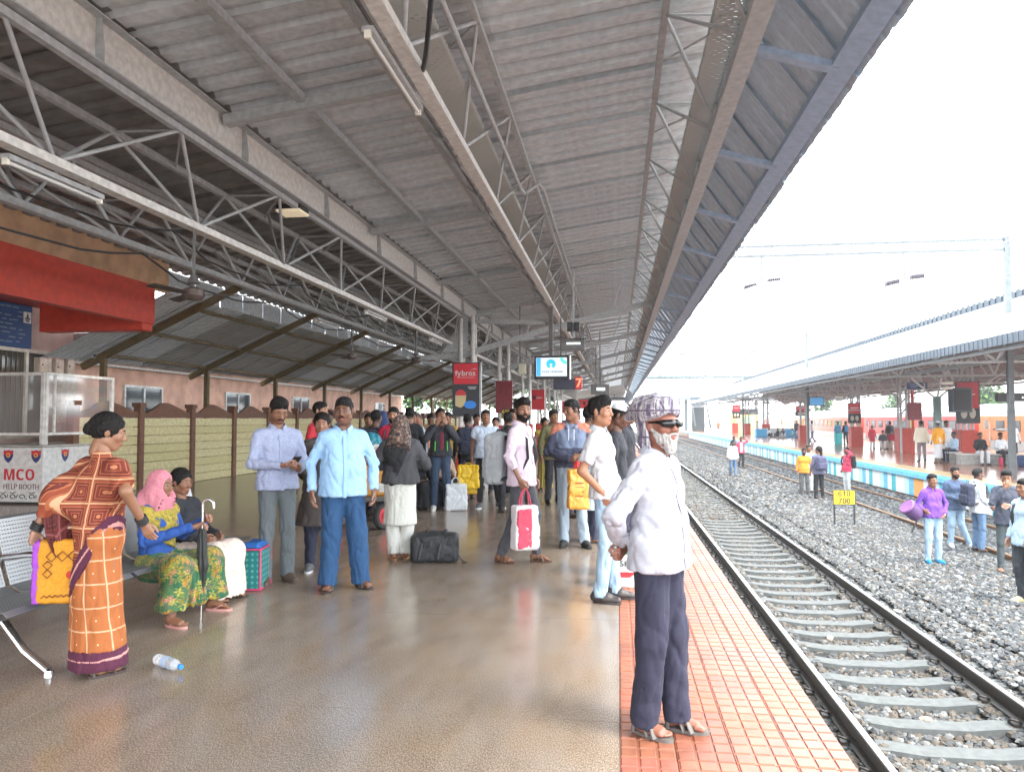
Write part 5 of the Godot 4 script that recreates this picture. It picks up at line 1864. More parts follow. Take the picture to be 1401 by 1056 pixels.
	func make_head() -> void:
		var f := Field.new()
		var fat: float = o.get("fat", 1.0)
		var fem: bool = o.get("fem", false)
		f.ball(Vector3(0, 0.032, -0.014), Vector3(0.0755, 0.09, 0.096), 0.02)
		f.ball(Vector3(0, -0.03, 0.022), Vector3(0.062 * fat, 0.082, 0.07), 0.03)
		f.ball(Vector3(0, -0.092, 0.056), Vector3(0.026 * fat, 0.02, 0.024), 0.03)
		for s in [-1.0, 1.0]:
			f.limb(Vector3(s * 0.052 * fat, -0.065, 0.0), Vector3(s * 0.022, -0.097, 0.05), 0.016, 0.013, 0.03)
			f.limb(Vector3(s * 0.008, 0.025, 0.081), Vector3(s * 0.046, 0.022, 0.066), 0.012 if not fem else 0.009, 0.011, 0.02)
			f.ball(Vector3(s * 0.031, 0.006, 0.094), Vector3(0.017, 0.012, 0.014), 0.012, true)
			f.ball(Vector3(s * 0.040 * fat, -0.022, 0.062), Vector3(0.024, 0.022, 0.02), 0.02)
		f.limb(Vector3(0, 0.015, 0.083), Vector3(0, -0.026, 0.106), 0.0095, 0.0125, 0.012)
		for s in [-1.0, 1.0]:
			f.ball(Vector3(s * 0.0125, -0.031, 0.096), Vector3(0.0085, 0.008, 0.012), 0.008)
			f.limb(Vector3(s * 0.02, -0.063, 0.079), Vector3(s * 0.003, -0.0585, 0.0905), 0.0055, 0.0068, 0.007)
			f.limb(Vector3(s * 0.018, -0.066, 0.079), Vector3(s * 0.003, -0.0715, 0.089), 0.0058, 0.0078, 0.007)
			f.ball(Vector3(s * 0.078, -0.002, -0.006), Vector3(0.009, 0.032, 0.019), 0.006, false, Basis(Vector3.UP, -0.35 * s))
			f.limb(Vector3(s * 0.046, 0.0125, 0.080), Vector3(s * 0.018, 0.0135, 0.0885), 0.0048, 0.005, 0.006)
			f.limb(Vector3(s * 0.044, -0.003, 0.079), Vector3(s * 0.020, -0.004, 0.086), 0.0042, 0.0042, 0.006)
		if o.get("open", false):
			f.ball(Vector3(0, -0.066, 0.095), Vector3(0.013, 0.016, 0.018), 0.006, true)
		f.limb(Vector3(0, -0.05, -0.022), Vector3(0, -0.14, -0.032), 0.055 * sqrt(o.get("g", 1.0)), 0.056 * sqrt(o.get("g", 1.0)), 0.03)
		var m := f.build(ch)
		smooth(m, 1)
		normals(m)
		var sk: Color = o.skin
		var lip: Color = sk.lerp(Color(0.30, 0.07, 0.06), 0.42)
		var stub: float = o.get("stubble", 0.0)
		var hc: Color = o.get("hair_color", Color(0.012, 0.01, 0.009))
		var cut: bool = o.get("hair", "short") in ["short", "quiff"]
		var scalp := sk.lerp(hc, 0.86)
		var shade := func(p: Vector3) -> Color:
			if cut:
				var ax := absf(p.x)
				var ear := ax > 0.077 and p.z < 0.022 and p.z > -0.034 and p.y < 0.034
				if not ear and (p.y > 0.074 or (ax > 0.048 and p.z < 0.048 - 0.25 * (0.074 - p.y) and p.y > 0.022) or (ax > 0.058 and p.z < 0.031 and p.z > -0.002 and p.y > -0.022) or (p.z < -0.030 and p.y > -0.068)):
					return scalp
			if absf(p.x) < 0.023 and p.y < -0.0555 and p.y > -0.080 and p.z > 0.074:
				return lip
			if stub > 0.0 and p.y < -0.045 and p.z > -0.02 and p.z < 0.12:
				return sk.lerp(hc, stub * smoothstep(-0.04, -0.06, p.y))
			return sk
		to_body(m, Transform3D(head_basis(), J.head), shade)
		var hx := Transform3D(head_basis(), J.head)
		if not o.get("shades", false):
			var dark := cb > 0.0155
			for s in [-1.0, 1.0]:
				var e := MB.new()
				e.use_c = true
				e.col = Color(0.03, 0.02, 0.015) if dark else Color(0.34, 0.29, 0.26)
				e.ball(hx * Vector3(s * 0.031, 0.0055, 0.0785), Vector3(0.0118, 0.0075, 0.0112), 8 if dark else 12, hx.basis)
				if not dark:
					e.col = Color(0.016, 0.009, 0.006)
					e.ball(hx * Vector3(s * 0.031 + 0.003 * o.get("gaze", 0.0), 0.0055, 0.0862), Vector3(0.0072, 0.0070, 0.0042), 8, hx.basis)
				mb("eye", o.eye_mat, e)
		if not o.get("no_brow", false):
			var b := MB.new()
			for s in [-1.0, 1.0]:
				b.tube([hx * Vector3(s * 0.012, 0.0265, 0.0925), hx * Vector3(s * 0.030, 0.032, 0.0885), hx * Vector3(s * 0.050, 0.0255, 0.0725)], [0.004, 0.0052, 0.0024] if not fem else [0.003, 0.004, 0.0018], 6)
			mb("eyebrows", o.get("brow_mat", o.hair_mat), b)
		if o.get("moustache", false):
			var b := MB.new()
			var w: float = o.get("moustache_w", 1.0)
			for s in [-1.0, 1.0]:
				b.tube([hx * Vector3(0, -0.0475, 0.098), hx * Vector3(s * 0.014, -0.050, 0.0955), hx * Vector3(s * 0.030 * w, -0.061, 0.083)], [0.0062, 0.0066, 0.003], 7)
			mb("moustache", o.get("beard_mat", o.hair_mat), b)
		if o.get("beard", 0.0) > 0.0:
			var t: float = o.beard
			var bf := Field.new()
			bf.ball(Vector3(0, -0.055, 0.028), Vector3(0.064 * fat, 0.066, 0.066), 0.02)
			bf.ball(Vector3(0, -0.097 - 0.02 * t, 0.058 + 0.006 * t), Vector3(0.030, 0.026 + 0.014 * t, 0.026), 0.03)
			for s in [-1.0, 1.0]:
				bf.limb(Vector3(s * 0.070, -0.02, 0.008), Vector3(s * 0.05, -0.075, 0.04), 0.009, 0.018, 0.015)
			bf.ball(Vector3(0, 0.010, 0.075), Vector3(0.056, 0.065, 0.064), 0.01, true)
			bf.ball(Vector3(0, -0.066, 0.100), Vector3(0.018, 0.008, 0.016), 0.006, true)
			bf.ball(Vector3(0, -0.12, -0.05), Vector3(0.08, 0.06, 0.065), 0.02, true)
			var bm := bf.build(ch)
			rough_up(bm, 0.0045 + 0.003 * t, 75.0)
			add("beard", o.get("beard_mat", o.hair_mat), moved(bm, hx))
		var style: String = o.get("hair", "short")
		if style != "none":
			var hf := Field.new()
			var vol: float = o.get("vol", 1.0)
			if style == "short" or style == "quiff":
				hf.ball(Vector3(0, 0.038, -0.018), Vector3(0.0808, 0.094, 0.100), 0.02)
			else:
				hf.ball(Vector3(0, 0.036, -0.020), Vector3(0.0825, 0.094, 0.101), 0.02)
			if style == "short":
				hf.ball(Vector3(0.006, 0.084, 0.016), Vector3(0.064, 0.044 * vol, 0.070), 0.025)
			elif style == "quiff":
				hf.ball(Vector3(0.004, 0.093, 0.034), Vector3(0.062, 0.045 * vol, 0.068), 0.03)
				hf.ball(Vector3(0, 0.083, -0.03), Vector3(0.068, 0.04, 0.07), 0.03)
			else:
				hf.ball(Vector3(0, 0.03, -0.03), Vector3(0.088, 0.10, 0.10), 0.03)
			# fringe lumps break the hairline
			for i in 7:
				var fx := -0.048 + 0.016 * i
				hf.ball(Vector3(fx, 0.072 + 0.006 * sin(i * 2.3 + o.get("seed", 0.0)), 0.066 - absf(fx) * 0.45), Vector3(0.012, 0.014, 0.014), 0.012)
			hf.ball(Vector3(0, -0.034, 0.108), Vector3(0.063, 0.093, 0.092), 0.008, true)
			for s in [-1.0, 1.0]:
				hf.ball(Vector3(s * 0.092, -0.026, 0.002), Vector3(0.024, 0.040, 0.024), 0.006, true)
				hf.limb(Vector3(s * 0.072, 0.03, 0.018), Vector3(s * 0.0725, 0.0 if not fem else 0.012, 0.020), 0.008, 0.004, 0.008)
			hf.ball(Vector3(0, -0.115, 0.0), Vector3(0.1, 0.058, 0.085), 0.02, true)
			if style == "bun":
				hf.ball(Vector3(0, -0.005, -0.125), Vector3(0.046, 0.042, 0.035), 0.02)
			if style == "long":
				hf.limb(Vector3(0, 0.0, -0.085), Vector3(0.0, -0.30, -0.11), 0.055, 0.022, 0.03)
			var hm := hf.build(ch)
			rough_up(hm, 0.0065, 48.0)
			add("hair", o.hair_mat, moved(hm, hx))

	func rough_up(m: Array, amp: float, fr: float) -> void:
		smooth(m, 1)
		normals(m)
		for i in m[0].size():
			var p: Vector3 = m[0][i]
			m[0][i] = p + m[1][i] * amp * fold.get_noise_3d(p.x * fr * 1.2, p.y * fr * 0.45, p.z * fr)
		normals(m)

	func make_hand(s: String) -> void:
		var side := -1.0 if s == "l" else 1.0
		var y: Vector3 = o.get("hd" + s, (J["wr" + s] - J["el" + s]).normalized()).normalized()
		var z: Vector3 = o.get("hn" + s, Vector3(side, 0, 0.2))
		z = (z - y * z.dot(y)).normalized()
		var xf := Transform3D(Basis(y.cross(z), y, z), J["wr" + s])
		var c: float = o.get("cu" + s, 0.35)
		var f := Field.new()
		var kx := [0.030, 0.010, -0.0115, -0.031]
		var ky := [0.083, 0.089, 0.085, 0.076]
		var kl := [0.068, 0.076, 0.070, 0.054]
		f.limb(Vector3(0, -0.03, 0), Vector3(0, 0.015, 0), 0.025, 0.022, 0.02)
		for i in 4:
			var a := Vector3(side * kx[i], ky[i], 0)
			f.limb(Vector3(side * kx[i] * 0.55, 0.012, 0.001), a, 0.0155, 0.0115, 0.014)
			var ang := 0.0
			var p := a
			for n in 3:
				ang += c * [1.0, 1.25, 0.75][n] + 0.06
				var q: Vector3 = p + Vector3(side * (kx[i] * 0.10 if n == 0 else 0.0) * (1.0 - c), cos(ang), sin(ang)) * kl[i] * [0.45, 0.31, 0.24][n]
				f.limb(p, q, 0.0092 - 0.0006 * n, 0.0086 - 0.0009 * n, 0.004)
				p = q
		var t1 := Vector3(side * 0.047, 0.048, 0.014 + 0.012 * c)
		var t2 := Vector3(side * (0.058 - 0.026 * c), 0.078, 0.02 + 0.03 * c)
		f.limb(Vector3(side * 0.018, 0.015, 0.006), t1, 0.016, 0.0115, 0.012)
		f.limb(t1, t2, 0.011, 0.0095, 0.005)
		f.limb(t2, t2 + Vector3(side * (0.004 - 0.02 * c), 0.026, 0.004 + 0.004 * c), 0.0095, 0.007, 0.004)
		var m := f.build(clampf(cb * 0.36, 0.004, 0.0062))
		normals(m)
		var sc: float = o.get("hand", 0.96)
		xf.basis = xf.basis * sc
		var sk: Color = o.skin
		var pale := sk.lerp(Color(0.5, 0.3, 0.22), 0.35)
		var shade := func(p: Vector3) -> Color:
			return pale if p.z > 0.009 else sk
		to_body(m, xf, shade)

	func foot_xf(s: String) -> Transform3D:
		var side := 1.0 if s == "l" else -1.0
		var yaw: float = o.get("ft" + s, 8.0 * side)
		var pitch: float = o.get("fp" + s, 0.0)
		var a: Vector3 = J["an" + s]
		return Transform3D(Basis(Vector3.UP, deg_to_rad(yaw)) * Basis(Vector3.RIGHT, deg_to_rad(pitch)), Vector3(a.x, maxf(a.y - 0.08, 0.0), a.z))

	func make_foot(s: String) -> void:
		var kind: String = o.get("shoes", "shoe")
		var side := 1.0 if s == "l" else -1.0
		var xf := foot_xf(s)
		if kind == "sandal" or kind == "slipper" or kind == "bare":
			var h := 0.02 if kind != "bare" else 0.0
			var f := Field.new()
			f.ball(Vector3(0, h + 0.034, -0.035), Vector3(0.032, 0.036, 0.034), 0.02)
			f.limb(Vector3(0, h + 0.045, -0.01), Vector3(side * -0.004, h + 0.022, 0.10), 0.033, 0.022, 0.02)
			f.limb(Vector3(side * 0.02, h + 0.02, 0.0), Vector3(side * 0.026, h + 0.016, 0.10), 0.02, 0.016, 0.02)
			f.limb(Vector3(0, h + 0.06, -0.02), Vector3(0, 0.11, -0.005), 0.03, 0.032, 0.02)
			for i in 5:
				var x := side * (-0.026 + 0.0135 * i)
				var z: float = [0.135, 0.143, 0.137, 0.127, 0.113][i]
				f.limb(Vector3(x * 0.9, h + 0.014, 0.10), Vector3(x * 1.05, h + 0.010, z), 0.013 if i == 0 else 0.010, 0.0115 if i == 0 else 0.0078, 0.006)
			var m := f.build(clampf(cb * 0.42, 0.005, 0.008))
			normals(m)
			to_body(m, xf, skin)
		var sole := PackedVector2Array()
		for k in 28:
			var a := TAU * k / 28
			var z := 0.048 + 0.118 * sin(a)
			var w := 0.043 + 0.009 * sin(a) - 0.006 * cos(a * 2.0)
			sole.append(Vector2(cos(a) * w + side * 0.006 * sin(a), -z))
		var rot := xf * Transform3D(Basis(Vector3.RIGHT, -PI / 2), Vector3.ZERO)
		if kind == "sandal" or kind == "slipper":
			var b := MB.new()
			b.prism(sole, 0.019, rot)
			if kind == "sandal":
				for q in [[0.088, 0.052, 0.046, 0.020], [0.045, 0.070, 0.042, 0.017], [-0.045, 0.062, 0.036, 0.012]]:
					var pts := []
					for k in 9:
						var a := PI * k / 8
						pts.append(xf * Vector3(cos(a) * q[2], 0.014 + sin(a) * q[1], q[0] - (0.03 * sin(a) if q[0] > 0.0 else 0.0)))
					b.tube(pts, q[3], 6, true, 0.22, Vector3.UP)
				b.tube([xf * Vector3(0, 0.073, 0.03), xf * Vector3(0, 0.066, 0.058), xf * Vector3(0, 0.05, 0.09)], 0.012, 6, true, 0.3)
			else:
				for q in [-1.0, 1.0]:
					b.tube([xf * Vector3(side * -0.014, 0.02, 0.112), xf * Vector3(side * -0.008 + q * 0.018, 0.052, 0.085), xf * Vector3(q * 0.046, 0.02, 0.02)], 0.0085, 6, true, 0.6)
			mb("sandal" if kind == "sandal" else "slipper", o.shoe_mat, b)
		elif kind != "bare":
			var f := Field.new()
			f.limb(Vector3(0, 0.05, -0.045), Vector3(0, 0.042, 0.05), 0.042, 0.044, 0.03)
			f.limb(Vector3(0, 0.042, 0.04), Vector3(side * 0.004, 0.03, 0.145), 0.045, 0.03, 0.03)
			f.limb(Vector3(0, 0.06, -0.03), Vector3(0, 0.10, -0.02), 0.042, 0.042, 0.02, 1)
			f.keep(Vector3.DOWN, Vector3(0, 0.012, 0))
			var m := f.build(clampf(cb * 0.55, 0.006, 0.011))
			normals(m)
			add("shoe", o.shoe_mat, moved(m, xf))
			var b := MB.new()
			var wide := PackedVector2Array()
			for q in sole:
				wide.append(Vector2(q.x * 1.06, q.y * 1.03 - 0.004))
			b.prism(wide, 0.02 if kind == "shoe" else 0.032, rot)
			mb("sole", o.get("sole_mat", o.shoe_mat), b)

	func collar() -> void:
		var b := MB.new()
		var c: Vector3 = J.neck + Vector3(0, 0.012, 0.0)
		var tilt := Basis(Vector3.RIGHT, 0.35)
		var n := 18
		var g := sqrt(float(o.get("g", 1.0)))
		var ring := []
		for i in n + 1:
			var a := lerpf(0.38, TAU - 0.38, float(i) / n)
			var d := Vector3(sin(a), 0, cos(a))
			var front := smoothstep(0.6, 1.0, cos(a))
			ring.append([c + tilt * (d * 0.064 * g + Vector3(0, -0.018, 0)), c + tilt * (d * (0.064 + 0.008 * front) * g + Vector3(0, 0.030 - 0.014 * front, 0)), c + tilt * (d * (0.071 + 0.006 * front) * g + Vector3(0, 0.033 - 0.014 * front, 0)), c + tilt * (d * (0.090 + 0.018 * front) * g + Vector3(0, -0.018 - 0.034 * front, 0))])
		for i in n:
			for k in 3:
				b.quad(ring[i][k], ring[i + 1][k], ring[i + 1][k + 1], ring[i][k + 1]) if false else b.quad(ring[i + 1][k], ring[i][k], ring[i][k + 1], ring[i + 1][k + 1])
		mb("collar", o.top_mat, b)

	func make_top() -> void:
		var kind: String = o.get("top", "shirt")
		if kind == "none":
			return
		var s: float = o.get("loose", 0.014)
		var g: float = o.get("g", 1.0)
		var gb: float = o.get("belly", g)
		var hem: float = o.get("hem", J.pel.y - 0.13)
		var sl: float = o.get("sleeve", 1.0)
		var f := Field.new()
		var rs: Vector3 = (J.shl - J.shr).normalized()
		var rp: Vector3 = (J.hil - J.hir).normalized()
		var fwd := rs.cross(Vector3.UP).normalized()
		f.limb(J.shl.lerp(J.shr, 0.12), J.shr.lerp(J.shl, 0.12), 0.047 + s, 0.047 + s, 0.05)
		for q in [J.shl, J.shr]:
			f.limb(J.neck + Vector3(0, -0.03, 0), q + (J.neck - q) * 0.25, 0.048 + s * 0.6, 0.045 + s, 0.04)
		f.limb(J.chest + rs * 0.068, J.chest - rs * 0.068, 0.093 * g + s, 0.093 * g + s, 0.06)
		if o.get("fem", false):
			for q in [-1.0, 1.0]:
				f.ball(J.chest + rs * 0.065 * q + fwd * 0.075 + Vector3(0, 0.01, 0), Vector3(0.065, 0.065, 0.06), 0.05)
		var b: Vector3 = J.pel.lerp(J.chest, 0.48)
		f.limb(b + rs * 0.055 + fwd * 0.10 * (gb - g), b - rs * 0.055 + fwd * 0.10 * (gb - g), 0.093 * gb + s, 0.098 * gb + s, 0.07)
		var h: Vector3 = J.pel + Vector3(0, 0.02, 0)
		f.limb(h + rp * 0.06, h - rp * 0.06, 0.104 * g + s, 0.108 * g + s, 0.07)
		if J.pel.y - hem > 0.03 and not o.has("sit"):
			var e := Vector3(J.pel.x, hem - 0.03, J.pel.z)
			var fl: float = o.get("flare", 0.012)
			f.limb(e + rp * (0.058 + fl), e - rp * (0.058 + fl), 0.102 * g + s + fl, 0.102 * g + s + fl, 0.06)
			f.limb(h + rp * 0.07, e + rp * (0.058 + fl), 0.102 * g + s, 0.100 * g + s + fl, 0.05)
			f.limb(h - rp * 0.07, e - rp * (0.058 + fl), 0.102 * g + s, 0.100 * g + s + fl, 0.05)
			f.limb(h, e, 0.11 * g + s, 0.112 * g + s + fl, 0.05)
		var ag: float = o.get("ag", 1.0)
		for q in ["l", "r"]:
			if sl < 0.6:
				f.limb(J["sh" + q], J["sh" + q].lerp(J["el" + q], sl * 1.5), 0.052 * ag + s, 0.052 * ag + s, 0.022, 1)
			else:
				f.limb(J["sh" + q], J["el" + q], 0.046 * ag + s, 0.037 * ag + s, 0.025)
				f.limb(J["el" + q], J["el" + q].lerp(J["wr" + q], 0.96 * clampf((sl - 0.5) * 2.0, 0.1, 1.0)), 0.0365 * ag + s, 0.031 * ag + s * 0.8, 0.016, 1)
		var nk: Vector3 = J.neck + Vector3(0, 0.055, 0.014)
		f.ball(nk, Vector3(0.069, 0.07, 0.073) * (o.get("neck_w", 1.0)), 0.012, true)
		if not o.has("sit"):
			f.keep(Vector3(0, -1, 0) + o.get("hem_tilt", Vector3.ZERO), Vector3(J.pel.x, hem, J.pel.z))
		else:
			f.keep(Vector3.DOWN, Vector3(0, J.pel.y - 0.1, 0))
		var m := f.build(cb)
		smooth(m, 1)
		crease(m, o.get("crease", 0.0115), Vector3(4.6, 3.6, 4.6), [J.ell, J.elr, b])
		if o.has("paint"):
			normals(m)
			var cs := PackedColorArray()
			for i in m[0].size():
				cs.push_back(o.paint.call(m[0][i]))
			m.append(null)
			m.append(cs)
		add(kind, o.top_mat, m)
		if kind == "shirt" and cb < 0.02:
			collar()
			# the button strip follows the front of the shirt
			var best := {}
			var r := rs
			for i in m[0].size():
				var p: Vector3 = m[0][i] - J.chest
				if absf(p.dot(r)) < 0.014 and m[0][i].y < J.neck.y - 0.045:
					var key := int(m[0][i].y / 0.03)
					var d := p.dot(fwd)
					if d > best.get(key, -9.0):
						best[key] = d
			var keys := best.keys()
			keys.sort()
			var pts := []
			for k in keys:
				if best[k] > 0.02:
					var y: float = (k + 0.5) * 0.03
					pts.append(Vector3(J.chest.x, y, J.chest.z) + fwd * (best[k] + 0.001))
			if pts.size() > 4:
				var st := MB.new()
				st.tube(pts, 0.016, 8, true, 0.18, fwd)
				mb("button_strip", o.top_mat, st)

	func make_bottom() -> void:
		var kind: String = o.get("bottom", "trousers")
		if kind == "none":
			return
		var s: float = o.get("bloose", 0.012)
		var g: float = o.get("g", 1.0)
		var f := Field.new()
		if kind == "trousers" or kind == "jeans":
			var hemr: float = o.get("hemr", 0.058)
			var cuff: float = o.get("cuff", 0.0)
			f.limb(J.hil.lerp(J.pel, 0.2) + Vector3(0, 0.03, 0), J.hir.lerp(J.pel, 0.2) + Vector3(0, 0.03, 0), 0.094 * g + minf(s, 0.008), 0.094 * g + minf(s, 0.008), 0.05)
			for q in ["l", "r"]:
				f.limb(J["hi" + q], J["kn" + q], 0.084 * g + minf(s, 0.012), 0.058 + s, 0.03)
				var a: Vector3 = J["an" + q] + Vector3(0, -0.03 + cuff, 0)
				f.limb(J["kn" + q], a, 0.058 + s, hemr, 0.03, 1)
			if not o.has("sit"):
				f.keep(Vector3.UP, Vector3(0, minf(J.pel.y + 0.12, o.get("hem", J.pel.y - 0.13) + 0.05), 0))
		elif kind == "skirt":
			var hem: float = o.get("skirt_hem", 0.06)
			var rad: float = o.get("skirt_r", 0.22)
			if o.has("sit"):
				f.limb(J.pel + Vector3(0.05, 0, 0), J.pel - Vector3(0.05, 0, 0), 0.135 * g, 0.135 * g, 0.05)
				for q in ["l", "r"]:
					f.limb(J["hi" + q], J["kn" + q], 0.115, 0.105, 0.08)
					f.limb(J["kn" + q], Vector3(J["an" + q].x, hem, J["an" + q].z - 0.01), 0.10, rad * 0.55, 0.10, 1)
				f.limb(J.knl.lerp(J.knr, 0.5) + Vector3(0, -0.02, -0.03), Vector3(J.anl.lerp(J.anr, 0.5).x, hem, J.anl.lerp(J.anr, 0.5).z - 0.03), 0.09, rad * 0.55, 0.10, 1)
			else:
				var e := Vector3(J.anl.lerp(J.anr, 0.5).x, hem, J.anl.lerp(J.anr, 0.5).z + 0.02)
				f.limb(J.hil.lerp(J.hir, 0.2), J.hir.lerp(J.hil, 0.2), 0.12 * g + s, 0.12 * g + s, 0.06, 0, 1.1)
				f.limb(J.pel + Vector3(0, 0.04, 0), J.pel.lerp(e, 0.45), 0.14 * g + s, rad * 0.8, 0.06, 0, 1.15)
				f.limb(J.pel.lerp(e, 0.4), e, rad * 0.8, rad, 0.05, 1, 1.15)
			f.keep(Vector3.DOWN, Vector3(0, hem, 0))
		var m := f.build(cb)
		smooth(m, 1)
		if kind == "skirt":
			normals(m)
			var c0: Vector3 = J.anl.lerp(J.anr, 0.5)
			for i in m[0].size():
				var p: Vector3 = m[0][i]
				var w := smoothstep(J.pel.y, 0.2, p.y)
				var a := atan2(p.x - c0.x, p.z - c0.z)
				m[0][i] = p + m[1][i] * 0.012 * w * sin(a * 14.0 + 1.5 * sin(a * 3.0))
			crease(m, 0.005, Vector3(6, 2.5, 6))
		else:
			crease(m, o.get("bcrease", 0.010), Vector3(5.5, 2.6, 5.5), [J.knl, J.knr, J.anl + Vector3(0, 0.05, 0), J.anr + Vector3(0, 0.05, 0)])
		if o.has("bpaint"):
			var cs := PackedColorArray()
			for i in m[0].size():
				cs.push_back(o.bpaint.call(m[0][i]))
			m.append(null)
			m.append(cs)
		add(kind, o.bottom_mat, m)

	func run() -> void:
		joints()
		make_body()
		make_head()
		for s in ["l", "r"]:
			if not o.get("no_hands", false):
				make_hand(s)
			if not o.get("no_feet", false):
				make_foot(s)
		make_top()
		make_bottom()
		for x in o.get("extra", []):
			x.call(self)
		parts.push_front(["body", o.skin_mat, body])

var specs := []
var figs := []

func fig_task(i: int) -> void:
	figs[i].run()

# a world point in a figure's own axes
func own(s: Dictionary, x: float, y: float, z: float) -> Vector3:
	var b: Basis = Basis(Vector3.UP, deg_to_rad(s.turn)) * (s.h / 1.70)
	return b.inverse() * (Vector3(x, y, z) - s.at)

# and back
func there(s: Dictionary, v: Vector3) -> Vector3:
	return s.at + Basis(Vector3.UP, deg_to_rad(s.turn)) * (s.h / 1.70) * v

func place_figures() -> void:
	var noise := FastNoiseLite.new()
	noise.seed = 12
	noise.frequency = 1.0
	noise.fractal_octaves = 2
	for s in specs:
		var f := Fig.new()
		f.o = s
		f.fold = noise
		var far: float = Vector2(s.at.x, s.at.z).length()
		f.cb = 0.0115 if far < 7.5 else (0.0135 if far < 10.5 else (0.0165 if far < 20 else (0.021 if far < 32 else 0.028)))
		f.ch = 0.0048 if far < 6.0 else (0.006 if far < 10.5 else (0.0075 if far < 20 else (0.0095 if far < 32 else 0.012)))
		figs.append(f)
	var id := WorkerThreadPool.add_group_task(fig_task, specs.size(), -1, true)
	WorkerThreadPool.wait_for_group_task_completion(id)
	for i in specs.size():
		var s: Dictionary = specs[i]
		var root := thing("person", s.label, "person", s.at, s.turn, s.get("group", ""))
		root.scale = Vector3.ONE * (s.h / 1.70)
		for p in figs[i].parts:
			if p[2] is MB:
				part(root, p[0], p[2].mesh(), p[1])
			else:
				var a := []
				a.resize(Mesh.ARRAY_MAX)
				a[Mesh.ARRAY_VERTEX] = p[2][0]
				a[Mesh.ARRAY_NORMAL] = p[2][1]
				a[Mesh.ARRAY_INDEX] = p[2][2]
				if p[2].size() > 3 and p[2][3] != null:
					a[Mesh.ARRAY_TEX_UV] = p[2][3]
				if p[2].size() > 4 and p[2][4] != null:
					a[Mesh.ARRAY_COLOR] = p[2][4]
				var m := ArrayMesh.new()
				if (p[2][0] as PackedVector3Array).size():
					m.add_surface_from_arrays(Mesh.PRIMITIVE_TRIANGLES, a)
					part(root, p[0], m, p[1])

# ---------------------------------------------------------------- luggage and small things
var fold_noise: FastNoiseLite

func soft(f: Field, c: float, amp := 0.006, fr := 6.0) -> ArrayMesh:
	var m := f.build(c)
	Fig.smooth(m, 1)
	Fig.normals(m)
	for i in m[0].size():
		var p: Vector3 = m[0][i] * fr
		var n1 := 1.0 - minf(absf(fold_noise.get_noise_3d(p.x, p.y * 0.7, p.z)) * 2.6, 1.0)
		m[0][i] += m[1][i] * amp * (n1 * n1 - 0.3)
	Fig.normals(m)
	var b := MB.new()
	b.put(m)
	return b.mesh()

func backpack(label: String, mt: Material, s: Dictionary, size := Vector3(0.30, 0.44, 0.16), local := Vector3(0, 1.16, -0.215), group := "") -> Node3D:
	var at := there(s, local)
	var o := thing("backpack", label, "backpack", at, s.turn, group)
	var h := size / 2
	var f := Field.new()
	f.block(Vector3(0, 0, 0), h - Vector3.ONE * 0.05, 0.05, 0.02)
	f.ball(Vector3(0, h.y * 0.6, 0.01), Vector3(h.x * 0.8, h.y * 0.5, h.z * 0.9), 0.05)
	part(o, "pack", soft(f, 0.016, 0.012, 7.0), mt)
	var p := Field.new()
	p.block(Vector3(0, -h.y * 0.35, -h.z - 0.005), Vector3(h.x * 0.7, h.y * 0.38, 0.02) - Vector3.ONE * 0.015, 0.025, 0.02)
	part(o, "pocket", soft(p, 0.013, 0.006, 9.0), mt)
	var z := -local.z
	for q in [-1.0, 1.0]:
		var b := MB.new()
		b.tube([Vector3(q * 0.07, h.y * 0.8, h.z - 0.02), Vector3(q * 0.09, h.y * 1.05, z - 0.02), Vector3(q * 0.105, h.y * 0.8, z + 0.10), Vector3(q * 0.125, 0.02, z + 0.125), Vector3(q * 0.16, -h.y * 0.45, z + 0.06), Vector3(q * 0.13, -h.y * 0.8, h.z - 0.03)], 0.024, 8, true, 0.3, Vector3(q, 0, 0))
		part(o, "strap", b.mesh(), M.black)
	var hb := MB.new()
	hb.tube([Vector3(-0.04, h.y, 0.0), Vector3(-0.03, h.y + 0.05, 0.01), Vector3(0.03, h.y + 0.05, 0.01), Vector3(0.04, h.y, 0.0)], 0.009, 6)
	part(o, "handle", hb.mesh(), M.black)
	return o

func tote(called: String, label: String, mt: Material, at: Vector3, turn: float, size: Vector3, cat := "bag", handle_mat: Material = null, handle_h := 0.16, crush := 0.008) -> Node3D:
	var o := thing(called, label, cat, at, turn)
	var f := Field.new()
	var h := size / 2
	f.block(Vector3(0, h.y, 0), h - Vector3.ONE * 0.022, 0.022, 0.02)
	f.block(Vector3(0, h.y * 0.55, 0), Vector3(h.x * 0.98, h.y * 0.5, h.z * 1.12) - Vector3.ONE * 0.02, 0.02, 0.04)
	part(o, "pouch", soft(f, 0.012, crush, 4.5), mt)
	if handle_h > 0.0:
		for q in [-1.0, 1.0]:
			var b := MB.new()
			var pts := []
			for k in 9:
				var a := PI * k / 8
				pts.append(Vector3(-cos(a) * h.x * 0.42, size.y - 0.03 + sin(a) * (handle_h + 0.03), q * h.z * 0.5 * (1.0 - sin(a) * 0.8)))
			b.tube(pts, 0.008, 6, true, 0.6)
			part(o, "handle", b.mesh(), handle_mat if handle_mat else mt)
	return o

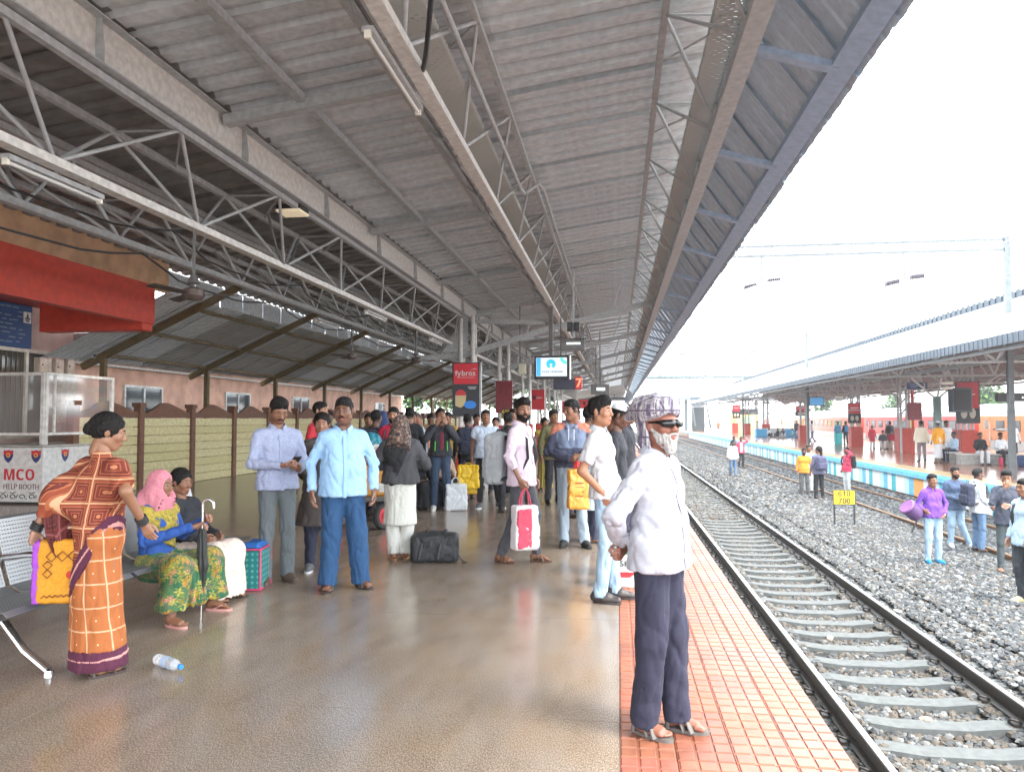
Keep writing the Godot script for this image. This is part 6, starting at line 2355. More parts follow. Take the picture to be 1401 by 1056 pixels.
func objects() -> void:
	fold_noise = FastNoiseLite.new()
	fold_noise.seed = 31
	fold_noise.frequency = 1.0
	# steel bench
	var b := thing("waiting_bench", "perforated steel waiting bench with chrome arms under the seated women", "bench", Vector3(-3.74, 0, -5.05))
	var holes := Image.create(32, 32, false, Image.FORMAT_RGBA8)
	holes.fill(Color(1, 1, 1, 1))
	for y in 32:
		for x in 32:
			if Vector2(x - 15.5, y - 15.5).length() < 7.0:
				holes.set_pixel(x, y, Color(1, 1, 1, 0))
	var pm := mat(0.28, 0.285, 0.29, 0.35, 0.6)
	pm.albedo_texture = ImageTexture.create_from_image(holes)
	pm.uv1_triplanar = true
	pm.uv1_scale = Vector3.ONE * 40.0
	pm.transparency = BaseMaterial3D.TRANSPARENCY_ALPHA_SCISSOR
	var zs := [0.75, 0.15, -0.45, -1.05, -1.65]
	for k in 5:
		var st := MB.new()
		var prof := [Vector2(0.30, 0.395), Vector2(0.27, 0.42), Vector2(0.1, 0.41), Vector2(-0.12, 0.40), Vector2(-0.2, 0.44), Vector2(-0.26, 0.62), Vector2(-0.33, 0.86), Vector2(-0.36, 0.87)]
		for i in prof.size() - 1:
			var p: Vector2 = prof[i]
			var q: Vector2 = prof[i + 1]
			st.bar(Vector3(p.x, p.y, 0), Vector3(q.x, q.y, 0), 0.56, 0.006, Vector3(-(q.y - p.y), q.x - p.x, 0))
		part(b, "seat", st.mesh(), pm, at3(0, 0, zs[k]))
	part(b, "front_rail", bx(Vector3(0.05, 0.05, 3.0), Vector3(0.12, 0.36, -0.45)), M.steel_dark)
	for z in [0.80, -2.0]:
		var lg := MB.new()
		lg.tube([Vector3(0.38, 0.03, z), Vector3(0.22, 0.14, z), Vector3(0.05, 0.34, z), Vector3(-0.08, 0.36, z), Vector3(-0.25, 0.14, z), Vector3(-0.40, 0.03, z)], [0.028, 0.026, 0.03, 0.03, 0.026, 0.028], 10)
		part(b, "leg", lg.mesh(), M.chrome)
		for x in [0.385, -0.405]:
			var ft := MB.new()
			ft.lathe([Vector2(0, 0.04), Vector2(0.03, 0.035), Vector2(0.035, 0.0), Vector2(0, 0.0)], 12, at3(x, 0.001, z))
			part(b, "foot", ft.mesh(), M.chrome)
	for z in [1.05, 0.45, -0.15, -0.75, -1.35, -1.95]:
		if z > 0.3:
			var am := MB.new()
			am.tube([Vector3(-0.28, 0.52, z), Vector3(-0.24, 0.62, z), Vector3(-0.05, 0.645, z), Vector3(0.14, 0.64, z), Vector3(0.22, 0.60, z), Vector3(0.235, 0.53, z), Vector3(0.18, 0.45, z), Vector3(0.08, 0.40, z)], 0.022, 10)
			part(b, "armrest", am.mesh(), M.chrome if z < 1.0 else mat(0.06, 0.06, 0.06, 0.2, 0.8))
	# embroidered yellow bag on the bench
	var yb := thing("embroidered_bag", "yellow embroidered shopping bag with purple side, standing on the bench", "bag", Vector3(-3.27, 0.428, -4.30), 22)
	var f := Field.new()
	f.block(Vector3(0, 0.19, 0), Vector3(0.145, 0.165, 0.045), 0.025, 0.02)
	part(yb, "pouch", soft(f, 0.012, 0.008, 6.0), tri_tex(mat(0.56, 0.24, 0.008, 0.75), grain, 3.0, false))
	var g2 := Field.new()
	g2.block(Vector3(-0.165, 0.19, 0), Vector3(0.012, 0.17, 0.05), 0.015, 0.01)
	part(yb, "gusset", soft(g2, 0.012, 0.01, 9.0), mat(0.28, 0.05, 0.42, 0.7))
	var em := MB.new()
	var z0 := 0.079
	for k in 4:
		var x := -0.08 + 0.058 * k
		em.tube([Vector3(x - 0.028, 0.285, z0), Vector3(x, 0.315, z0), Vector3(x + 0.028, 0.285, z0), Vector3(x, 0.255, z0), Vector3(x - 0.028, 0.285, z0)], 0.003, 4)
	for k in 2:
		var y := 0.235 - 0.05 * k
		em.tube([Vector3(-0.10, y + 0.025, z0), Vector3(-0.075, y, z0), Vector3(-0.10, y - 0.025, z0), Vector3(-0.125, y, z0), Vector3(-0.10, y + 0.025, z0)], 0.003, 4)
	for k in 9:
		em.tube([Vector3(-0.13 + 0.03 * k, 0.045, z0), Vector3(-0.115 + 0.03 * k, 0.06, z0), Vector3(-0.10 + 0.03 * k, 0.045, z0)], 0.003, 4)
	em.box(Vector3(0.055, 0.105, z0), Vector3(0.075, 0.012, 0.005))
	em.box(Vector3(0.055, 0.085, z0), Vector3(0.05, 0.028, 0.005))
	em.box(Vector3(0.055, 0.062, z0), Vector3(0.07, 0.012, 0.005))
	em.tube([Vector3(0.055, 0.11, z0), Vector3(0.055, 0.2, z0)], 0.003, 4)
	em.tube([Vector3(0.055, 0.13, z0), Vector3(0.025, 0.165, z0)], 0.003, 4)
	em.tube([Vector3(0.055, 0.13, z0), Vector3(0.085, 0.165, z0)], 0.003, 4)
	part(yb, "embroidery", em.mesh(), mat(0.16, 0.04, 0.015, 0.8))
	for q in [Vector3(0.055, 0.215, z0), Vector3(0.018, 0.175, z0), Vector3(0.095, 0.18, z0)]:
		var fl := MB.new()
		fl.ball(q, Vector3(0.018, 0.022, 0.004), 10)
		part(yb, "embroidered_flower", fl.mesh(), mat(0.45, 0.03, 0.02, 0.8))
	for q in [-1.0, 1.0]:
		var hb := MB.new()
		var pts := []
		for k in 9:
			var a := PI * k / 8
			pts.append(Vector3(-cos(a) * 0.07, 0.365 + sin(a) * 0.08, q * 0.04 * (1.0 - 0.6 * sin(a))))
		hb.tube(pts, 0.008, 6)
		part(yb, "handle", hb.mesh(), mat(0.55, 0.42, 0.3, 0.7))
	var fk := thing("black_flask", "small black bottle tucked beside the yellow embroidered bag", "bottle", Vector3(-3.46, 0.43, -4.34))
	var fm := MB.new()
	fm.lathe([Vector2(0, 0), Vector2(0.04, 0), Vector2(0.042, 0.22), Vector2(0.03, 0.30), Vector2(0.022, 0.33)], 14)
	part(fk, "bottle", fm.mesh(), M.black)
	var fc := MB.new()
	fc.lathe([Vector2(0.026, 0.33), Vector2(0.026, 0.37), Vector2(0, 0.375)], 12)
	part(fk, "cap", fc.mesh(), M.rubber)
	# crushed water bottle on the floor
	var wb := thing("water_bottle", "clear empty plastic water bottle with blue cap lying on the floor", "bottle", Vector3(-2.74, 0.036, -4.48), -28)
	var bm := MB.new()
	var prof2 := [Vector2(0.004, -0.12), Vector2(0.03, -0.118), Vector2(0.035, -0.10)]
	for k in 8:
		prof2.append(Vector2(0.035 if k % 2 else 0.031, -0.085 + 0.02 * k))
	prof2.append_array([Vector2(0.034, 0.085), Vector2(0.022, 0.115), Vector2(0.013, 0.13), Vector2(0.013, 0.14)])
	bm.lathe(prof2, 16, Transform3D(Basis(Vector3.BACK, -PI / 2), Vector3.ZERO))
	var pl := mat(0.86, 0.9, 0.95, 0.1)
	pl.transparency = BaseMaterial3D.TRANSPARENCY_ALPHA
	pl.albedo_color.a = 0.28
	part(wb, "shell", bm.mesh(), pl)
	var lb := MB.new()
	lb.lathe([Vector2(0.0358, -0.03), Vector2(0.0358, 0.03)], 16, Transform3D(Basis(Vector3.BACK, -PI / 2), Vector3.ZERO))
	part(wb, "label", lb.mesh(), mat(0.35, 0.45, 0.6, 0.5))
	var cp := MB.new()
	cp.lathe([Vector2(0.0155, 0.132), Vector2(0.0155, 0.152), Vector2(0, 0.153)], 12, Transform3D(Basis(Vector3.BACK, -PI / 2), Vector3.ZERO))
	part(wb, "cap", cp.mesh(), mat(0.02, 0.2, 0.6, 0.4))
	# teal and pink woven basket bag beside the seated women
	var tb := thing("woven_bag", "teal patterned square bag with pink piping on the floor beside the floral skirt", "bag", Vector3(-3.27, 0, -6.72), 8)
	part(tb, "body", cbx(Vector3(0.19, 0.36, 0.32), 0.02, Vector3(0, 0.185, 0)), printed(pattern(2), 5.0))
	var ed := MB.new()
	for sx in [-1.0, 1.0]:
		for sz in [-1.0, 1.0]:
			ed.tube([Vector3(sx * 0.095, 0.01, sz * 0.16), Vector3(sx * 0.095, 0.365, sz * 0.16)], 0.009, 6)
		for y in [0.012, 0.365]:
			ed.tube([Vector3(sx * 0.095, y, -0.16), Vector3(sx * 0.095, y, 0.16)], 0.009, 6)
			ed.tube([Vector3(-0.095, y, sx * 0.16), Vector3(0.095, y, sx * 0.16)], 0.009, 6)
	part(tb, "piping", ed.mesh(), mat(0.62, 0.06, 0.16, 0.6))
	part(tb, "blue_lid", cbx(Vector3(0.175, 0.07, 0.30), 0.03, Vector3(0, 0.385, 0)), mat(0.02, 0.12, 0.4, 0.6))
	# black duffel on the floor
	var db := thing("duffel_bag", "large black duffel bag alone on the polished floor", "bag", Vector3(-1.95, 0, -8.2), 8)
	var df := Field.new()
	df.block(Vector3(0, 0.15, 0), Vector3(0.20, 0.095, 0.09), 0.055, 0.03)
	df.ball(Vector3(0.0, 0.22, 0), Vector3(0.2, 0.10, 0.12), 0.06)
	df.keep(Vector3.DOWN, Vector3(0, 0.004, 0))
	part(db, "pack", soft(df, 0.012, 0.014, 4.5), cloth(0.018, 0.019, 0.022, 0.6))
	for q in [-0.1, 0.1]:
		var s2 := MB.new()
		s2.tube([Vector3(q - 0.06, 0.05, 0.155), Vector3(q - 0.03, 0.2, 0.15), Vector3(q, 0.31, 0.07), Vector3(q + 0.02, 0.34, 0.0), Vector3(q, 0.31, -0.07)], 0.016, 6, true, 0.3, Vector3.BACK)
		part(db, "handle", s2.mesh(), M.black)
	var zp := MB.new()
	zp.tube([Vector3(-0.22, 0.27, 0.02), Vector3(0, 0.318, 0.02), Vector3(0.22, 0.27, 0.02)], 0.007, 5)
	part(db, "zip", zp.mesh(), M.steel_dark)
	var sd := MB.new()
	sd.tube([Vector3(0.24, 0.12, 0.06), Vector3(0.29, 0.03, 0.09), Vector3(0.34, 0.012, 0.12), Vector3(0.30, 0.012, 0.16)], 0.014, 6, true, 0.4)
	part(db, "strap", sd.mesh(), M.black)
	# luggage trolley
	var tr := thing("luggage_trolley", "red wheeled handcart behind the man in blue, loaded high", "trolley", Vector3(-3.62, 0, -10.85), 10)
	part(tr, "platform", cbx(Vector3(0.75, 0.06, 1.1), 0.01, Vector3(0, 0.42, 0)), M.steel_dark)
	for q in [[0.33, 0.45], [-0.33, 0.45], [0.33, -0.45], [-0.33, -0.45]]:
		var w := MB.new()
		var axle := Transform3D(Basis(Vector3.UP, 0.9) * Basis(Vector3.RIGHT, PI / 2), Vector3(q[0], 0.19, q[1]))
		w.lathe([Vector2(0.125, -0.04), Vector2(0.175, -0.045), Vector2(0.192, -0.02), Vector2(0.192, 0.02), Vector2(0.175, 0.045), Vector2(0.125, 0.04)], 22, axle)
		var wh := part(tr, "wheel", w.mesh(), M.rubber)
		var rm := MB.new()
		rm.lathe([Vector2(0.0, 0.03), Vector2(0.04, 0.035), Vector2(0.055, 0.012), Vector2(0.11, 0.008), Vector2(0.126, 0.03), Vector2(0.126, -0.03), Vector2(0.11, -0.008), Vector2(0.055, -0.012), Vector2(0.04, -0.035), Vector2(0.0, -0.03)], 20, axle)
		part(wh, "rim", rm.mesh(), mat(0.5, 0.02, 0.03, 0.4))
	var hd := MB.new()
	hd.tube([Vector3(-0.3, 0.45, -0.55), Vector3(-0.3, 1.0, -0.65), Vector3(0.3, 1.0, -0.65), Vector3(0.3, 0.45, -0.55)], 0.018, 8)
	part(tr, "handle", hd.mesh(), M.steel_dark)
	var oc := thing("plastic_crate", "orange yellow plastic crate on the handcart", "crate", Vector3(-3.52, 0.452, -10.75), 10)
	part(oc, "tub", cbx(Vector3(0.62, 0.42, 0.62), 0.03, Vector3(0, 0.21, 0)), tri_tex(mat(0.66, 0.30, 0.05, 0.55), grain, 1.5))
	part(oc, "rim", cbx(Vector3(0.66, 0.05, 0.66), 0.015, Vector3(0, 0.40, 0)), mat(0.6, 0.26, 0.04, 0.5))
	for q in [-0.15, 0.1]:
		part(oc, "hand_slot", bx(Vector3(0.14, 0.035, 0.01), Vector3(q, 0.30, 0.311)), mat(0.10, 0.05, 0.02, 0.8))
	part(oc, "paper_label", bx(Vector3(0.09, 0.12, 0.006), Vector3(0.22, 0.12, 0.312)), M.white)
	for q in [[-3.55, 0.905, -10.72, Vector3(0.26, 0.13, 0.24), Color(0.45, 0.44, 0.42), "crumpled pale sack on top of the orange crate"], [-3.60, 0.98, -10.85, Vector3(0.24, 0.17, 0.22), Color(0.01, 0.16, 0.22), "shiny teal bundle on top of the loaded handcart"], [-3.36, 0.86, -10.62, Vector3(0.12, 0.13, 0.10), Color(0.5, 0.04, 0.08), "small red bundle at the edge of the orange crate"]]:
		var sf := Field.new()
		sf.ball(Vector3(0, q[3].y * 0.9, 0), q[3], 0.05)
		sf.ball(Vector3(0.05, q[3].y * 1.5, 0.02), q[3] * 0.6, 0.06)
		sf.keep(Vector3.DOWN, Vector3.ZERO)
		lone("cloth_bundle", soft(sf, 0.018, 0.03, 7.0), cloth(q[4].r, q[4].g, q[4].b, 0.5), q[5], "bundle", "", at3(q[0], q[1], q[2]))
	# bags on the floor and in hands
	tote("plastic_bag", "bulging white plastic bag beside the yawning man's shoes", cloth(0.62, 0.66, 0.70, 0.35), Vector3(-2.72, 0, -12.9), 20, Vector3(0.36, 0.44, 0.3), "bag", null, 0.1, 0.014)
	var sb := tote("printed_bag", "white printed bag lettered SUNSHINE on the floor behind the young man's jeans", cloth(0.70, 0.72, 0.70, 0.4), Vector3(0.03, 0, -7.25), 8, Vector3(0.40, 0.46, 0.2), "bag", null, 0.0, 0.012)
	part(sb, "lettering", words("SUNSHINE", 0.052, 0.004), mat(0.03, 0.06, 0.05, 0.5), at3(0, 0.22, 0.122))
	part(sb, "red_band", cbx(Vector3(0.385, 0.05, 0.012), 0.004, Vector3(0, 0.12, 0.114)), M.sign_red)
	var gf := MB.new()
	gf.prism(PackedVector2Array([Vector2(-0.08, 0), Vector2(0.08, 0), Vector2(0.1, 0.08), Vector2(0, 0.11), Vector2(-0.1, 0.08)]), 0.008, at3(0.02, 0.30, 0.105))
	part(sb, "green_print", gf.mesh(), mat(0.02, 0.25, 0.12, 0.5))
	# green bench row behind the travellers
	var gb := thing("seat_row", "row of green plastic seats behind the man with the yellow bag", "seat row", Vector3(-2.75, 0, -17.6), 12)
	for k in 3:
		var st := MB.new()
		st.cbox(Vector3(0.46 * k - 0.46, 0.44, 0), Vector3(0.44, 0.04, 0.42), 0.01)
		for r in 5:
			st.cbox(Vector3(0.46 * k - 0.46, 0.62 + 0.13 * r, -0.22 - 0.03 * r), Vector3(0.44, 0.11, 0.03), 0.008)
		part(gb, "seat", st.mesh(), mat(0.01, 0.22, 0.14, 0.4))
	part(gb, "rail", bx(Vector3(1.4, 0.06, 0.06), Vector3(0, 0.39, 0)), M.steel_dark)
	for s in [-0.6, 0.6]:
		part(gb, "leg", bx(Vector3(0.06, 0.38, 0.4), Vector3(s, 0.19, 0)), M.steel_dark)
	# luggage over on the far platform
	var far := [["suitcase", [16.25, -60.4], Vector3(0.5, 0.85, 0.35), [0.02, 0.45, 0.48], "turquoise suitcase in front of the two people in blue"], ["suitcase", [17.7, -51.6], Vector3(0.8, 0.5, 0.5), [0.05, 0.10, 0.12], "dark trunk behind the red seated people"], ["carton", [17.1, -52.5], Vector3(0.6, 0.5, 0.5), [0.55, 0.42, 0.30], "pale brown carton beside the bending man"], ["travel_bag", [15.85, -32.6], Vector3(0.7, 0.45, 0.5), [0.04, 0.08, 0.20], "blue travel bag heap at the feet of the seated men"], ["travel_bag", [16.6, -32.2], Vector3(0.5, 0.6, 0.4), [0.10, 0.16, 0.20], "grey blue rucksack at the right edge of the far platform"], ["flask", [15.05, -33.1], Vector3(0.14, 0.34, 0.14), [0.6, 0.03, 0.10], "red flask between the seated men"]]
	for q in far:
		var o := thing(q[0], q[4], "luggage", Vector3(q[1][0], -0.31, q[1][1]), 14)
		var ff := Field.new()
		var hs: Vector3 = q[2] / 2
		ff.block(Vector3(0, hs.y, 0), hs - Vector3.ONE * 0.05, 0.05, 0.02)
		part(o, "case", soft(ff, 0.035, 0.01, 4.0), mat(q[3][0], q[3][1], q[3][2], 0.6))
		var hb := MB.new()
		hb.tube([Vector3(-0.06, q[2].y - 0.01, 0), Vector3(-0.05, q[2].y + 0.06, 0), Vector3(0.05, q[2].y + 0.06, 0), Vector3(0.06, q[2].y - 0.01, 0)], 0.012, 5)
		part(o, "handle", hb.mesh(), M.black)
	# litter between the rails
	var rng := RandomNumberGenerator.new()
	rng.seed = 4
	for k in 9:
		var x: float = [2.75, 3.95, 5.2, 2.6, 3.85, 5.5, 6.1, 2.9, 4.9][k]
		var z: float = [-7.6, -7.0, -18.5, -10.2, -11.5, -13.6, -12.6, -14.5, -9.4][k]
		var lf := Field.new()
		lf.ball(Vector3.ZERO, Vector3(0.05, 0.02, 0.035), 0.02)
		lf.ball(Vector3(0.03, 0.012, 0.01), Vector3(0.03, 0.018, 0.04), 0.02)
		lone("paper_scrap", soft(lf, 0.009, 0.012, 20.0), M.white if k % 3 else mat(0.65, 0.5, 0.35, 0.7), ["crumpled white paper between the rails, nearest the camera", "scrap of white litter outside the right rail", "small white scrap on the ballast near the yellow board", "brown scrap between the rails", "white wrapper lying against the right rail", "white wrapper on the ballast below the purple sweater", "brown wrapper on the ballast by the edge man", "white scrap between the sleepers farther along", "pale scrap in the ballast between the tracks"][k], "litter", "litter on the ballast", Transform3D(Basis(Vector3.UP, rng.randf() * TAU), Vector3(x, bed_height(x) + 0.06, z)))

# computed prints: 0 sari skirt, 1 sari drape, 2 woven teal, 3 green floral, 4 cream floral, 5 turban plaid, 6 dark floral, 7 fine blue print, 8 yellow floral, 9 dark scarf print
func pattern(kind: int) -> Image:
	var rng := RandomNumberGenerator.new()
	rng.seed = 100 + kind
	var n := 256
	var im := Image.create(n, n, false, Image.FORMAT_RGB8)
	var s := func(r: float, g: float, b: float) -> Color: return Color(r, g, b).linear_to_srgb()
	if kind == 0 or kind == 1:
		var base: Color = s.call(0.32, 0.10, 0.026) if kind == 0 else s.call(0.24, 0.048, 0.018)
		var line: Color = s.call(0.56, 0.33, 0.19)
		im.fill(base)
		if kind == 1:
			for q in [[26, 0.42, 0.13, 0.05], [34, 0.13, 0.02, 0.015], [54, 0.40, 0.12, 0.045], [62, 0.15, 0.025, 0.015], [88, 0.34, 0.08, 0.03], [96, 0.12, 0.02, 0.012]]:
				im.fill_rect(Rect2i(q[0], q[0], n - 2 * q[0], n - 2 * q[0]), s.call(q[1], q[2], q[3]))
			for y in range(96, 160):
				for x in range(96, 160):
					if Vector2(x - 128, y - 128).length() < 20:
						im.set_pixel(x, y, s.call(0.46, 0.16, 0.07))
		else:
			for k in 900:
				im.fill_rect(Rect2i(rng.randi() % n, rng.randi() % n, 4, 4), s.call(0.44, 0.11, 0.02))
			for y in range(116, 140):
				for x in range(116, 140):
					if Vector2(x - 128, y - 128).length() < 9:
						im.set_pixel(x, y, s.call(0.75, 0.5, 0.3))
		im.fill_rect(Rect2i(0, 0, 17, n), line)
		im.fill_rect(Rect2i(0, 0, n, 17), line)
		im.fill_rect(Rect2i(n - 6, 0, 6, n), s.call(0.35, 0.10, 0.04))
	elif kind == 2:
		im.fill(s.call(0.01, 0.16, 0.16))
		for y in n:
			for x in n:
				var a := absi((x % 64) - 32) + absi((y % 64) - 32)
				if a > 14 and a < 22:
					im.set_pixel(x, y, s.call(0.05, 0.42, 0.38))
				elif a < 8:
					im.set_pixel(x, y, s.call(0.35, 0.42, 0.4))
	elif kind == 5:
		im.fill(s.call(0.44, 0.42, 0.44))
		for k in 4:
			im.fill_rect(Rect2i(k * 64, 0, 22, n), s.call(0.10, 0.08, 0.14))
			im.fill_rect(Rect2i(k * 64 + 34, 0, 5, n), s.call(0.05, 0.04, 0.08))
			im.fill_rect(Rect2i(k * 64 + 46, 0, 3, n), s.call(0.08, 0.06, 0.11))
		for k in 2:
			im.fill_rect(Rect2i(0, k * 128, n, 8), s.call(0.09, 0.07, 0.12))
	else:
		var bases := {3: [0.015, 0.10, 0.045], 4: [0.72, 0.58, 0.50], 6: [0.02, 0.018, 0.02], 7: [0.50, 0.54, 0.68], 8: [0.36, 0.27, 0.03], 9: [0.09, 0.08, 0.075]}
		var spots := {3: [[0.42, 0.36, 0.06], [0.50, 0.26, 0.01], [0.30, 0.32, 0.04], [0.45, 0.15, 0.12]], 4: [[0.60, 0.28, 0.20], [0.66, 0.44, 0.34], [0.45, 0.42, 0.25]], 6: [[0.40, 0.22, 0.15], [0.55, 0.38, 0.28], [0.22, 0.10, 0.06]], 7: [[0.66, 0.68, 0.76], [0.22, 0.26, 0.42]], 8: [[0.10, 0.12, 0.02], [0.55, 0.45, 0.06], [0.02, 0.08, 0.04], [0.50, 0.22, 0.06]], 9: [[0.32, 0.29, 0.25], [0.02, 0.02, 0.02]]}
		var q: Array = bases[kind]
		im.fill(s.call(q[0], q[1], q[2]))
		var many: int = {3: 70, 4: 26, 6: 90, 7: 1300, 8: 200, 9: 300}[kind]
		var size: int = {3: 22, 4: 14, 6: 14, 7: 3, 8: 12, 9: 6}[kind]
		for k in many:
			var c: Array = spots[kind][rng.randi() % spots[kind].size()]
			var cx := rng.randi() % n
			var cy := rng.randi() % n
			var r := size * rng.randf_range(0.5, 1.1)
			var pet := rng.randi_range(4, 6)
			var ph := rng.randf() * TAU
			for y in range(-int(r), int(r) + 1):
				for x in range(-int(r), int(r) + 1):
					var d := Vector2(x, y)
					var lim := r * (0.62 + 0.38 * cos(d.angle() * pet + ph))
					if d.length() < lim:
						var t := 1.0 if d.length() > r * 0.25 else 0.6
						im.set_pixel(posmod(cx + x, n), posmod(cy + y, n), s.call(c[0] * t, c[1] * t, c[2] * t))
	return im

# ---------------------------------------------------------------- people
var SK := {}
func spec(at: Vector3, turn: float, h: float, label: String, o := {}) -> Dictionary:
	var far := Vector2(at.x, at.z).length()
	var s := {"at": at, "turn": turn, "h": h, "label": label, "skin": Color(0.215, 0.095, 0.052), "skin_mat": SK.skin, "eye_mat": SK.eye, "hair_mat": SK.hair, "shoe_mat": SK.shoe, "seed": float(specs.size()), "top_mat": SK.white, "bottom_mat": SK.navy, "top": "shirt" if far < 20 else "tee"}
	for k in o:
		s[k] = o[k]
	specs.append(s)
	return s

func wrapped(m: Array, c: Vector3, cells: float, cell_h: float, seam: float, shear := 0.0) -> Array:
	# a print carried round the figure, so many repeats to a turn
	var uv := PackedVector2Array()
	for p in m[0]:
		var a := wrapf(atan2(p.x - c.x, p.z - c.z) - seam, 0.0, TAU)
		uv.push_back(Vector2(a / TAU * cells + p.y * shear, p.y / cell_h))
	var r := m.slice(0, 3)
	r.append(uv)
	return r

func sari_standing(f: Fig) -> void:
	var J := f.J
	var seam := deg_to_rad(20.0)
	# skirt, wrapped close and flaring a little at the hem
	var sk := Field.new()
	var foot: Vector3 = (J.anl + J.anr) / 2
	sk.limb(J.hil.lerp(J.hir, 0.2), J.hir.lerp(J.hil, 0.2), 0.13, 0.13, 0.06)
	sk.limb(J.pel + Vector3(0, 0.1, 0), J.pel.lerp(foot, 0.5), 0.140, 0.160, 0.06, 0, 1.12)
	sk.limb(J.pel.lerp(foot, 0.45), Vector3(foot.x, 0.17, foot.z + 0.02), 0.160, 0.188, 0.05, 1, 1.12)
	var hemy := 0.17
	sk.keep(Vector3.DOWN, Vector3(0, hemy, 0))
	sk.keep(Vector3(1.5, 1.0, -0.25), J.pel + Vector3(0, -0.13, 0))
	var m := sk.build(f.cb)
	Fig.smooth(m, 1)
	f.crease(m, 0.012, Vector3(6, 1.6, 6))
	f.add("sari_skirt", SK.sari_skirt, wrapped(m, foot, 7.0, 0.15, seam, 0.6))
	var bd := Field.new()
	bd.limb(Vector3(foot.x, 0.18, foot.z + 0.02), Vector3(foot.x, 0.05, foot.z + 0.025), 0.187, 0.195, 0.05, 3, 1.12)
	var mb2 := bd.build(f.cb)
	f.crease(mb2, 0.010, Vector3(6, 1.6, 6))
	f.add("sari_border", SK.sari_border, mb2)
	var ln := Field.new()
	ln.limb(Vector3(foot.x, 0.135, foot.z + 0.024), Vector3(foot.x, 0.117, foot.z + 0.025), 0.1945, 0.1945, 0.02, 3, 1.12)
	var ml := ln.build(f.cb * 0.8)
	f.crease(ml, 0.010, Vector3(6, 1.6, 6))
	f.add("border_stripe", SK.sari_line, ml)
	# upper drape over shoulders, upper arms and hips, cut on the slant
	var dr := Field.new()
	var rs: Vector3 = (J.shl - J.shr).normalized()
	var make := func(d: Field, e: float, arms: bool) -> void:
		d.limb(J.shl, J.shr, 0.056 + e, 0.056 + e, 0.05)
		d.limb(J.neck + Vector3(0, 0.0, 0), J.chest, 0.062 + e, 0.09 + e, 0.06)
		d.limb(J.chest + rs * 0.06, J.chest - rs * 0.06, 0.108 + e, 0.108 + e, 0.06)
		d.limb(J.chest, J.pel + Vector3(0, 0.05, 0), 0.13 + e, 0.148 + e, 0.06)
		d.limb(J.pel + Vector3(0, 0.05, 0), J.pel.lerp(foot, 0.55), 0.148 + e, 0.170 + e, 0.06, 0, 1.1)
		if not arms:
			return
		for q in ["l", "r"]:
			var el: Vector3 = J["el" + q]
			var sh: Vector3 = J["sh" + q]
			d.limb(sh, el, 0.064 + e, 0.062 + e, 0.05)
			d.limb(el, el.lerp(J["wr" + q], 0.62), 0.056 + e, 0.052 + e, 0.04, 1)
			d.limb(J.chest, sh.lerp(el, 0.75), 0.10 + e, 0.062 + e, 0.07)
			d.limb(J.chest + Vector3(0, -0.13, 0), el + Vector3(0, -0.03, 0), 0.10 + e, 0.055 + e, 0.07)
		d.limb(J.pel + Vector3(0, 0.12, 0), J.ell.lerp(J.wrl, 0.2), 0.11, 0.05, 0.06)
	make.call(dr, 0.0, true)
	var nrm := Vector3(-1.5, -1.0, 0.25)
	var low: Vector3 = J.pel + Vector3(0.0, -0.14, 0.0)
	dr.keep(nrm, low)
	dr.ball(J.neck + Vector3(0, 0.075, 0.01), Vector3(0.066, 0.06, 0.068), 0.012, true)
	var md := dr.build(f.cb)
	Fig.smooth(md, 1)
	f.crease(md, 0.010, Vector3(4, 2.6, 4), [J.elr])
	f.add("sari_drape", SK.sari_drape, wrapped(md, J.pel, 6.0, 0.16, seam, -1.1))
	var eb := Field.new()
	make.call(eb, 0.010, false)
	eb.keep(nrm, low + Vector3(0, -0.15, 0))
	eb.keep(-nrm, low + Vector3(0, 0.012, 0))
	var me := eb.build(f.cb)
	f.crease(me, 0.009, Vector3(4, 2.6, 4))
	f.add("drape_border", SK.sari_border, me)
	var es := Field.new()
	make.call(es, 0.015, false)
	es.keep(nrm, low + Vector3(0, -0.085, 0))
	es.keep(-nrm, low + Vector3(0, -0.055, 0))
	var mes := es.build(f.cb * 0.8)
	f.crease(mes, 0.009, Vector3(4, 2.6, 4))
	f.add("border_stripe", SK.sari_line, mes)
	# loose end hanging from the outstretched arm
	var sh := MB.new()
	var top := [J.shl + Vector3(0, 0.05, 0), J.shl.lerp(J.ell, 0.5) + Vector3(0, 0.055, 0), J.ell + Vector3(0, 0.05, 0), J.ell.lerp(J.wrl, 0.5) + Vector3(0, 0.045, 0), J.ell.lerp(J.wrl, 0.75) + Vector3(0, 0.04, 0)]
	var drop := [0.50, 0.62, 0.60, 0.34, 0.10]
	var grid := []
	for i in 17:
		var u := i / 16.0 * 4.0
		var k := mini(int(u), 3)
		var p: Vector3 = top[k].lerp(top[k + 1], u - k)
		var d: float = lerpf(drop[k], drop[k + 1], u - k)
		var col := []
		for j in 13:
			var v := j / 12.0
			var w := 0.030 * sin(u * 4.2 + v * 2.0) * v + 0.018 * sin(u * 9.0) * v
			col.append(p + Vector3(0.0, -d * v, 0.0) + (J.pel - p) * Vector3(0.32, 0, 0.32) * v + Vector3(0, 0, -1).rotated(Vector3.UP, 0.4) * (w + 0.05 * sin(v * PI)))
		grid.append(col)
	var uvs := []
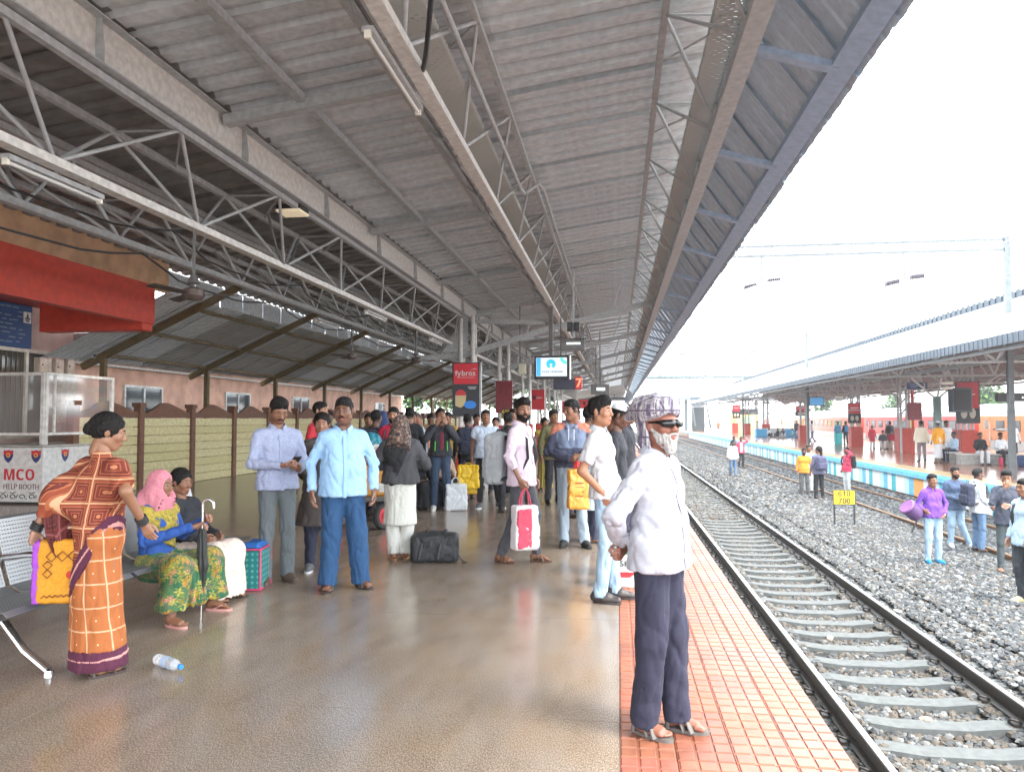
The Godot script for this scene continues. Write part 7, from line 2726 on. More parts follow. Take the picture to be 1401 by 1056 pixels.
	for i in 16:
		for j in 12:
			for q in [0.0, 0.004]:
				var o := Vector3(0, 0, q)
				var a: Vector3 = grid[i][j] + o
				var b: Vector3 = grid[i + 1][j] + o
				var c: Vector3 = grid[i + 1][j + 1] + o
				var e: Vector3 = grid[i][j + 1] + o
				var n := (b - a).cross(e - a).normalized()
				sh.tri(a, b, c, n, n, n, Vector2(i, j) * 0.16, Vector2(i + 1, j) * 0.16, Vector2(i + 1, j + 1) * 0.16)
				sh.tri(a, c, e, n, n, n, Vector2(i, j) * 0.16, Vector2(i + 1, j + 1) * 0.16, Vector2(i, j + 1) * 0.16)
	f.mb("loose_end", SK.sari_end, sh)
	for s in ["l", "r"]:
		var bg := MB.new()
		var w: Vector3 = J["wr" + s]
		var d: Vector3 = (J["el" + s] - w).normalized()
		for k in 4:
			var pts := []
			var x := d.cross(Vector3(0.3, 0.2, 1)).normalized()
			var y := d.cross(x)
			for a in 13:
				pts.append(w + d * (0.012 + 0.014 * k) + (x * cos(TAU * a / 12) + y * sin(TAU * a / 12)) * 0.034)
			bg.tube(pts, 0.0065, 6)
		f.mb("bangles", M.black, bg)

func head_cover(f: Fig, mt: Material, called: String, open_w: float, drape: float, e := 0.0) -> void:
	var hx := Transform3D(f.head_basis(), f.J.head)
	var c := Field.new()
	c.ball(Vector3(0, 0.034, -0.016), Vector3(0.092 + e, 0.102 + e, 0.108 + e), 0.02)
	c.ball(Vector3(0, -0.04, -0.01), Vector3(0.088 + e, 0.09, 0.09 + e), 0.04)
	c.limb(Vector3(0, -0.06, -0.02), Vector3(0, -0.15, -0.03), 0.083 + e, 0.10 + e, 0.05)
	if drape > 0.0:
		c.limb(Vector3(0, -0.13, -0.05), Vector3(0, -0.15 - drape, -0.09), 0.12 + e, 0.15, 0.08, 1, 1.3)
		c.limb(Vector3(0, -0.15, 0.02), Vector3(0, -0.16 - drape * 0.6, 0.07), 0.10 + e, 0.12, 0.08, 1, 1.3)
	c.ball(Vector3(0, -0.012, 0.115), Vector3(open_w, 0.086, 0.085), 0.012, true)
	var m := c.build(f.ch * 1.3)
	Fig.smooth(m, 1)
	f.crease(m, 0.007, Vector3(9, 6, 9))
	f.add(called, mt, Fig.moved(m, hx))

func turban(f: Fig) -> void:
	var hx := Transform3D(f.head_basis(), f.J.head)
	var c := Field.new()
	c.ball(Vector3(0, 0.075, -0.018), Vector3(0.098, 0.062, 0.112), 0.02, false, Basis(Vector3.RIGHT, -0.25))
	# wraps: rolls laid round the head, higher in front of the right side
	for q in [[0.055, 0.0, 0.030], [0.083, 0.25, 0.030], [0.062, -0.22, 0.027], [0.105, 0.1, 0.024]]:
		var prev := Vector3.ZERO
		for k in 15:
			var a := TAU * k / 14
			var p := Vector3(sin(a) * 0.078, q[0] + 0.022 * cos(a) + q[1] * 0.09 * sin(a), cos(a) * 0.094 - 0.018)
			if k:
				c.limb(prev, p, q[2], q[2], 0.010)
			prev = p
	# the peak that sweeps back and the ends that hang behind the ears
	c.limb(Vector3(-0.01, 0.115, -0.02), Vector3(-0.03, 0.105, -0.12), 0.060, 0.050, 0.04)
	c.limb(Vector3(-0.03, 0.10, -0.10), Vector3(-0.05, 0.05, -0.205), 0.056, 0.020, 0.04)
	c.limb(Vector3(-0.05, 0.03, -0.09), Vector3(-0.062, -0.09, -0.075), 0.036, 0.024, 0.03)
	c.limb(Vector3(-0.062, -0.08, -0.075), Vector3(-0.062, -0.165, -0.05), 0.026, 0.014, 0.02)
	c.limb(Vector3(-0.082, -0.0, -0.03), Vector3(-0.078, -0.115, -0.012), 0.014, 0.012, 0.015)
	c.ball(Vector3(0, -0.028, 0.085), Vector3(0.072, 0.082, 0.085), 0.012, true)
	var m := c.build(f.ch)
	Fig.smooth(m, 1)
	f.crease(m, 0.005, Vector3(9, 16, 8))
	f.add("turban", SK.plaid, Fig.moved(m, hx))
	# dark wrap-round glasses
	var g := Field.new()
	for s in [-1.0, 1.0]:
		g.limb(Vector3(s * 0.018, 0.004, 0.100), Vector3(s * 0.052, 0.005, 0.086), 0.0225, 0.0205, 0.010)
		g.limb(Vector3(s * 0.060, 0.012, 0.082), Vector3(s * 0.082, 0.014, -0.005), 0.013, 0.006, 0.008)
	g.ball(Vector3(0, -0.020, 0.11), Vector3(0.012, 0.026, 0.03), 0.004, true)
	g.ball(Vector3(0, 0.0, 0.02), Vector3(0.078, 0.06, 0.072), 0.004, true)
	var gm := g.build(0.0042)
	Fig.smooth(gm, 1)
	Fig.normals(gm)
	f.add("sunglasses", SK.shades, Fig.moved(gm, hx))

func spectacles(f: Fig) -> void:
	var hx := Transform3D(f.head_basis(), f.J.head)
	var b := MB.new()
	for s in [-1.0, 1.0]:
		var pts := []
		for k in 13:
			pts.append(hx * Vector3(s * 0.032 + cos(TAU * k / 12) * 0.021, 0.004 + sin(TAU * k / 12) * 0.015, 0.099 - 0.006 * absf(cos(TAU * k / 12))))
		b.tube(pts, 0.0016, 5)
		b.tube([hx * Vector3(s * 0.053, 0.008, 0.094), hx * Vector3(s * 0.078, 0.01, 0.0)], 0.0016, 5)
	b.tube([hx * Vector3(-0.011, 0.007, 0.1), hx * Vector3(0.011, 0.007, 0.1)], 0.0016, 5)
	f.mb("spectacles", M.black, b)

func skull_cap(f: Fig) -> void:
	var hx := Transform3D(f.head_basis(), f.J.head)
	var c := Field.new()
	c.ball(Vector3(0, 0.052, -0.018), Vector3(0.086, 0.09, 0.104), 0.02)
	c.keep(Vector3(0, -1, 0.12), Vector3(0, 0.060, 0))
	var m := c.build(f.ch)
	Fig.normals(m)
	f.add("cap", SK.white, Fig.moved(m, hx))

# a cloth over the torso, from one shoulder to the other hip
func sash(f: Fig, mt: Material, called: String, nrm: Vector3, lo: float, hi: float, e := 0.022) -> void:
	var d := Field.new()
	var J := f.J
	var rs: Vector3 = (J.shl - J.shr).normalized()
	d.limb(J.shl, J.shr, 0.056 + e, 0.056 + e, 0.05)
	d.limb(J.chest + rs * 0.065, J.chest - rs * 0.065, 0.10 + e, 0.10 + e, 0.06)
	d.limb(J.chest, J.pel + Vector3(0, 0.0, 0.01), 0.115 + e, 0.125 + e, 0.06)
	d.keep(nrm, J.chest + nrm.normalized() * hi)
	d.keep(-nrm, J.chest - nrm.normalized() * lo)
	d.keep(Vector3.DOWN, J.pel + Vector3(0, -0.05, 0))
	d.ball(J.neck + Vector3(0, 0.07, 0.012), Vector3(0.07, 0.065, 0.07), 0.012, true)
	var m := d.build(f.cb)
	Fig.smooth(m, 1)
	f.crease(m, 0.010, Vector3(6, 5, 6))
	f.add(called, mt, m)

func people() -> void:
	var sm := mat(1, 1, 1, 0.5)
	sm.vertex_color_use_as_albedo = true
	SK.skin = sm
	var em := mat(1, 1, 1, 0.25)
	em.vertex_color_use_as_albedo = true
	SK.eye = em
	var hm := mat(0.010, 0.0085, 0.008, 0.62)
	hm.metallic_specular = 0.3
	hm.normal_enabled = true
	hm.normal_texture = wrinkles
	hm.normal_scale = 1.2
	hm.uv1_triplanar = true
	hm.uv1_scale = Vector3(16, 5, 16)
	SK.hair = hm
	SK.grey_hair = mat(0.34, 0.33, 0.32, 0.8)
	SK.shoe = mat(0.045, 0.03, 0.022, 0.5)
	SK.brown_shoe = mat(0.10, 0.045, 0.025, 0.55)
	SK.white = cloth(0.66, 0.67, 0.70)
	SK.navy = cloth(0.028, 0.032, 0.06)
	SK.jeans = cloth(0.10, 0.17, 0.28)
	SK.light_jeans = cloth(0.28, 0.40, 0.52)
	SK.black = cloth(0.016, 0.016, 0.019)
	SK.charcoal = cloth(0.055, 0.055, 0.062)
	SK.dark = cloth(0.025, 0.026, 0.034)
	SK.plaid = printed(pattern(5), 3.6)
	SK.shades = mat(0.008, 0.008, 0.010, 0.12)
	SK.sari_skirt = mat(1, 1, 1, 0.8)
	SK.sari_skirt.albedo_texture = ImageTexture.create_from_image(pattern(0))
	SK.sari_drape = mat(1, 1, 1, 0.8)
	SK.sari_drape.albedo_texture = ImageTexture.create_from_image(pattern(1))
	SK.sari_end = mat(0.35, 0.16, 0.30, 0.8)
	SK.sari_end.albedo_texture = SK.sari_drape.albedo_texture
	SK.sari_border = cloth(0.075, 0.012, 0.035)
	SK.sari_line = cloth(0.50, 0.24, 0.22)
	SK.green_floral = printed(pattern(3), 2.4)
	SK.cream_floral = printed(pattern(4), 2.6)
	SK.dark_floral = printed(pattern(6), 3.0)
	SK.blue_print = printed(pattern(7), 3.4)
	SK.blue_print.albedo_color = lin(0.62, 0.64, 0.72)
	SK.yellow_floral = printed(pattern(8), 3.0)
	SK.scarf_print = printed(pattern(9), 3.0)
	SK.pink = cloth(0.55, 0.20, 0.25)
	var dark_skin := Color(0.13, 0.056, 0.034)
	var mid := Color(0.215, 0.095, 0.052)
	var fair := Color(0.33, 0.165, 0.10)
	var rear := {"elr": Vector3(-0.30, 1.13, -0.12), "wrr": Vector3(-0.045, 0.965, -0.205), "ell": Vector3(0.29, 1.13, -0.11), "wrl": Vector3(0.03, 0.92, -0.215), "anr": Vector3(-0.075, 0.08, -0.06), "anl": Vector3(0.075, 0.08, 0.06), "knl": Vector3(0.085, 0.49, 0.03), "knr": Vector3(-0.085, 0.49, -0.01)}
	# the old man by the edge
	spec(Vector3(0.20, 0, -3.90), 64, 1.60, "old bearded man in patterned turban and dark sunglasses standing on the red tiles", {
		"skin": Color(0.24, 0.095, 0.065), "j": rear, "look": Vector3(-25, -3, 0), "shades": true, "hair": "none", "no_brow": true, "beard": 1.0, "moustache": true, "moustache_w": 1.25, "beard_mat": SK.grey_hair, "top_mat": cloth(0.40, 0.41, 0.47), "bottom_mat": cloth(0.019, 0.020, 0.042), "bloose": 0.022, "hemr": 0.068, "hem": 0.845, "loose": 0.020, "belly": 1.1, "shoes": "sandal", "shoe_mat": mat(0.12, 0.11, 0.10, 0.6), "hdr": Vector3(0.7, -0.7, 0), "hnr": Vector3(0, 0.2, -1), "hdl": Vector3(-0.8, -0.2, 0.1), "hnl": Vector3(0, 0.1, -1), "cur": 0.7, "cul": 0.9, "crease": 0.013, "bcrease": 0.009, "extra": [turban], "ftr": -4.0, "ftl": 10.0})
	# woman in the checked sari
	var sw := spec(Vector3(-3.12, 0, -4.34), 156, 1.55, "woman in orange and maroon checked sari reaching back to the yellow bag", {"fem": true, "skin": Color(0.25, 0.12, 0.07), "look": Vector3(-34, 14, 0), "hair": "bun", "top": "none", "bottom": "none", "shoes": "sandal", "shoe_mat": mat(0.05, 0.03, 0.025, 0.5), "sleeve": 0.4, "extra": [sari_standing], "cul": 0.8, "cur": 0.25, "hand": 0.88, "lean": 4.0, "lean_arms": false})
	sw.j = {"wrl": own(sw, -3.43, 0.86, -4.20), "ell": own(sw, -3.335, 1.075, -4.24), "wrr": own(sw, -2.85, 0.89, -4.38), "elr": own(sw, -2.865, 1.10, -4.22), "anl": Vector3(0.09, 0.08, 0.02), "anr": Vector3(-0.10, 0.08, -0.03)}
	sw.hdr = Vector3(-0.25, -0.9, 0.35)
	sw.hnr = Vector3(0.6, 0.0, 1.0)
	sw.hdl = Vector3(0.1, -1.0, 0.0)
	# the two seated women
	var w1 := spec(Vector3(-3.56, 0, -5.66), 84, 1.55, "seated woman in pink headscarf and green floral sari holding an upright umbrella", {"fem": true, "sit": 0.38, "look": Vector3(2, 4, 0), "hair": "none", "top": "sweater", "top_mat": cloth(0.02, 0.075, 0.30), "bottom": "skirt", "bottom_mat": SK.green_floral, "skirt_hem": 0.12, "shoes": "slipper", "shoe_mat": mat(0.55, 0.27, 0.24, 0.6), "hand": 0.88, "cul": 0.9, "cur": 0.9, "extra": [func(f: Fig) -> void: head_cover(f, SK.pink, "headscarf", 0.066, 0.02); sash(f, SK.yellow_floral, "drape", Vector3(-0.45, -1, 0), 0.30, 0.16)]})
	w1.j = {"wrl": own(w1, -3.20, 0.74, -5.74), "wrr": own(w1, -3.23, 0.70, -5.62), "elr": Vector3(-0.23, 0.66, 0.05), "ell": Vector3(0.23, 0.66, 0.05), "knl": Vector3(0.21, 0.45, 0.36), "knr": Vector3(-0.21, 0.45, 0.36), "anl": Vector3(0.28, 0.08, 0.36), "anr": Vector3(-0.28, 0.08, 0.36)}
	w1.hdr = Vector3(0.55, 0.15, 0.7)
	w1.hnr = Vector3(0.4, -0.2, 1.0)
	w1.hdl = Vector3(-0.4, 0.2, 0.8)
	spec(Vector3(-3.66, 0, -6.28), 80, 1.52, "seated woman in dark jacket and cream floral skirt beyond the pink headscarf", {"fem": true, "sit": 0.38, "hair": "bun", "top": "jacket", "top_mat": SK.dark, "bottom": "skirt", "bottom_mat": SK.cream_floral, "skirt_hem": 0.05, "skirt_r": 0.26, "shoes": "slipper", "hand": 0.88, "look": Vector3(-8, 8, 0), "lean": -10.0})
	# man with the phone
	var pj := {"elr": Vector3(-0.24, 1.10, 0.02), "wrr": Vector3(-0.035, 1.09, 0.27), "ell": Vector3(0.25, 1.09, 0.0), "wrl": Vector3(0.10, 1.05, 0.27), "anr": Vector3(-0.12, 0.08, 0.03)}
	spec(Vector3(-3.17, 0, -6.94), 42, 1.72, "man in pale printed shirt and grey jeans looking down at his phone", {"j": pj, "look": Vector3(0, 26, 0), "moustache": true, "top_mat": SK.blue_print, "bottom_mat": cloth(0.12, 0.14, 0.15), "hem": 0.86, "shoe_mat": mat(0.09, 0.06, 0.045, 0.6), "hdr": Vector3(0.75, 0.1, 0.6), "hnr": Vector3(0, 1, 0.1), "hdl": Vector3(-0.6, 0.2, 0.6), "hnl": Vector3(0, 1, 0), "cur": 0.5, "cul": 0.6, "bloose": 0.008, "hemr": 0.062, "stubble": 0.3})
	# man in light blue
	spec(Vector3(-2.46, 0, -6.75), 26, 1.71, "stout man in light blue shirt and blue trousers with spectacles", {"g": 1.12, "belly": 1.40, "fat": 1.12, "look": Vector3(-20, 2, 0), "moustache": true, "skin": dark_skin.lerp(mid, 0.4), "top_mat": cloth(0.28, 0.46, 0.68), "bottom_mat": cloth(0.014, 0.058, 0.145), "hem": 0.83, "bloose": 0.030, "hemr": 0.085, "loose": 0.013, "shoes": "sandal", "extra": [spectacles], "j": {"anl": Vector3(0.17, 0.08, -0.02), "anr": Vector3(-0.13, 0.08, 0.02), "knl": Vector3(0.13, 0.49, 0.02), "ell": Vector3(0.275, 1.12, -0.03), "elr": Vector3(-0.275, 1.12, -0.03), "wrl": Vector3(0.27, 0.87, 0.05), "wrr": Vector3(-0.275, 0.87, 0.06)}, "ftl": 28.0, "ftr": -6.0, "stubble": 0.25})
	# woman between them
	spec(Vector3(-2.98, 0, -7.55), 22, 1.58, "woman in dark patterned kurta half hidden behind the man in light blue", {"fem": true, "hair": "long", "look": Vector3(-6, 2, 0), "skin": Color(0.27, 0.13, 0.08), "top": "kurta", "top_mat": cloth(0.075, 0.06, 0.055), "hem": 0.50, "flare": 0.05, "bottom_mat": SK.navy, "bloose": 0.02, "shoe_mat": cloth(0.12, 0.12, 0.13), "sole_mat": SK.white, "extra": [func(f: Fig) -> void: sash(f, SK.scarf_print, "scarf", Vector3(0.5, -0.15, 0), 0.02, 0.13)], "j": {"wrr": Vector3(-0.12, 0.98, 0.2), "elr": Vector3(-0.26, 1.10, -0.02)}})
	# people behind them
	spec(Vector3(-4.18, 0, -10.5), 82, 1.76, "man in red shirt seen in profile behind the phone man", {"top_mat": cloth(0.42, 0.02, 0.035), "skin": fair, "stubble": 0.3})
	spec(Vector3(-5.02, 0, -13.0), 40, 1.66, "short haired man in dark clothes behind the man in red", {"top_mat": SK.dark, "skin": dark_skin})
	var bp := spec(Vector3(-3.80, 0, -11.9), 168, 1.66, "man in navy jacket with a backpack seen from behind left of the crimson shirt", {"top": "jacket", "top_mat": SK.dark, "skin": dark_skin})
	var cr := spec(Vector3(-3.42, 0, -11.6), 2, 1.70, "bearded man in crimson shirt with grey backpack straps facing the camera", {"top_mat": cloth(0.46, 0.015, 0.05), "bottom_mat": SK.dark, "skin": fair, "beard": 0.15, "moustache": true, "look": Vector3(0, 2, 0), "fat": 1.05})
	spec(Vector3(-3.66, 0, -13.4), 205, 1.72, "person in black jacket with back turned behind the crimson shirt", {"top": "jacket", "top_mat": SK.black})
	spec(Vector3(-4.25, 0, -16.2), 190, 1.56, "woman in peach scarf with back turned far behind the grey jacket", {"fem": true, "hair": "none", "top": "kurta", "top_mat": cloth(0.5, 0.25, 0.16), "hem": 0.5, "extra": [func(f: Fig) -> void: head_cover(f, cloth(0.30, 0.13, 0.09), "headscarf", 0.06, 0.1)]})
	# woman in grey jacket
	spec(Vector3(-2.36, 0, -8.27), 197, 1.55, "woman in floral headscarf and grey jacket over white kurta, back to the camera", {"fem": true, "g": 1.12, "hair": "none", "top": "jacket", "top_mat": SK.charcoal, "hem": 0.90, "loose": 0.03, "bottom_mat": cloth(0.62, 0.62, 0.58), "bloose": 0.03, "hemr": 0.07, "cuff": 0.02, "shoes": "sandal", "shoe_mat": mat(0.40, 0.22, 0.10, 0.6), "j": {"elr": Vector3(-0.31, 1.12, 0.0), "wrr": Vector3(-0.08, 1.10, 0.22), "ell": Vector3(0.31, 1.12, 0.0), "wrl": Vector3(0.08, 1.10, 0.22), "anl": Vector3(0.07, 0.08, -0.02), "anr": Vector3(-0.07, 0.08, 0.03)}, "look": Vector3(-12, 12, 0), "extra": [func(f: Fig) -> void:
		head_cover(f, SK.dark_floral, "headscarf", 0.06, 0.14, 0.006)
		sash(f, SK.black, "shawl", Vector3(0.8, 0.3, 0), 0.06, 0.22, 0.05)
		var kt := Field.new()
		kt.limb(f.J.pel + Vector3(0, 0.1, 0), Vector3(f.J.pel.x, 0.42, f.J.pel.z), 0.15, 0.205, 0.05, 1, 1.25)
		var km := kt.build(f.cb)
		Fig.smooth(km, 1)
		f.crease(km, 0.012, Vector3(6, 1.6, 6))
		f.add("kurta", cloth(0.60, 0.60, 0.55), km)]})
	spec(Vector3(-4.51, 0, -18.4), 15, 1.66, "policeman in khaki uniform looking down beside the fence", {"top_mat": cloth(0.30, 0.19, 0.09), "bottom_mat": cloth(0.32, 0.21, 0.11), "hem": 0.93, "look": Vector3(8, 25, 0), "skin": dark_skin, "j": pj})
	spec(Vector3(-3.42, 0, -13.1), 48, 1.55, "woman in black abaya seated low left of the yawning man", {"fem": true, "sit": 0.36, "hair": "none", "top": "abaya", "top_mat": SK.black, "bottom": "skirt", "bottom_mat": SK.black, "skirt_hem": 0.03, "look": Vector3(-25, 2, 0), "skin": fair, "hand": 0.88, "extra": [func(f: Fig) -> void: head_cover(f, SK.black, "headscarf", 0.064, 0.10)]})
	spec(Vector3(-3.16, 0, -13.9), 40, 1.52, "woman in beige scarf seated behind the yawning man", {"fem": true, "sit": 0.36, "hair": "none", "top": "tunic", "top_mat": cloth(0.50, 0.36, 0.27), "bottom": "skirt", "bottom_mat": SK.black, "skirt_hem": 0.03, "extra": [func(f: Fig) -> void: head_cover(f, cloth(0.55, 0.40, 0.30), "headscarf", 0.062, 0.12)]})
	spec(Vector3(-2.96, 0, -12.8), 18, 1.70, "yawning man in dark jacket with both hands at his mouth", {"open": true, "top": "jacket", "top_mat": SK.dark, "bottom_mat": cloth(0.035, 0.06, 0.11), "hem": 0.90, "loose": 0.022, "look": Vector3(10, -12, 0), "shoes": "sneaker", "shoe_mat": mat(0.68, 0.68, 0.66, 0.6), "j": {"elr": Vector3(-0.26, 1.20, 0.16), "wrr": Vector3(-0.075, 1.435, 0.15), "ell": Vector3(0.25, 1.18, 0.17), "wrl": Vector3(0.075, 1.44, 0.155)}, "hdr": Vector3(0.35, 0.9, 0.15), "hdl": Vector3(-0.35, 0.9, 0.15), "hnr": Vector3(0.3, 0, -1), "hnl": Vector3(-0.3, 0, -1), "extra": [func(f: Fig) -> void:
		var z := MB.new()
		for q in [-1.0, 1.0]:
			z.tube([Vector3(q * 0.10, 1.16, 0.135), Vector3(q * 0.105, 1.0, 0.145)], 0.008, 6)
		f.mb("green_zip", mat(0.10, 0.62, 0.05, 0.5), z)
		var sh := Field.new()
		sh.limb(Vector3(0.01, 1.28, 0.085), Vector3(0.01, 0.9, 0.095), 0.038, 0.045, 0.02, 1)
		var shm := sh.build(f.cb * 0.8)
		Fig.normals(shm)
		f.add("inner_shirt", cloth(0.16, 0.02, 0.035), shm)]})
	var yb := spec(Vector3(-2.26, 0, -13.22), 8, 1.68, "man in short sleeved white shirt holding yellow carrier bags, legs apart", {"sleeve": 0.38, "top_mat": cloth(0.52, 0.60, 0.72), "bottom_mat": SK.black, "bloose": 0.006, "hem": 0.87, "look": Vector3(6, -6, 0), "cuff": 0.05, "hemr": 0.05, "shoe_mat": cloth(0.10, 0.10, 0.11), "sole_mat": SK.white, "skin": mid, "j": {"anl": Vector3(0.24, 0.08, -0.02), "anr": Vector3(-0.10, 0.08, 0.02), "knl": Vector3(0.17, 0.49, 0.03), "wrr": Vector3(-0.24, 0.86, 0.08)}, "cur": 0.9, "ftl": 35.0, "ftr": -12.0})
	var dp := spec(Vector3(-2.85, 0, -14.6), 190, 1.62, "person in navy top with dark backpack half hidden behind the white shirt", {"top": "jacket", "top_mat": SK.dark, "skin": dark_skin})
	spec(Vector3(-2.52, 0, -16.0), 6, 1.56, "woman in salmon pink kurta behind the man with yellow bags", {"fem": true, "hair": "bun", "top": "kurta", "top_mat": cloth(0.50, 0.17, 0.13), "hem": 0.5, "flare": 0.04, "skin": fair, "extra": [func(f: Fig) -> void: sash(f, cloth(0.14, 0.02, 0.05), "scarf", Vector3(0.7, -0.2, 0), 0.04, 0.14)]})
	spec(Vector3(-1.55, 0, -16.6), 10, 1.55, "woman in yellow green sari standing between the youth and the hooded top", {"fem": true, "hair": "bun", "look": Vector3(20, 0, 0), "top": "blouse", "sleeve": 0.4, "top_mat": cloth(0.30, 0.10, 0.10), "bottom": "skirt", "bottom_mat": cloth(0.27, 0.22, 0.05), "skirt_r": 0.19, "shoes": "sandal", "j": {"wrr": Vector3(-0.1, 1.02, 0.2), "elr": Vector3(-0.24, 1.08, 0.0)}, "extra": [func(f: Fig) -> void: sash(f, SK.yellow_floral, "drape", Vector3(-0.6, -1, 0), 0.3, 0.2)]})
	# the youth with the grey backpack
	var yo := spec(Vector3(-1.02, 0, -8.26), 76, 1.74, "young man in pale lilac shirt with a grey backpack looking at the camera", {"look": Vector3(-52, 2, 0), "beard": 0.12, "moustache": true, "stubble": 0.4, "skin": Color(0.23, 0.105, 0.06), "top_mat": cloth(0.60, 0.49, 0.58), "sleeve": 0.78, "hem": 0.80, "bottom_mat": cloth(0.065, 0.067, 0.078), "bloose": 0.006, "hemr": 0.052, "cuff": 0.03, "shoes": "sandal", "shoe_mat": SK.brown_shoe, "hair": "quiff", "cur": 0.95, "j": {"anl": Vector3(0.09, 0.08, 0.13), "anr": Vector3(-0.09, 0.08, -0.20), "knl": Vector3(0.09, 0.49, 0.12), "knr": Vector3(-0.09, 0.49, -0.03), "wrr": Vector3(-0.25, 0.87, 0.08), "elr": Vector3(-0.245, 1.11, -0.05)}})
	# the one in the hooded top
	var navy := Color(0.045, 0.05, 0.085)
	var hood := mat(1, 1, 1, 0.9)
	hood.vertex_color_use_as_albedo = true
	var ho := spec(Vector3(-0.55, 0, -9.36), 2, 1.75, "young man in navy hooded top with orange shoulders holding an orange carrier bag", {"look": Vector3(-48, 6, 0), "skin": Color(0.22, 0.10, 0.058), "top": "hooded_top", "top_mat": hood, "paint": func(p: Vector3) -> Color:
		if p.y > 1.30 and absf(p.x) > 0.075 and p.z > -0.02 and p.y > 1.42 - absf(p.x) * 0.5:
			return Color(0.56, 0.20, 0.13)
		if p.y > 1.15 and p.z > 0.02 and absf(p.x) < 0.17:
			return Color(0.18, 0.22, 0.32)
		return Color(0.055, 0.06, 0.10), "hem": 0.92, "loose": 0.024, "bottom_mat": cloth(0.30, 0.38, 0.46), "bloose": 0.010, "hemr": 0.06, "shoe_mat": M.rubber, "j": {"elr": Vector3(-0.27, 1.10, 0.0), "wrr": Vector3(0.02, 1.02, 0.24), "ell": Vector3(0.28, 1.12, -0.02), "wrl": Vector3(0.11, 1.07, 0.24), "anl": Vector3(0.15, 0.08, 0.03), "anr": Vector3(-0.09, 0.08, 0.0)}, "hdr": Vector3(0.8, -0.2, 0.5), "hnr": Vector3(0, 0, -1), "hdl": Vector3(-0.8, -0.5, 0.3), "hnl": Vector3(0, 0, -1), "cur": 0.8, "cul": 0.8, "ftl": 20.0, "extra": [func(f: Fig) -> void:
		var hd := Field.new()
		hd.limb(Vector3(-0.07, 1.43, -0.06), Vector3(0.07, 1.43, -0.06), 0.045, 0.045, 0.03)
		hd.limb(Vector3(-0.075, 1.43, -0.05), Vector3(-0.045, 1.38, 0.085), 0.035, 0.022, 0.03)
		hd.limb(Vector3(0.075, 1.43, -0.05), Vector3(0.045, 1.38, 0.085), 0.035, 0.022, 0.03)
		var hm2 := hd.build(f.cb * 0.8)
		f.crease(hm2, 0.006, Vector3(8, 8, 8))
		f.add("hood", cloth(0.20, 0.22, 0.30), hm2)
		var ds := MB.new()
		for q in [-1.0, 1.0]:
			ds.tube([Vector3(q * 0.03, 1.37, 0.125), Vector3(q * 0.032, 1.24, 0.148)], 0.005, 5)
		f.mb("drawstring", SK.white, ds)]})
	spec(Vector3(-0.68, 0, -12.2), 62, 1.68, "dark haired man in pale shirt behind the hooded top", {"top_mat": SK.white, "look": Vector3(0, 5, 0), "skin": dark_skin})
	spec(Vector3(-0.34, 0, -9.75), 118, 1.68, "man in long pale kurta with a phone at his ear, back to the camera", {"top": "kurta", "top_mat": cloth(0.42, 0.50, 0.56), "hem": 0.42, "flare": 0.045, "loose": 0.022, "bottom_mat": SK.navy, "shoes": "sandal", "hair": "short", "vol": 1.3, "j": {"elr": Vector3(-0.30, 1.28, 0.06), "wrr": Vector3(-0.115, 1.50, 0.06)}, "hdr": Vector3(0.15, 1, -0.1), "hnr": Vector3(1, 0, -0.2), "cur": 0.55})
	# young man in the white T-shirt
	var wt := spec(Vector3(-0.10, 0, -6.62), 78, 1.70, "young man in white polo shirt and light jeans with a hand in his pocket", {"look": Vector3(-14, -2, 0), "hair": "quiff", "vol": 1.2, "skin": Color(0.33, 0.15, 0.085), "g": 0.93, "sleeve": 0.5, "top_mat": cloth(0.50, 0.50, 0.52), "hem": 0.86, "bottom_mat": SK.light_jeans, "bloose": 0.008, "hemr": 0.056, "bcrease": 0.011, "shoe_mat": mat(0.035, 0.028, 0.028, 0.4), "lean": -5.0, "lean_arms": true, "j": {"elr": Vector3(-0.25, 1.11, -0.13), "wrr": Vector3(-0.165, 0.90, 0.02), "anr": Vector3(-0.09, 0.08, -0.03), "anl": Vector3(0.10, 0.08, 0.05)}, "hdr": Vector3(0.1, -0.9, 0.3), "ftr": 2.0, "ftl": 8.0})
	spec(Vector3(-0.02, 0, -7.75), 84, 1.67, "man in white skullcap and dark jacket bowed behind the old man", {"look": Vector3(-6, 22, 0), "lean": 3.0, "skin": dark_skin, "top": "jacket", "top_mat": SK.dark, "bottom_mat": SK.dark, "shoes": "sandal", "shoe_mat": SK.brown_shoe, "stubble": 0.3, "extra": [skull_cap]})
	spec(Vector3(0.12, 0, -10.2), 75, 1.70, "dark haired man behind the man in the white skullcap", {"hair": "short", "vol": 1.3, "top_mat": SK.dark, "skin": dark_skin})
	var st := mat(1, 1, 1, 0.9)
	st.vertex_color_use_as_albedo = true
	spec(Vector3(-0.04, 0, -11.2), 70, 1.60, "person in blue and white striped top glimpsed past the white polo shirt", {"top": "tee", "top_mat": st, "paint": func(p: Vector3) -> Color: return Color(0.65, 0.66, 0.68) if fposmod(p.y, 0.08) < 0.04 else Color(0.04, 0.06, 0.14)})
	spec(Vector3(0.08, 0, -14.5), 70, 1.66, "person far back at the platform edge behind the skullcap", {"top_mat": SK.charcoal})
	# a few of the crowd farther down
	spec(Vector3(-3.0, 0, -24.5), 20, 1.66, "man in grey shirt walking near the second red column", {"top_mat": SK.charcoal})
	spec(Vector3(-1.7, 0, -27.0), 160, 1.68, "man in blue shirt far down the platform, back turned", {"top_mat": cloth(0.15, 0.25, 0.45)})
	spec(Vector3(-0.9, 0, -23.0), 30, 1.70, "man in maroon shirt far behind the hooded top", {"top_mat": cloth(0.25, 0.03, 0.05)})
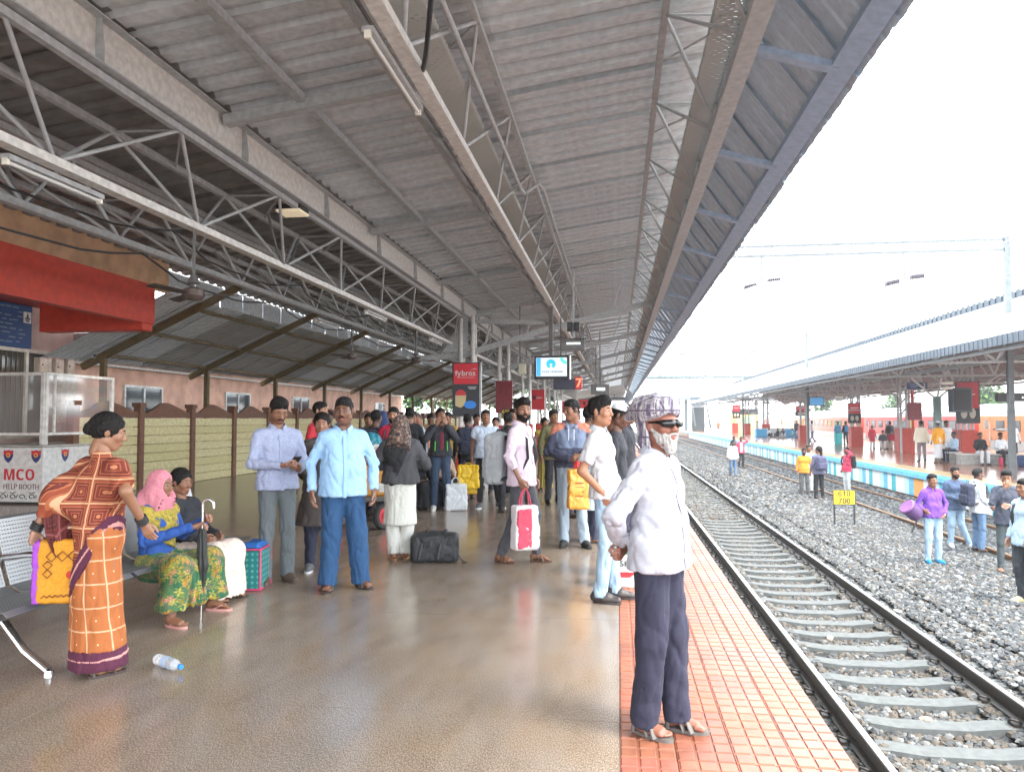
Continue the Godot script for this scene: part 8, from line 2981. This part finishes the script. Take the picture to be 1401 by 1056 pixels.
	spec(Vector3(-0.35, 0, -30.0), 80, 1.68, "man in pale shirt at the edge far down the platform", {"top_mat": SK.white})
	# more of the dense crowd between the fence and the yawning man
	var crowd := [[-4.75, -14.4, 20, "man in grey check shirt deep in the crowd left of the black jacket", SK.charcoal, false], [-4.35, -13.6, 60, "man in dark green shirt in the crowd behind the red shirts", cloth(0.04, 0.10, 0.06), false], [-3.98, -14.8, 10, "man in pale blue shirt deep in the crowd behind the grey jacket", cloth(0.32, 0.42, 0.55), false], [-3.45, -15.6, 340, "man in mustard shirt deep in the crowd beside the fence", cloth(0.36, 0.22, 0.05), false], [-4.9, -15.8, 170, "woman in dark blue headscarf turned away beside the fence", cloth(0.03, 0.05, 0.14), true], [-3.15, -17.2, 30, "man in dark red shirt behind the seated women in black and beige", cloth(0.20, 0.02, 0.03), false], [-2.05, -15.2, 350, "man in striped grey shirt between the white shirt and the youth", cloth(0.22, 0.22, 0.25), false], [-1.78, -12.6, 200, "man in black jacket with back turned behind the grey backpack", SK.black, false], [-1.15, -14.0, 30, "man in olive shirt between the youth and the hooded top", cloth(0.12, 0.11, 0.05), false], [-0.30, -13.4, 80, "man in navy shirt facing the track behind the long kurta", SK.navy, false], [-5.4, -16.8, 120, "man in white shirt against the fence far behind the red shirt", SK.white, false], [-2.35, -18.8, 160, "woman in teal kurta far behind the salmon kurta", cloth(0.02, 0.22, 0.22), true]]
	for c in crowd:
		var o := {"top_mat": c[4], "bottom_mat": SK.dark, "skin": dark_skin if int(c[1] * 10) % 2 else mid, "top": "kurta" if c[5] else "shirt"}
		if c[5]:
			o.merge({"fem": true, "hair": "none", "hem": 0.5, "extra": [func(f: Fig) -> void: head_cover(f, c[4], "headscarf", 0.062, 0.1)]})
		spec(Vector3(c[0], 0, c[1]), c[2], 1.63 + 0.012 * (int(-c[1] * 10) % 9), c[3], o)
	# people standing on the track
	var g := -1.09
	var up_l := {"ell": Vector3(0.36, 1.46, 0.05), "wrl": Vector3(0.14, 1.62, 0.10)}
	spec(Vector3(5.21, g, -36.5), 15, 1.66, "person in white shirt and jeans walking on the ballast", {"top_mat": SK.white, "bottom_mat": SK.jeans, "skin": dark_skin, "j": {"anl": Vector3(0.08, 0.08, 0.12), "anr": Vector3(-0.08, 0.08, -0.12)}})
	spec(Vector3(6.60, g, -43.2), 0, 1.68, "person in red jacket with an arm raised beside the white shirt", {"top": "jacket", "top_mat": cloth(0.60, 0.06, 0.12), "bottom_mat": SK.dark, "skin": dark_skin, "j": up_l, "hdl": Vector3(-1, 0.3, 0), "extra": [func(f: Fig) -> void:
		var sh := Field.new()
		sh.limb(Vector3(0, 1.32, 0.08), Vector3(0, 0.86, 0.10), 0.07, 0.07, 0.02, 1)
		var m := sh.build(f.cb * 0.7)
		Fig.normals(m)
		f.add("inner_shirt", SK.white, m)]})
	spec(Vector3(6.42, g, -44.5), 30, 1.66, "person in dark clothes behind the red jacket on the track", {"top_mat": SK.charcoal, "bottom_mat": SK.charcoal, "skin": dark_skin})
	spec(Vector3(6.39, g, -28.0), -8, 1.62, "bearded man in orange shirt standing on the far track", {"top_mat": cloth(0.70, 0.27, 0.03), "bottom_mat": cloth(0.12, 0.12, 0.12), "skin": dark_skin, "beard": 0.3})
	var dj := spec(Vector3(6.58, g, -26.8), 188, 1.72, "person in dark jacket with backpack turned away beside the orange shirt", {"top": "jacket", "top_mat": cloth(0.10, 0.10, 0.16), "bottom_mat": SK.black, "hair": "long", "look": Vector3(40, 0, 0)})
	spec(Vector3(6.75, g, -28.9), 20, 1.70, "person in pale top between the orange shirt and the dark jacket", {"top_mat": cloth(0.35, 0.4, 0.6), "bottom_mat": SK.white})
	var rr := spec(Vector3(8.11, g, -29.1), -70, 1.60, "person in red shirt with black backpack shading the eyes by the far platform", {"top_mat": cloth(0.50, 0.03, 0.08), "bottom_mat": cloth(0.5, 0.52, 0.52), "skin": dark_skin, "j": up_l, "hdl": Vector3(-1, 0.3, 0)})
	spec(Vector3(5.68, g, -15.1), 12, 1.61, "man in purple sweater holding a rolled purple bag on the ballast", {"top": "sweater", "top_mat": cloth(0.13, 0.045, 0.30), "hem": 0.88, "belly": 1.15, "bottom_mat": cloth(0.30, 0.42, 0.55), "shoe_mat": cloth(0.02, 0.22, 0.42), "skin": mid, "shoes": "sneaker", "j": {"ell": Vector3(0.30, 1.13, -0.05), "wrl": Vector3(0.16, 0.94, 0.13), "elr": Vector3(-0.26, 1.12, -0.06), "wrr": Vector3(-0.24, 1.03, 0.10)}, "hdl": Vector3(-0.6, -0.5, 0.2), "extra": [func(f: Fig) -> void: f.collar()]})
	spec(Vector3(6.88, g, -17.1), 6, 1.63, "bearded man in dark blue jacket beside the purple sweater", {"top": "jacket", "top_mat": cloth(0.06, 0.09, 0.16), "bottom_mat": SK.light_jeans, "beard": 0.5, "moustache": true, "skin": mid, "j": {"wrr": Vector3(-0.02, 1.02, 0.2), "wrl": Vector3(0.05, 1.08, 0.2), "anr": Vector3(-0.10, 0.08, -0.05), "anl": Vector3(0.26, 0.08, 0.06)}, "shoes": "sneaker", "shoe_mat": SK.white})
	var wj := spec(Vector3(7.10, g, -16.6), 98, 1.63, "man in white shirt with navy backpack seen from the side on the far track", {"top_mat": SK.white, "bottom_mat": SK.jeans, "skin": dark_skin, "shoes": "sandal", "j": {"wrr": Vector3(-0.24, 0.95, 0.12)}})
	spec(Vector3(6.62, g, -14.4), -14, 1.74, "young man in dark jacket with his hand at his chin on the ballast", {"top": "jacket", "top_mat": cloth(0.05, 0.055, 0.08), "bottom_mat": cloth(0.06, 0.075, 0.08), "bloose": 0.004, "hemr": 0.05, "look": Vector3(-12, 14, 0), "shoes": "sandal", "hair": "quiff", "skin": mid, "j": {"elr": Vector3(-0.24, 1.15, 0.12), "wrr": Vector3(-0.05, 1.42, 0.16), "ell": Vector3(0.27, 1.15, 0.05), "wrl": Vector3(0.0, 1.13, 0.22)}, "hdr": Vector3(0.4, 0.7, 0.1), "hnr": Vector3(0, 0, -1), "hdl": Vector3(-1, 0, 0.1)})
	var ed := spec(Vector3(5.74, g, -11.95), -72, 1.76, "man in pale blue shirt and dark trousers at the right edge", {"top_mat": cloth(0.42, 0.55, 0.68), "bottom_mat": cloth(0.035, 0.04, 0.05), "bloose": 0.02, "shoes": "sneaker", "shoe_mat": mat(0.50, 0.42, 0.22, 0.6), "sole_mat": SK.white, "j": {"wrl": Vector3(0.2, 0.92, 0.1)}})
	# across on the far platform
	var q := -0.31
	var bn := spec(Vector3(17.6, q, -53.5), 150, 1.74, "man with dark backpack bending forward near the pale steel bench", {"top": "jacket", "top_mat": cloth(0.12, 0.10, 0.14), "bottom_mat": SK.navy, "lean": 16.0})
	spec(Vector3(13.05, q, -35.7), 170, 1.78, "man in cream shirt and grey trousers left of the orange kurta", {"top_mat": cloth(0.70, 0.64, 0.52), "bottom_mat": cloth(0.20, 0.18, 0.19)})
	spec(Vector3(13.42, q, -34.9), 190, 1.76, "man in orange kurta and white cap, back turned on the far platform", {"top": "kurta", "top_mat": cloth(0.78, 0.36, 0.02), "hem": 0.78, "bottom": "skirt", "bottom_mat": SK.white, "skirt_hem": 0.2, "skirt_r": 0.17, "shoes": "sandal", "extra": [skull_cap]})
	spec(Vector3(14.15, q, -35.9), 10, 1.78, "man in white shirt standing right of the orange kurta", {"top_mat": SK.white, "bottom_mat": SK.white, "skin": dark_skin})
	spec(Vector3(14.05, q, -34.9), -75, 1.72, "man in pale blue shirt seated on the grey crate", {"sit": 0.46, "top_mat": cloth(0.42, 0.58, 0.74), "bottom_mat": SK.navy, "skin": dark_skin})
	spec(Vector3(14.62, q, -33.85), 0, 1.70, "person in dark jacket and white trousers seated on the block bench", {"sit": 0.46, "top": "jacket", "top_mat": SK.black, "bottom_mat": SK.white, "skin": mid})
	spec(Vector3(15.38, q, -33.85), 8, 1.70, "man in white shirt and dark trousers seated beside the dark jacket", {"sit": 0.46, "top_mat": SK.white, "bottom_mat": SK.dark, "skin": dark_skin})
	spec(Vector3(17.0, q, -36.3), 0, 1.76, "man in white shirt with one arm stretched out behind the seated men", {"top_mat": SK.white, "bottom_mat": SK.dark, "skin": dark_skin, "j": {"elr": Vector3(-0.42, 1.36, 0.0), "wrr": Vector3(-0.70, 1.36, 0.05)}})
	spec(Vector3(16.1, q, -67.6), 90, 1.74, "person in white shirt and jeans walking on the far platform", {"top_mat": SK.white, "bottom_mat": SK.jeans, "j": {"anl": Vector3(0.08, 0.08, 0.22), "anr": Vector3(-0.08, 0.08, -0.22)}})
	spec(Vector3(18.5, q, -84.0), 0, 1.72, "person in black standing behind the people sitting on the far floor", {"top": "kurta", "hem": 0.5, "top_mat": SK.black})
	for k in 5:
		spec(Vector3([15.6, 16.2, 16.9, 17.5, 18.3][k], q, [-83.5, -82.0, -83.0, -81.5, -82.5][k]), [30.0, -60.0, 0.0, 80.0, -20.0][k], 1.66, ["person in white sitting leftmost of the group on the far floor", "person in black sitting second in the group on the far floor", "person in grey sitting in the middle of the group on the far floor", "person in green sitting fourth in the group on the far floor", "person in white and blue sitting rightmost of the group on the far floor"][k], {"sit": 0.14, "top_mat": [SK.white, SK.black, SK.charcoal, cloth(0.2, 0.35, 0.3), SK.white][k], "bottom_mat": [SK.black, SK.dark, SK.white, SK.jeans, SK.jeans][k], "j": {"knl": Vector3(0.16, 0.42, 0.26), "knr": Vector3(-0.16, 0.42, 0.26), "anl": Vector3(0.1, 0.08, 0.36), "anr": Vector3(-0.1, 0.08, 0.36)}})
	spec(Vector3(16.35, q, -60.8), 10, 1.70, "person in blue behind the turquoise suitcase", {"top_mat": cloth(0.10, 0.38, 0.60), "bottom_mat": SK.jeans})
	var bb := spec(Vector3(16.85, q, -60.6), 185, 1.68, "person in navy with a blue backpack right of the turquoise suitcase", {"top": "jacket", "top_mat": SK.navy, "bottom_mat": SK.dark})
	spec(Vector3(15.75, q, -51.0), 5, 1.45, "child in red standing by the red poster column", {"top": "kurta", "hem": 0.55, "top_mat": cloth(0.65, 0.03, 0.06), "bottom_mat": SK.white})
	spec(Vector3(16.25, q, -50.6), -20, 1.60, "person in dark top seated by the red poster column", {"sit": 0.40, "top_mat": SK.charcoal, "bottom_mat": SK.white})
	spec(Vector3(16.85, q, -50.8), -40, 1.62, "person in red top seated right of the poster column", {"sit": 0.40, "top_mat": cloth(0.58, 0.02, 0.05), "bottom_mat": cloth(0.5, 0.45, 0.42)})
	spec(Vector3(13.3, q, -106.0), 0, 1.68, "person in orange shirt far along the far platform by the snack stall", {"top_mat": cloth(0.6, 0.25, 0.15), "bottom_mat": SK.dark})
	spec(Vector3(15.6, q, -90.0), 60, 1.68, "person in white shirt at the water stand", {"top_mat": SK.white, "bottom_mat": SK.dark})
	place_figures()
	# what they carry
	backpack("grey backpack bulging on the young man's back", cloth(0.30, 0.32, 0.34, 0.6), yo, Vector3(0.32, 0.54, 0.22), Vector3(0.0, 1.07, -0.27))
	backpack("navy backpack on the man left of the crimson shirt", SK.navy, bp)
	backpack("grey backpack behind the crimson shirt", SK.charcoal, cr)
	backpack("dark backpack behind the man with yellow carrier bags", SK.navy, dp, Vector3(0.34, 0.5, 0.2))
	backpack("dark backpack on the person beside the orange shirt", cloth(0.07, 0.07, 0.13), dj)
	backpack("black backpack on the red shirted person by the far platform", SK.black, rr)
	backpack("navy backpack on the man in white on the far track", SK.navy, wj)
	backpack("grey backpack on the man at the right edge", SK.charcoal, ed)
	backpack("dark backpack on the bending man far across", SK.black, bn, Vector3(0.3, 0.44, 0.16), Vector3(0, 1.13, -0.26))
	backpack("blue backpack beside the turquoise suitcase", cloth(0.06, 0.25, 0.5), bb)
	var hp := there(yo, Vector3(-0.25, 0.80, 0.11))
	var pt := tote("tote_bag", "pink and white tote bag hanging from the young man's hand", cloth(0.68, 0.65, 0.66), Vector3(hp.x + 0.02, hp.y - 0.19 - 0.44, hp.z), 30, Vector3(0.26, 0.45, 0.15), "bag", cloth(0.60, 0.07, 0.12), 0.17, 0.010)
	var pk := Field.new()
	pk.block(Vector3(-0.035, 0.215, 0.0), Vector3(0.062, 0.18, 0.072), 0.022, 0.02)
	part(pt, "pink_panel", soft(pk, 0.012, 0.008, 7.0), cloth(0.62, 0.075, 0.13))
	var h2 := there(yb, Vector3(-0.24, 0.78, 0.10))
	tote("carrier_bag", "yellow carrier bag with red print held by the man in the white shirt", mat(0.78, 0.50, 0.01, 0.4), Vector3(h2.x - 0.05, h2.y - 0.42, h2.z + 0.03), 10, Vector3(0.36, 0.40, 0.10), "bag", null, 0.03, 0.022)
	tote("carrier_bag", "second yellow carrier bag hanging lower behind the first", mat(0.76, 0.46, 0.01, 0.4), Vector3(h2.x - 0.03, h2.y - 0.52, h2.z - 0.10), 4, Vector3(0.34, 0.42, 0.08), "bag", null, 0.03, 0.022)
	var h3 := there(ho, Vector3(0.08, 0.98, 0.30))
	var ob := tote("carrier_bag", "orange and yellow carrier bag held in front of the hooded top", mat(0.76, 0.36, 0.06, 0.4), Vector3(h3.x, h3.y - 0.52, h3.z), 15, Vector3(0.24, 0.46, 0.12), "bag", mat(0.6, 0.03, 0.05, 0.5), 0.08, 0.018)
	part(ob, "red_top", cbx(Vector3(0.10, 0.10, 0.10), 0.03, Vector3(0, 0.50, 0)), mat(0.62, 0.04, 0.05, 0.5))
	for k in 4:
		part(ob, "printed_line", bx(Vector3(0.10, 0.012, 0.003), Vector3(0, 0.30 - 0.05 * k, 0.071)), mat(0.35, 0.03, 0.02, 0.5))
	# phone
	var ph_s: Dictionary = specs[4]
	var ph := thing("mobile_phone", "mobile phone in the hands of the man in the printed shirt", "phone", there(ph_s, Vector3(0.055, 1.135, 0.335)), ph_s.turn)
	part(ph, "case", cbx(Vector3(0.075, 0.009, 0.155), 0.003), M.black, Transform3D(Basis(Vector3.RIGHT, -0.5), Vector3.ZERO))
	part(ph, "screen", bx(Vector3(0.068, 0.002, 0.145), Vector3(0, 0.006, 0)), mat(0.12, 0.14, 0.17, 0.1), Transform3D(Basis(Vector3.RIGHT, -0.5), Vector3.ZERO))
	# umbrella
	var um := thing("umbrella", "closed black umbrella with chrome hook handle, stood on its tip", "umbrella", Vector3(-3.18, 0, -5.64), 0)
	var uc := Field.new()
	uc.limb(Vector3(0, 0.16, 0), Vector3(0, 0.40, 0), 0.014, 0.040, 0.03)
	uc.limb(Vector3(0, 0.40, 0), Vector3(0, 0.66, 0), 0.040, 0.026, 0.03)
	var ucm := uc.build(0.007)
	Fig.normals(ucm)
	for i in ucm[0].size():
		var p: Vector3 = ucm[0][i]
		ucm[0][i] = p + ucm[1][i] * 0.007 * sin(atan2(p.x, p.z) * 8.0 + p.y * 9.0)
	Fig.normals(ucm)
	var ub := MB.new()
	ub.put(ucm)
	part(um, "canopy", ub.mesh(), cloth(0.022, 0.024, 0.022, 0.6))
	var sf := MB.new()
	var up := [Vector3(0, 0.0, 0), Vector3(0, 0.5, 0), Vector3(0, 0.82, 0)]
	for k in 9:
		var a := PI * k / 8
		up.append(Vector3(0.045 - 0.045 * cos(a), 0.86 + 0.045 * sin(a), 0))
	up.append(Vector3(0.09, 0.835, 0))
	sf.tube(up, [0.005, 0.008, 0.009, 0.011, 0.011, 0.011, 0.011, 0.011, 0.011, 0.011, 0.011, 0.011, 0.011], 8)
	part(um, "shaft", sf.mesh(), M.chrome)
	# the rolled bag of the man in purple
	var rb := thing("rolled_bag", "cylindrical purple and black bag under the purple sweater's arm", "bag", Vector3(5.30, -0.14, -15.0), 20)
	var rm := MB.new()
	rm.lathe([Vector2(0, -0.14), Vector2(0.12, -0.135), Vector2(0.135, -0.1), Vector2(0.14, 0.1), Vector2(0.15, 0.13), Vector2(0.13, 0.15), Vector2(0, 0.15)], 18, Transform3D(Basis(Vector3.BACK, 0.9), Vector3.ZERO))
	part(rb, "roll", rm.mesh(), cloth(0.09, 0.04, 0.13, 0.6))
	var rl := MB.new()
	rl.lathe([Vector2(0, 0.152), Vector2(0.10, 0.156), Vector2(0.13, 0.16), Vector2(0.15, 0.14)], 18, Transform3D(Basis(Vector3.BACK, 0.9), Vector3.ZERO))
	part(rb, "lid", rl.mesh(), cloth(0.20, 0.07, 0.24, 0.6))
	part(rb, "strap", bx(Vector3(0.03, 0.5, 0.01), Vector3(0.1, -0.12, 0.08)), M.black, Transform3D(Basis(Vector3.BACK, -0.5), Vector3.ZERO))
